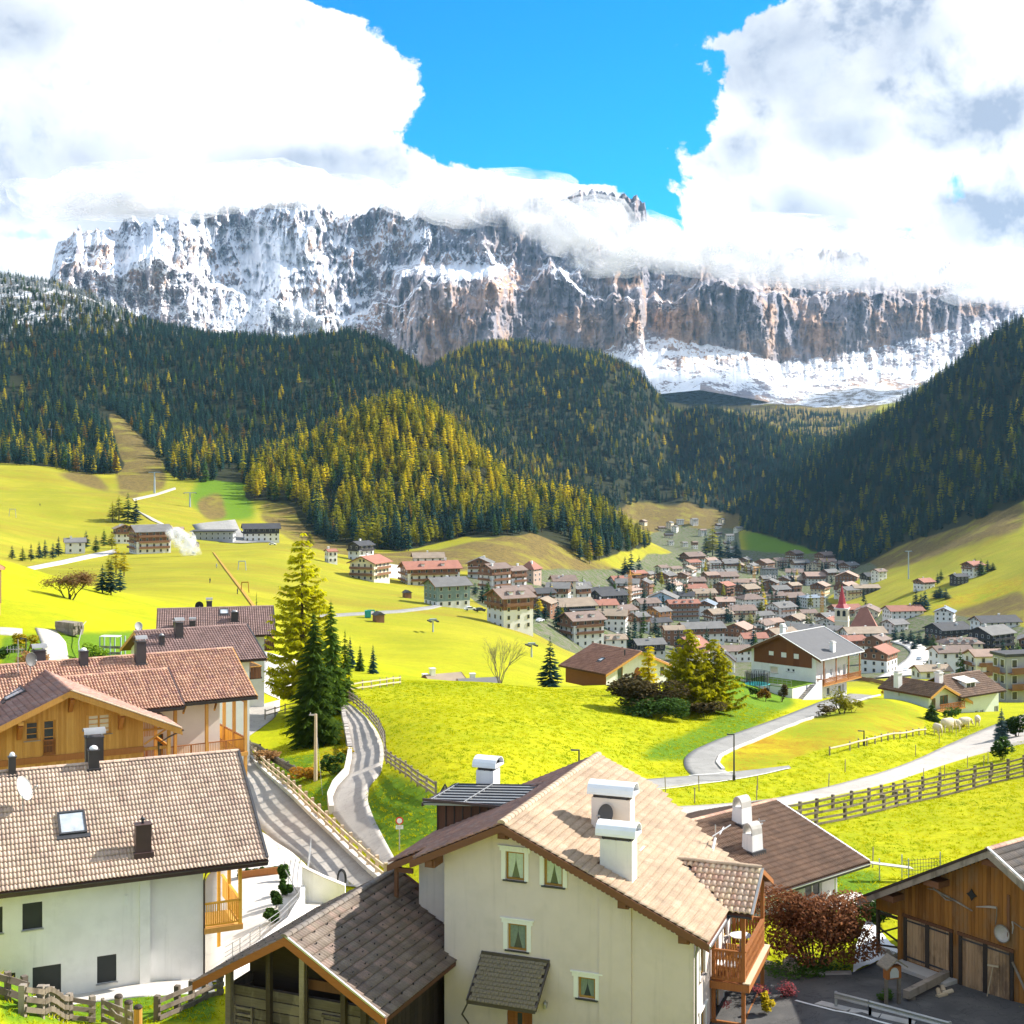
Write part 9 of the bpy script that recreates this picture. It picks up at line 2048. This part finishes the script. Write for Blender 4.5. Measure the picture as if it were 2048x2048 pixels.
def yard_things():
 p=hit(1785,2012);e=thing('wayside_shrine','small weathered wayside shrine with pitched roof and arched picture','shrine',tuple(p),R(18))
 for x in(-.3,.3):MB().box(x-.06,x+.06,-.06,.06,-.2,1.15).part('leg',MATS['old_wood'],e)
 MB().box(-.34,.34,-.12,.16,1.15,1.65).part('cabinet',MATS['balcony_wood'],e);b=MB();b.prism([(-.5,-.35,1.62),(-.5,.4,1.62),(0,.4,1.98),(0,-.35,1.98)],(0,0,.06));b.prism([(.5,-.35,1.62),(0,-.35,1.981),(0,.4,1.981),(.5,.4,1.62)],(0,0,.06));b.part('roof',MATS['shingle_grey'],e)
 b=MB();b.prism([(-.2,-.125,1.2),(.2,-.125,1.2),(.2,-.125,1.45),(.12,-.125,1.58),(0,-.125,1.62),(-.12,-.125,1.58),(-.2,-.125,1.45)],(0,-.02,0));b.part('picture',MATS['dish'],e)
 a,b_=hits([1805,1900],[2010,1962]);
 q=hits([1812,1902],[2006,1960]);e=thing('timber_beam','long squared grey beam lying behind the shrine','beam',tuple(q[0]));d=q[1]-q[0];m=MB();m.beam((0,0,.35),(d.x,d.y,d.z+.35),.28,.32);m.part('beam',MATS['grey_wood'],e)
 for t in(.1,.85):m=MB();m.box(d.x*t-.15,d.x*t+.15,d.y*t-.15,d.y*t+.15,d.z*t-.1,d.z*t+.2);m.part('block',MATS['old_wood'],e)
 r=random.Random(2)
 for i,(u,v)in enumerate(((1878,1990),(1887,1984),(1895,1990),(1884,1996))):
  p=hit(u,v);m=MB();a=r.uniform(0,1);m.tube([(-.25,-.1,.1),(.25,.12,.12)],.1,8);m.thing('log',MATS['pale_wood'],('split log nearest the loading ledge','split log on top of the small pile by the beam','split log nearest the barn wall','split log in front of the small pile')[i],'log',loc=tuple(p),rz=a)
 p=hit(1800,2006);shrub('weeds growing at the foot of the shrine',1770,2010,40,24,'leaf_green',91,'weeds',260,3,leaf=.07,D=p.y)
 c=[(1735,1842),(1790,1858),(1800,1915),(1752,1928),(1706,1952),(1712,1900)];q=hits([a for a,_ in c],[b for _,b in c]);n=26;m=MB();vs=[];A,B_,C,D_=q[5],q[0],q[2],q[4]
 for i in range(n):
  for j in range(n):
   s,t=i/(n-1),j/(n-1);pt=A.lerp(B_,s).lerp(D_.lerp(C,s),t);vs.append((pt.x,pt.y,0))
 z=Tl(vs);X=np.array([a[0]for a in vs]);Y=np.array([a[1]for a in vs]);f=ridged(X*.9,Y*.9,o=4);vs=[(a[0],a[1],float(zz)+.16+.16*float(k))for a,zz,k in zip(vs,z,f)]
 m.add(vs,[(i*n+j,i*n+j+1,(i+1)*n+j+1,(i+1)*n+j)for i in range(n-1)for j in range(n-1)]);m.thing('tarpaulin',MATS['white_paint'],'crumpled white sheeting spread on the ground beside the timber barn','tarpaulin',smooth=True)
 p=hit(1735,1900);e=thing('broom','thin orange stick lying against the white sheeting','stick',tuple(p));MB().tube([(-.5,-.3,.2),(.35,.5,1.0)],.03,6).part('handle',MATS['larch'],e)
 p=hit(1590,1946);r=random.Random(8)
 for i,(u,v,s)in enumerate(((1578,1938,.32),(1589,1942,.26),(1584,1930,.3),(1596,1944,.2))):
  p=hit(u,v);m=MB();m.blob((0,0,s*.6),s,s*.8,s,9,6,.15,r);m.thing('boulder',MATS['stone'],('largest pale boulder under the russet bush','second pale boulder under the russet bush, nearer the kerb','upper pale boulder half inside the russet bush','smallest pale boulder at the kerb under the russet bush')[i],'boulder',loc=tuple(p))
 for k,(u,v)in enumerate(((1862,1742),(1893,1752))):pass
 p=hit(1812,1762);e=thing('trailer_frame','grey metal frame with netting on the lawn behind the barn roof','frame',tuple(p),R(10))
 for x,y in((-1.6,0),(0,-.3),(0,.5),(2.4,.6)):MB().tube([(x,y,-.1),(x,y,1.35)],.035,6).part('post',MATS['steel_blue'],e)
 m=MB();m.beam((-2.3,-.1,1.2),(.3,-.1,.75),.5,.05);m.part('table_top',MATS['concrete'],e);m=MB()
 for k in range(14):m.tube([(.1+k*.17,.45,.15),(.1+k*.17,.5,1.1-.02*(k-7)**2*.2)],.012,4)
 for k in range(5):m.tube([(.05,.47,.2+k*.2),(2.4,.55,.2+k*.2)],.012,4)
 m.part('net',MATS['metal_dark'],e)
 q=hits([1597,1610],[2040,2020]);m=MB();d=q[1]-q[0]
yard_things()
def sheep(label,u,v,s,rz,graze=True):
 p=hit(u,v,120.);e=thing('sheep',label,'sheep',tuple(p),rz,'sheep grazing along the grass edge')
 m=MB();rr=random.Random(int(u));n=12;prof=[(-.52,.06,.78),(-.46,.22,.76),(-.3,.33,.72),(0,.36,.70),(.28,.33,.72),(.45,.24,.78),(.56,.15,.84)]
 vs=[]
 for x,r_,z in prof:
  for k in range(n):a=6.283*k/n;j=1+rr.uniform(-.08,.08);vs.append((x,math.cos(a)*r_*.85*j,z+math.sin(a)*r_*j))
 m.add(vs,[(i*n+k,i*n+(k+1)%n,(i+1)*n+(k+1)%n,(i+1)*n+k)for i in range(len(prof)-1)for k in range(n)]+[tuple(range(n))[::-1],tuple(range((len(prof)-1)*n,len(prof)*n))])
 m.tube([(.5,0,.85),(.68,0,.80 if graze else 1.05),(.78,0,.52 if graze else 1.2)],[.14,.11,.09],8);m.tube([(.76,0,.56 if graze else 1.2),(.90,0,.36 if graze else 1.12)],[.10,.055],8)
 for y in(-.1,.1):m.beam((.76,y,.55 if graze else 1.22),(.72,y*2.0,.52 if graze else 1.2),.06,.03)
 for x,y in((-.34,-.17),(-.34,.17),(.36,-.15),(.36,.15)):m.tube([(x,y,.62),(x-(.07 if x<0 else 0),y,.32),(x,y,0)],[.085,.05,.035],6)
 m.tube([(-.52,0,.82),(-.6,0,.6)],.045,6);m.v=[(a*s,b*s,c*s)for a,b,c in m.v];m.part('body',MATS['wool'],e,True)
M('wool',(0.66,0.56,0.42),.95,.15,9.0,.8,30)
for i,(u,v,s,rz,lb)in enumerate(((1876,1470,1.3,1.8,'leftmost woolly sheep facing the viewer'),(1894,1466,1.75,.5,'largest woolly sheep, grazing'),(1909,1464,1.5,2.8,'woolly sheep lying right of the largest one'),(1928,1458,1.45,.2,'woolly sheep beside the low rail'),(1955,1452,1.3,1.2,'rightmost sheep near the hedge'))):sheep(lb,u,v,s,rz)
def terrace_things():
 kerb([(608,1775),(604,1830),(580,1872),(530,1915),(480,1950),(440,1975)],.25,1.1,'plaster_white','retaining_wall','curved white retaining wall of the terrace','wall',1.6,stones=False)
 q=hits([604,690],[1805,1806]);e=thing('parapet_wall','tall white wall below the lower road tapering to the right','wall',tuple(q[0]));d=q[1]-q[0];zt=2.0;m=MB();m.prism([(0,0,-.5),(d.x,d.y,-.5),(d.x,d.y,.9),(d.x*.5,d.y*.5,1.4),(0,0,zt)],(0,.3,0));m.part('wall',MATS['plaster_white'],e);m=MB();m.beam((0,.1,zt+.03),(d.x*.5,d.y*.5+.1,1.43),.4,.06);m.beam((d.x*.5,d.y*.5+.1,1.43),(d.x,d.y+.1,.93),.4,.06);m.part('coping',MATS['concrete_pale'],e)
 pts=[(622,1712),(612,1790),(596,1828),(560,1866),(520,1895),(480,1922),(450,1940)];q=hits([a for a,_ in pts],[b for _,b in pts]);e=thing('steel_railing','thin steel railing curving along the terrace wall','railing',tuple(q[0]));o=q[0]
 for a,b in zip(q[:-1],q[1:]):
  for t in(0,.5):c=a.lerp(b,t)-o;MB().tube([(c.x,c.y,c.z),(c.x,c.y,c.z+1.15)],.022,6).part('post',MATS['metal_grey'],e)
  m=MB()
  for z in(.45,.65,.85,1.12):m.tube([(a-o)+Vector((0,0,z)),(b-o)+Vector((0,0,z))],.018,5)
  m.part('rails',MATS['metal_grey'],e)
 q=hits([478,556],[1760,1750]);d=q[1]-q[0];e=thing('planter','long timber edged planter behind the larch balcony','planter',tuple(q[0]));m=MB();m.beam((0,0,.25),(d.x,d.y,d.z+.25),.08,.5);m.part('front_board',MATS['balcony_wood'],e);m=MB();m.beam((0,.35,.2),(d.x,d.y+.35,d.z+.2),.6,.35);m.part('soil',MATS['bark'],e)
 p=hit(684,1800);e=thing('hose','coiled dark hose hanging on the end of the white wall','hose',(p.x,p.y-.2,p.z+.9));m=MB()
 for k in range(4):m.tube([(math.cos(6.283*i/18)*(.2+.02*k),.04*k,.35+math.sin(6.283*i/18)*(.48+.02*k))for i in range(19)],.028,5,False)
 m.part('coil',MATS['black'],e);m=MB();m.tube([(0,0,-.1),(-1.2,-.1,-.75),(-2.4,-.1,-.6),(-3.2,-.05,.9)],.03,5);m.part('tail',MATS['metal_grey'],e)
terrace_things()
def stacked(label,u,v,w,l,h,rz,name,cat):
 p=hit(u,v);e=thing(name,label,cat,tuple(p),rz);r=random.Random(3)
 for k in range(4):
  for j in range(5):m=MB();y=-w/2+(j+.5)*w/5;m.box(-l/2+r.uniform(-.15,.15),l/2+r.uniform(-.15,.15),y-w/11,y+w/11,k*h/4+.02,(k+1)*h/4);m.part('board',MATS['grey_wood'],e)
stacked('stack of weathered boards on the grass beside the gravel path',138,1268,1.5,3.6,1.5,R(-35),'timber_stack','timber stack')
def garden():
 p=hit(225,1310);e=thing('greenhouse_frame','small garden frame with white sheet top behind the orange roof','garden frame',tuple(p),R(-8))
 for x in(-1.3,0,1.3):
  for y in(-.6,.6):MB().box(x-.06,x+.06,y-.06,y+.06,-.1,2.2).part('post',MATS['steel_blue'],e)
 MB().box(-1.3,.9,-.7,.5,2.2,2.28).part('sheet',MATS['white_paint'],e);m=MB();m.beam((-1.3,-.6,1.0),(1.3,-.6,1.0),.05,.3);m.beam((-1.3,-.6,.3),(1.3,-.6,.3),.05,.3);m.part('boards',MATS['grey_wood'],e)
 q=hits([160,172],[1332,1252]);e=thing('polytunnel_rail','slim white bent pole along the garden beds','pole',tuple(q[0]));d=q[1]-q[0];m=MB();m.tube([(0,0,.1),(d.x*.3-.4,d.y*.3,d.z*.3+1.2),(d.x*.7-.2,d.y*.7,d.z*.7+1.4),(d.x,d.y,d.z+.6)],.06,6);m.part('pole',MATS['metal_grey'],e)
 p=hit(655,1400);e=thing('container','turquoise container half hidden by the spruces at the lane','container',tuple(p),R(20));MB().box(-1.1,1.1,-.5,.5,0,1.7).part('body',MATS['teal_paint'],e);m=MB()
 for k in range(9):m.box(-1.05+k*.24,-.97+k*.24,-.53,-.5,.1,1.6)
 m.part('ribs',MATS['teal_paint'],e)
garden()
# --- lifts, cranes, cars in the valley
def pylon(label,u,v,top_v,dmin,tw=.55,arm=3.2,mat='steel_blue',name='lift_pylon'):
 p=hit(u,v,dmin);h=(v-top_v)/F*p.y;e=thing(name,label,'lift pylon',tuple(p),.3);MB().tube([(0,0,-1),(0,0,h)],[tw,tw*.6],10).part('mast',MATS[mat],e);b=MB();b.box(-arm,arm,-.3,.3,h-.35,h+.1);b.part('cross_arm',MATS[mat],e);b=MB()
 for s in(-1,1):b.box(s*arm-.25,s*arm+.25,-2.0,2.0,h-.75,h-.36)
 b.part('sheaves',MATS['metal_dark'],e)
pylon('tall pale lift pylon on the ski hill above the hotels',309,986,944,700.,.8,4.2);pylon('shorter lift pylon just right of the tall one',380,1014,985,650.,.7,4.2);pylon('leaning slim lift pylon standing in the ski meadow',866,1264,1238,320.,.28,1.0);pylon('slim lift pylon near the bare tree in the ski meadow',1063,1314,1286,320.,.28,1.0);pylon('tall green grey lift mast on the right hand slope',1817,1158,1102,700.,.6,3.0);pylon('lift pylon among the dark trees on the left',103,880,858,1050.,.7,3.6)
def frame_lift(label,u,v,w,hpx,mat='steel_blue',cabin=None):
 p=hit(u,v,320.);s=p.y/F;e=thing('drag_lift_frame',label,'lift frame',tuple(p),R(8));b=MB();W,Hh=w*s/2,hpx*s
 for x in(-W,W):b.tube([(x*1.15,0,-.5),(x*.9,0,Hh)],.16,6)
 b.part('legs',MATS[mat],e);MB().box(-W,W,-.15,.15,Hh-.25,Hh+.1).part('crossbar',MATS[mat],e)
 if cabin:MB().box(-W*.9-.9,-W*.9+.9,-.8,.8,.2,2.3).part('cabin',MATS[cabin],e)
frame_lift('open metal lift gantry in the middle of the ski meadow',484,1140,14,18);frame_lift('reddish lift gantry on the dirt track in the ski meadow',490,1184,14,20,'scar');frame_lift('green lift gantry with cabin beside the ski track',742,1236,14,16,'teal_paint','teal_paint');frame_lift('thin lift gantry on the far left ski slope',25,1034,12,16,'metal_grey')
for u,v,lb in((757,1244,'small dark hut on the ski meadow beside the green gantry'),(814,1196,'small dark brown hut at the meadow edge below the red roofed hotel'),(392,1094,'tiny brown hut beside the snow plume')):
 p=hit(u,v,320.);e=thing('hut',lb,'hut',tuple(p),.5);MB().box(-1.3,1.3,-1.3,1.3,-.5,2.2).part('wall',MATS['v_wood'],e);b=MB();b.prism([(-1.7,-1.7,2.1),(0,-1.7,3.1),(1.7,-1.7,2.1)],(0,3.4,0));b.part('roof',MATS['r_dark'],e)
def crane(label,u,v,top_v,jib,dmin=420.):
 p=hit(u,v,dmin);h=(v-top_v)/F*p.y;e=thing('tower_crane',label,'crane',tuple(p),R(25));m=MB();a=.85
 for x,y in((-a,-a),(a,-a),(a,a),(-a,a)):m.tube([(x,y,-1),(x,y,h*.88)],.18,4)
 n=int(h/2.2)
 for i in range(n):
  z0,z1=i*h*.88/n,(i+1)*h*.88/n
  for(x0,y0),(x1,y1)in(((-a,-a),(a,-a)),((a,-a),(a,a)),((a,a),(-a,a)),((-a,a),(-a,-a))):m.tube([(x0,y0,z0),(x1,y1,z1)],.11,4)
 m.part('mast',MATS['orange_paint'],e);m=MB();zj=h*.88
 for y in(-.5,.5):m.tube([(-jib*.35,y,zj),(jib,y,zj)],.14,4)
 m.tube([(-jib*.35,0,zj+1.2),(jib,0,zj+.8)],.14,4);m.part('jib',MATS['orange_paint'],e);MB().tube([(0,0,zj),(0,0,h)],.4,5).part('apex',MATS['orange_paint'],e);MB().box(-jib*.35-1,-jib*.35+1,-.7,.7,zj-1.4,zj+.2).part('counterweight',MATS['concrete'],e)
crane('tall yellow tower crane left of the pale blue house',1260,1222,1140,8);crane('yellow tower crane left of the church spire',1644,1226,1182,7);crane('small orange crane in the upper village',1508,1162,1132,5)
def car(label,u,v,rz,mat,dmin=420.):
 p=hit(u,v,dmin);e=thing('parked_car',label,'car',(p.x,p.y,p.z+.5),rz,None);m=MB();prof=[(-2.1,.35),(-2.1,.85),(-1.6,.95),(-1.0,1.45),(.5,1.45),(1.1,.95),(2.0,.85),(2.1,.4)]
 m.prism([(x,-.85,z)for x,z in prof],(0,1.7,0));m.part('body',MATS[mat],e);g=MB();g.box(-1.1,.75,-.86,.86,1.0,1.36);g.part('windows',MATS['v_glass'],e)
 for x in(-1.3,1.3):
  for y in(-.8,.8):w=MB();w.tube([(x,y-.12,.35),(x,y+.12,.35)],.34,10);w.part('wheel',MATS['black'],e)
for i,(u,v,rz,mt,lb)in enumerate(((545,1092,.1,'white_paint','white car parked beside the dark roofed white hotel'),(1811,1345,1.2,'white_paint','white car on the pale village road, nearest'),(1838,1322,1.1,'steel_blue','blue grey car on the pale village road'),(940,1224,.3,'white_paint','white car parked below the green painted hotel'),(960,1226,.4,'metal_dark','dark car parked beside the white one below the green painted hotel'),(1080,1246,1.0,'metal_white','silver car parked behind the dark spruces'),(1812,1290,.4,'metal_dark','dark car at the bend of the village road'))):car(lb,u,v,rz,mt)
for i,(u,v,mt,lb)in enumerate(((433,1136,'steel_blue','tiny blue clad walker on the ski meadow'),(420,1166,'cloth_dark','dark clad walker sitting on the ski meadow'),(475,1188,'cloth_dark','dark clad walker beside the reddish gantry'),(80,1012,'cloth_dark','tiny dark figure high on the left meadow'))):
 p=hit(u,v,320.);e=thing('person',lb,'person',tuple(p),i)
 m=MB();m.tube([(-.12,0,0),(-.11,0,.45),(-.07,0,.9)],[.07,.08,.11],7);m.tube([(.12,.12,0),(.11,.05,.45),(.07,0,.9)],[.07,.08,.11],7);m.tube([(0,0,.85),(0,0,1.15),(0,0,1.42),(0,0,1.5)],[.17,.18,.2,.09],9)
 for s in(-1,1):m.tube([(s*.2,0,1.4),(s*.27,.03,1.12),(s*.28,-.08,.85)],[.065,.05,.04],6)
 m.tube([(0,0,1.48),(0,0,1.56)],.055,6);m.blob((0,0,1.67),.10,.115,.13,9,7);m.part('body',MATS[mt],e,True)
def plume():
 p=hit(366,1112,320.);m=MB();r=random.Random(6)
 import bmesh
 b=bmesh.new();bmesh.ops.create_icosphere(b,subdivisions=2,radius=1.0);sv=np.array([v.co[:]for v in b.verts]);sf=[tuple(v.index for v in f.verts)for f in b.faces];b.free()
 for k in range(16):
  t=k/15;c=np.array([p.x-9*t+r.uniform(-2,2)+4,p.y+r.uniform(-2,2),p.z+1.5+9.5*t*(1.4-t*.4)+r.uniform(-1,1)]);s=1.0+3.8*math.sin(min(1,t+.25)*2.6)
  for q in(.5,.75,1.0):m.add((sv*s*q*(1+.3*fbm(sv[:,0]*2+k,sv[:,1]*2,sv[:,2]*2+q))[:,None]+c).tolist(),sf)
 m.thing('snow_plume',MATS['plume'],'bright white plume of a snow gun drifting before the big grey roofed hotel','snow plume',smooth=True)
 e=thing('snow_gun','small dark snow gun under the white plume','snow gun',(p.x+5,p.y,p.z));MB().tube([(-.7,0,1.6),(.5,0,1.4)],[.55,.4],10).part('barrel',MATS['steel_blue'],e);m=MB()
 for a in(0,2.1,4.2):m.tube([(0,0,1.4),(math.cos(a),math.sin(a),0)],.06,5)
 m.part('stand',MATS['metal_dark'],e)
def plume_mat():
 m=bpy.data.materials.new('plume');MATS['plume']=m;m.use_nodes=True;t=NT(m.node_tree);t.n.remove(t.n['Principled BSDF']);pos=t.node('ShaderNodeNewGeometry').outputs['Position']
 d=t.node('ShaderNodeBsdfDiffuse');d.inputs[0].default_value=(.95,.95,.95,1);tr=t.node('ShaderNodeBsdfTranslucent');tr.inputs[0].default_value=(.95,.95,.95,1);mx=t.node('ShaderNodeMixShader');mx.inputs[0].default_value=.65;t.l.new(d.outputs[0],mx.inputs[1]);t.l.new(tr.outputs[0],mx.inputs[2])
 tp=t.node('ShaderNodeBsdfTransparent');ms=t.node('ShaderNodeMixShader');t.l.new(t.smooth(t.noise(pos,.35,5,.6),.38,.7,.0,.22),ms.inputs[0]);t.l.new(tp.outputs[0],ms.inputs[1]);t.l.new(mx.outputs[0],ms.inputs[2]);t.l.new(ms.outputs[0],t.n['Material Output'].inputs[0])
plume_mat();plume()
# --- air
def haze():
 m=bpy.data.materials.new('haze');m.use_nodes=True;t=NT(m.node_tree);t.n.remove(t.n['Principled BSDF']);v=t.node('ShaderNodeVolumePrincipled')
 v.inputs['Color'].default_value=(0.36,0.66,1.0,1);v.inputs['Density'].default_value=0.000023;v.inputs['Anisotropy'].default_value=0.2
 t.l.new(v.outputs[0],t.n['Material Output'].inputs['Volume'])
 zs=[p.z for o in SC.objects if o.type=='MESH' for p in[o.matrix_world@Vector(c)for c in o.bound_box]]
 o=MB().box(-6000,6000,-400,8200,min(zs)-30,max(zs)+30).part('haze',m);o['kind']='stuff'
haze()
# --- grass tufts on the near meadows
def grass():
 r=np.random.RandomState(3);n=46000;us=r.uniform(-30,2080,n);d=np.sqrt(r.uniform(44**2,175**2,n));x=(us-U0)/F*d;z=T(x,d);v=VH-F*z/d;ok=(v>1350)&(v<2060)
 ban=[L1+R1[::-1],[(486,1528),(490,1580),(505,1640),(545,1680),(600,1715),(650,1765),(780,1775),(668,1672),(499,1505)],[(60,2012),(60,1975),(400,1640),(470,1400),(640,1320),(560,1440),(545,1680),(650,1800),(600,1900),(560,1975),(430,1990)],[(1280,1618),(1480,1604),(1551,1596),(1642,1576),(1727,1554),(1784,1537),(1840,1515),(1930,1473),(2060,1420),(2160,1440),(1979,1506),(1854,1544),(1727,1582),(1568,1615),(1280,1642)],
 [(1280,1556),(1380,1551),(1366,1530),(1368,1512),(1430,1480),(1540,1441),(1640,1400),(1780,1385),(1650,1428),(1530,1476),(1445,1512),(1440,1538),(1580,1530),(1582,1540),(1400,1570),(1280,1584)],AUT[0],[(1430,1905),(1523,1926),(1602,1948),(1704,1949),(1720,1830),(1800,1850),(2060,2030),(2060,2080),(1400,2080)]]
 for b in ban:ok&=~inpoly(us,v,b)
 x,d,z=x[ok],d[ok],z[ok];m=len(x);rr=random.Random(1)
 t=MB()
 for k in range(9):
  a=rr.uniform(0,6.28);q=rr.uniform(0,.22);bx,by=math.cos(a)*q,math.sin(a)*q;h=rr.uniform(.04,.11);w=.03;lx,ly=rr.uniform(-.12,.12),rr.uniform(-.12,.12);c,s=math.cos(a+1.3)*w,math.sin(a+1.3)*w
  t.add([(bx-c,by-s,-.02),(bx+c,by+s,-.02),(bx+lx,by+ly,h)],[(0,1,2)])
 protos=[bpy.data.objects.new('grass_tuft',t.mesh('grass_tuft',MATS[k]))for k in('grass_yellow','grass_green','grass_lime')]
 me=bpy.data.meshes.new('grass');me.vertices.add(m);me.vertices.foreach_set('co',np.stack([x,d,z],-1).reshape(-1).astype(np.float32));k=fbm(x/6,d/6,o=4)+r.uniform(-.5,.5,m);kind=np.where(k>.12,2,np.where(k>-.25,0,1))
 at=me.attributes.new('kind','INT','POINT');at.data.foreach_set('value',kind.astype(np.int32));at=me.attributes.new('rot','FLOAT_VECTOR','POINT');at.data.foreach_set('vector',np.stack([np.zeros(m),np.zeros(m),r.rand(m)*6.28],-1).reshape(-1).astype(np.float32))
 s=r.uniform(.7,1.6,m);at=me.attributes.new('scl','FLOAT_VECTOR','POINT');at.data.foreach_set('vector',np.stack([s,s,s*r.uniform(.6,1.2,m)],-1).reshape(-1).astype(np.float32));me.update();o=link('grass',me);md=o.modifiers.new('scatter','NODES');md.node_group=scatter_nodes('grass_scatter',protos);o['kind']='stuff';o['label']='short bright grass on the near meadows';o['category']='grass'
for nm,c in(('grass_yellow',(0.50,0.47,0.005)),('grass_green',(0.26,0.33,0.004)),('grass_lime',(0.42,0.44,0.004))):M(nm,c,.9,.25,2.0,translucent=.4,spec=.05)
grass()
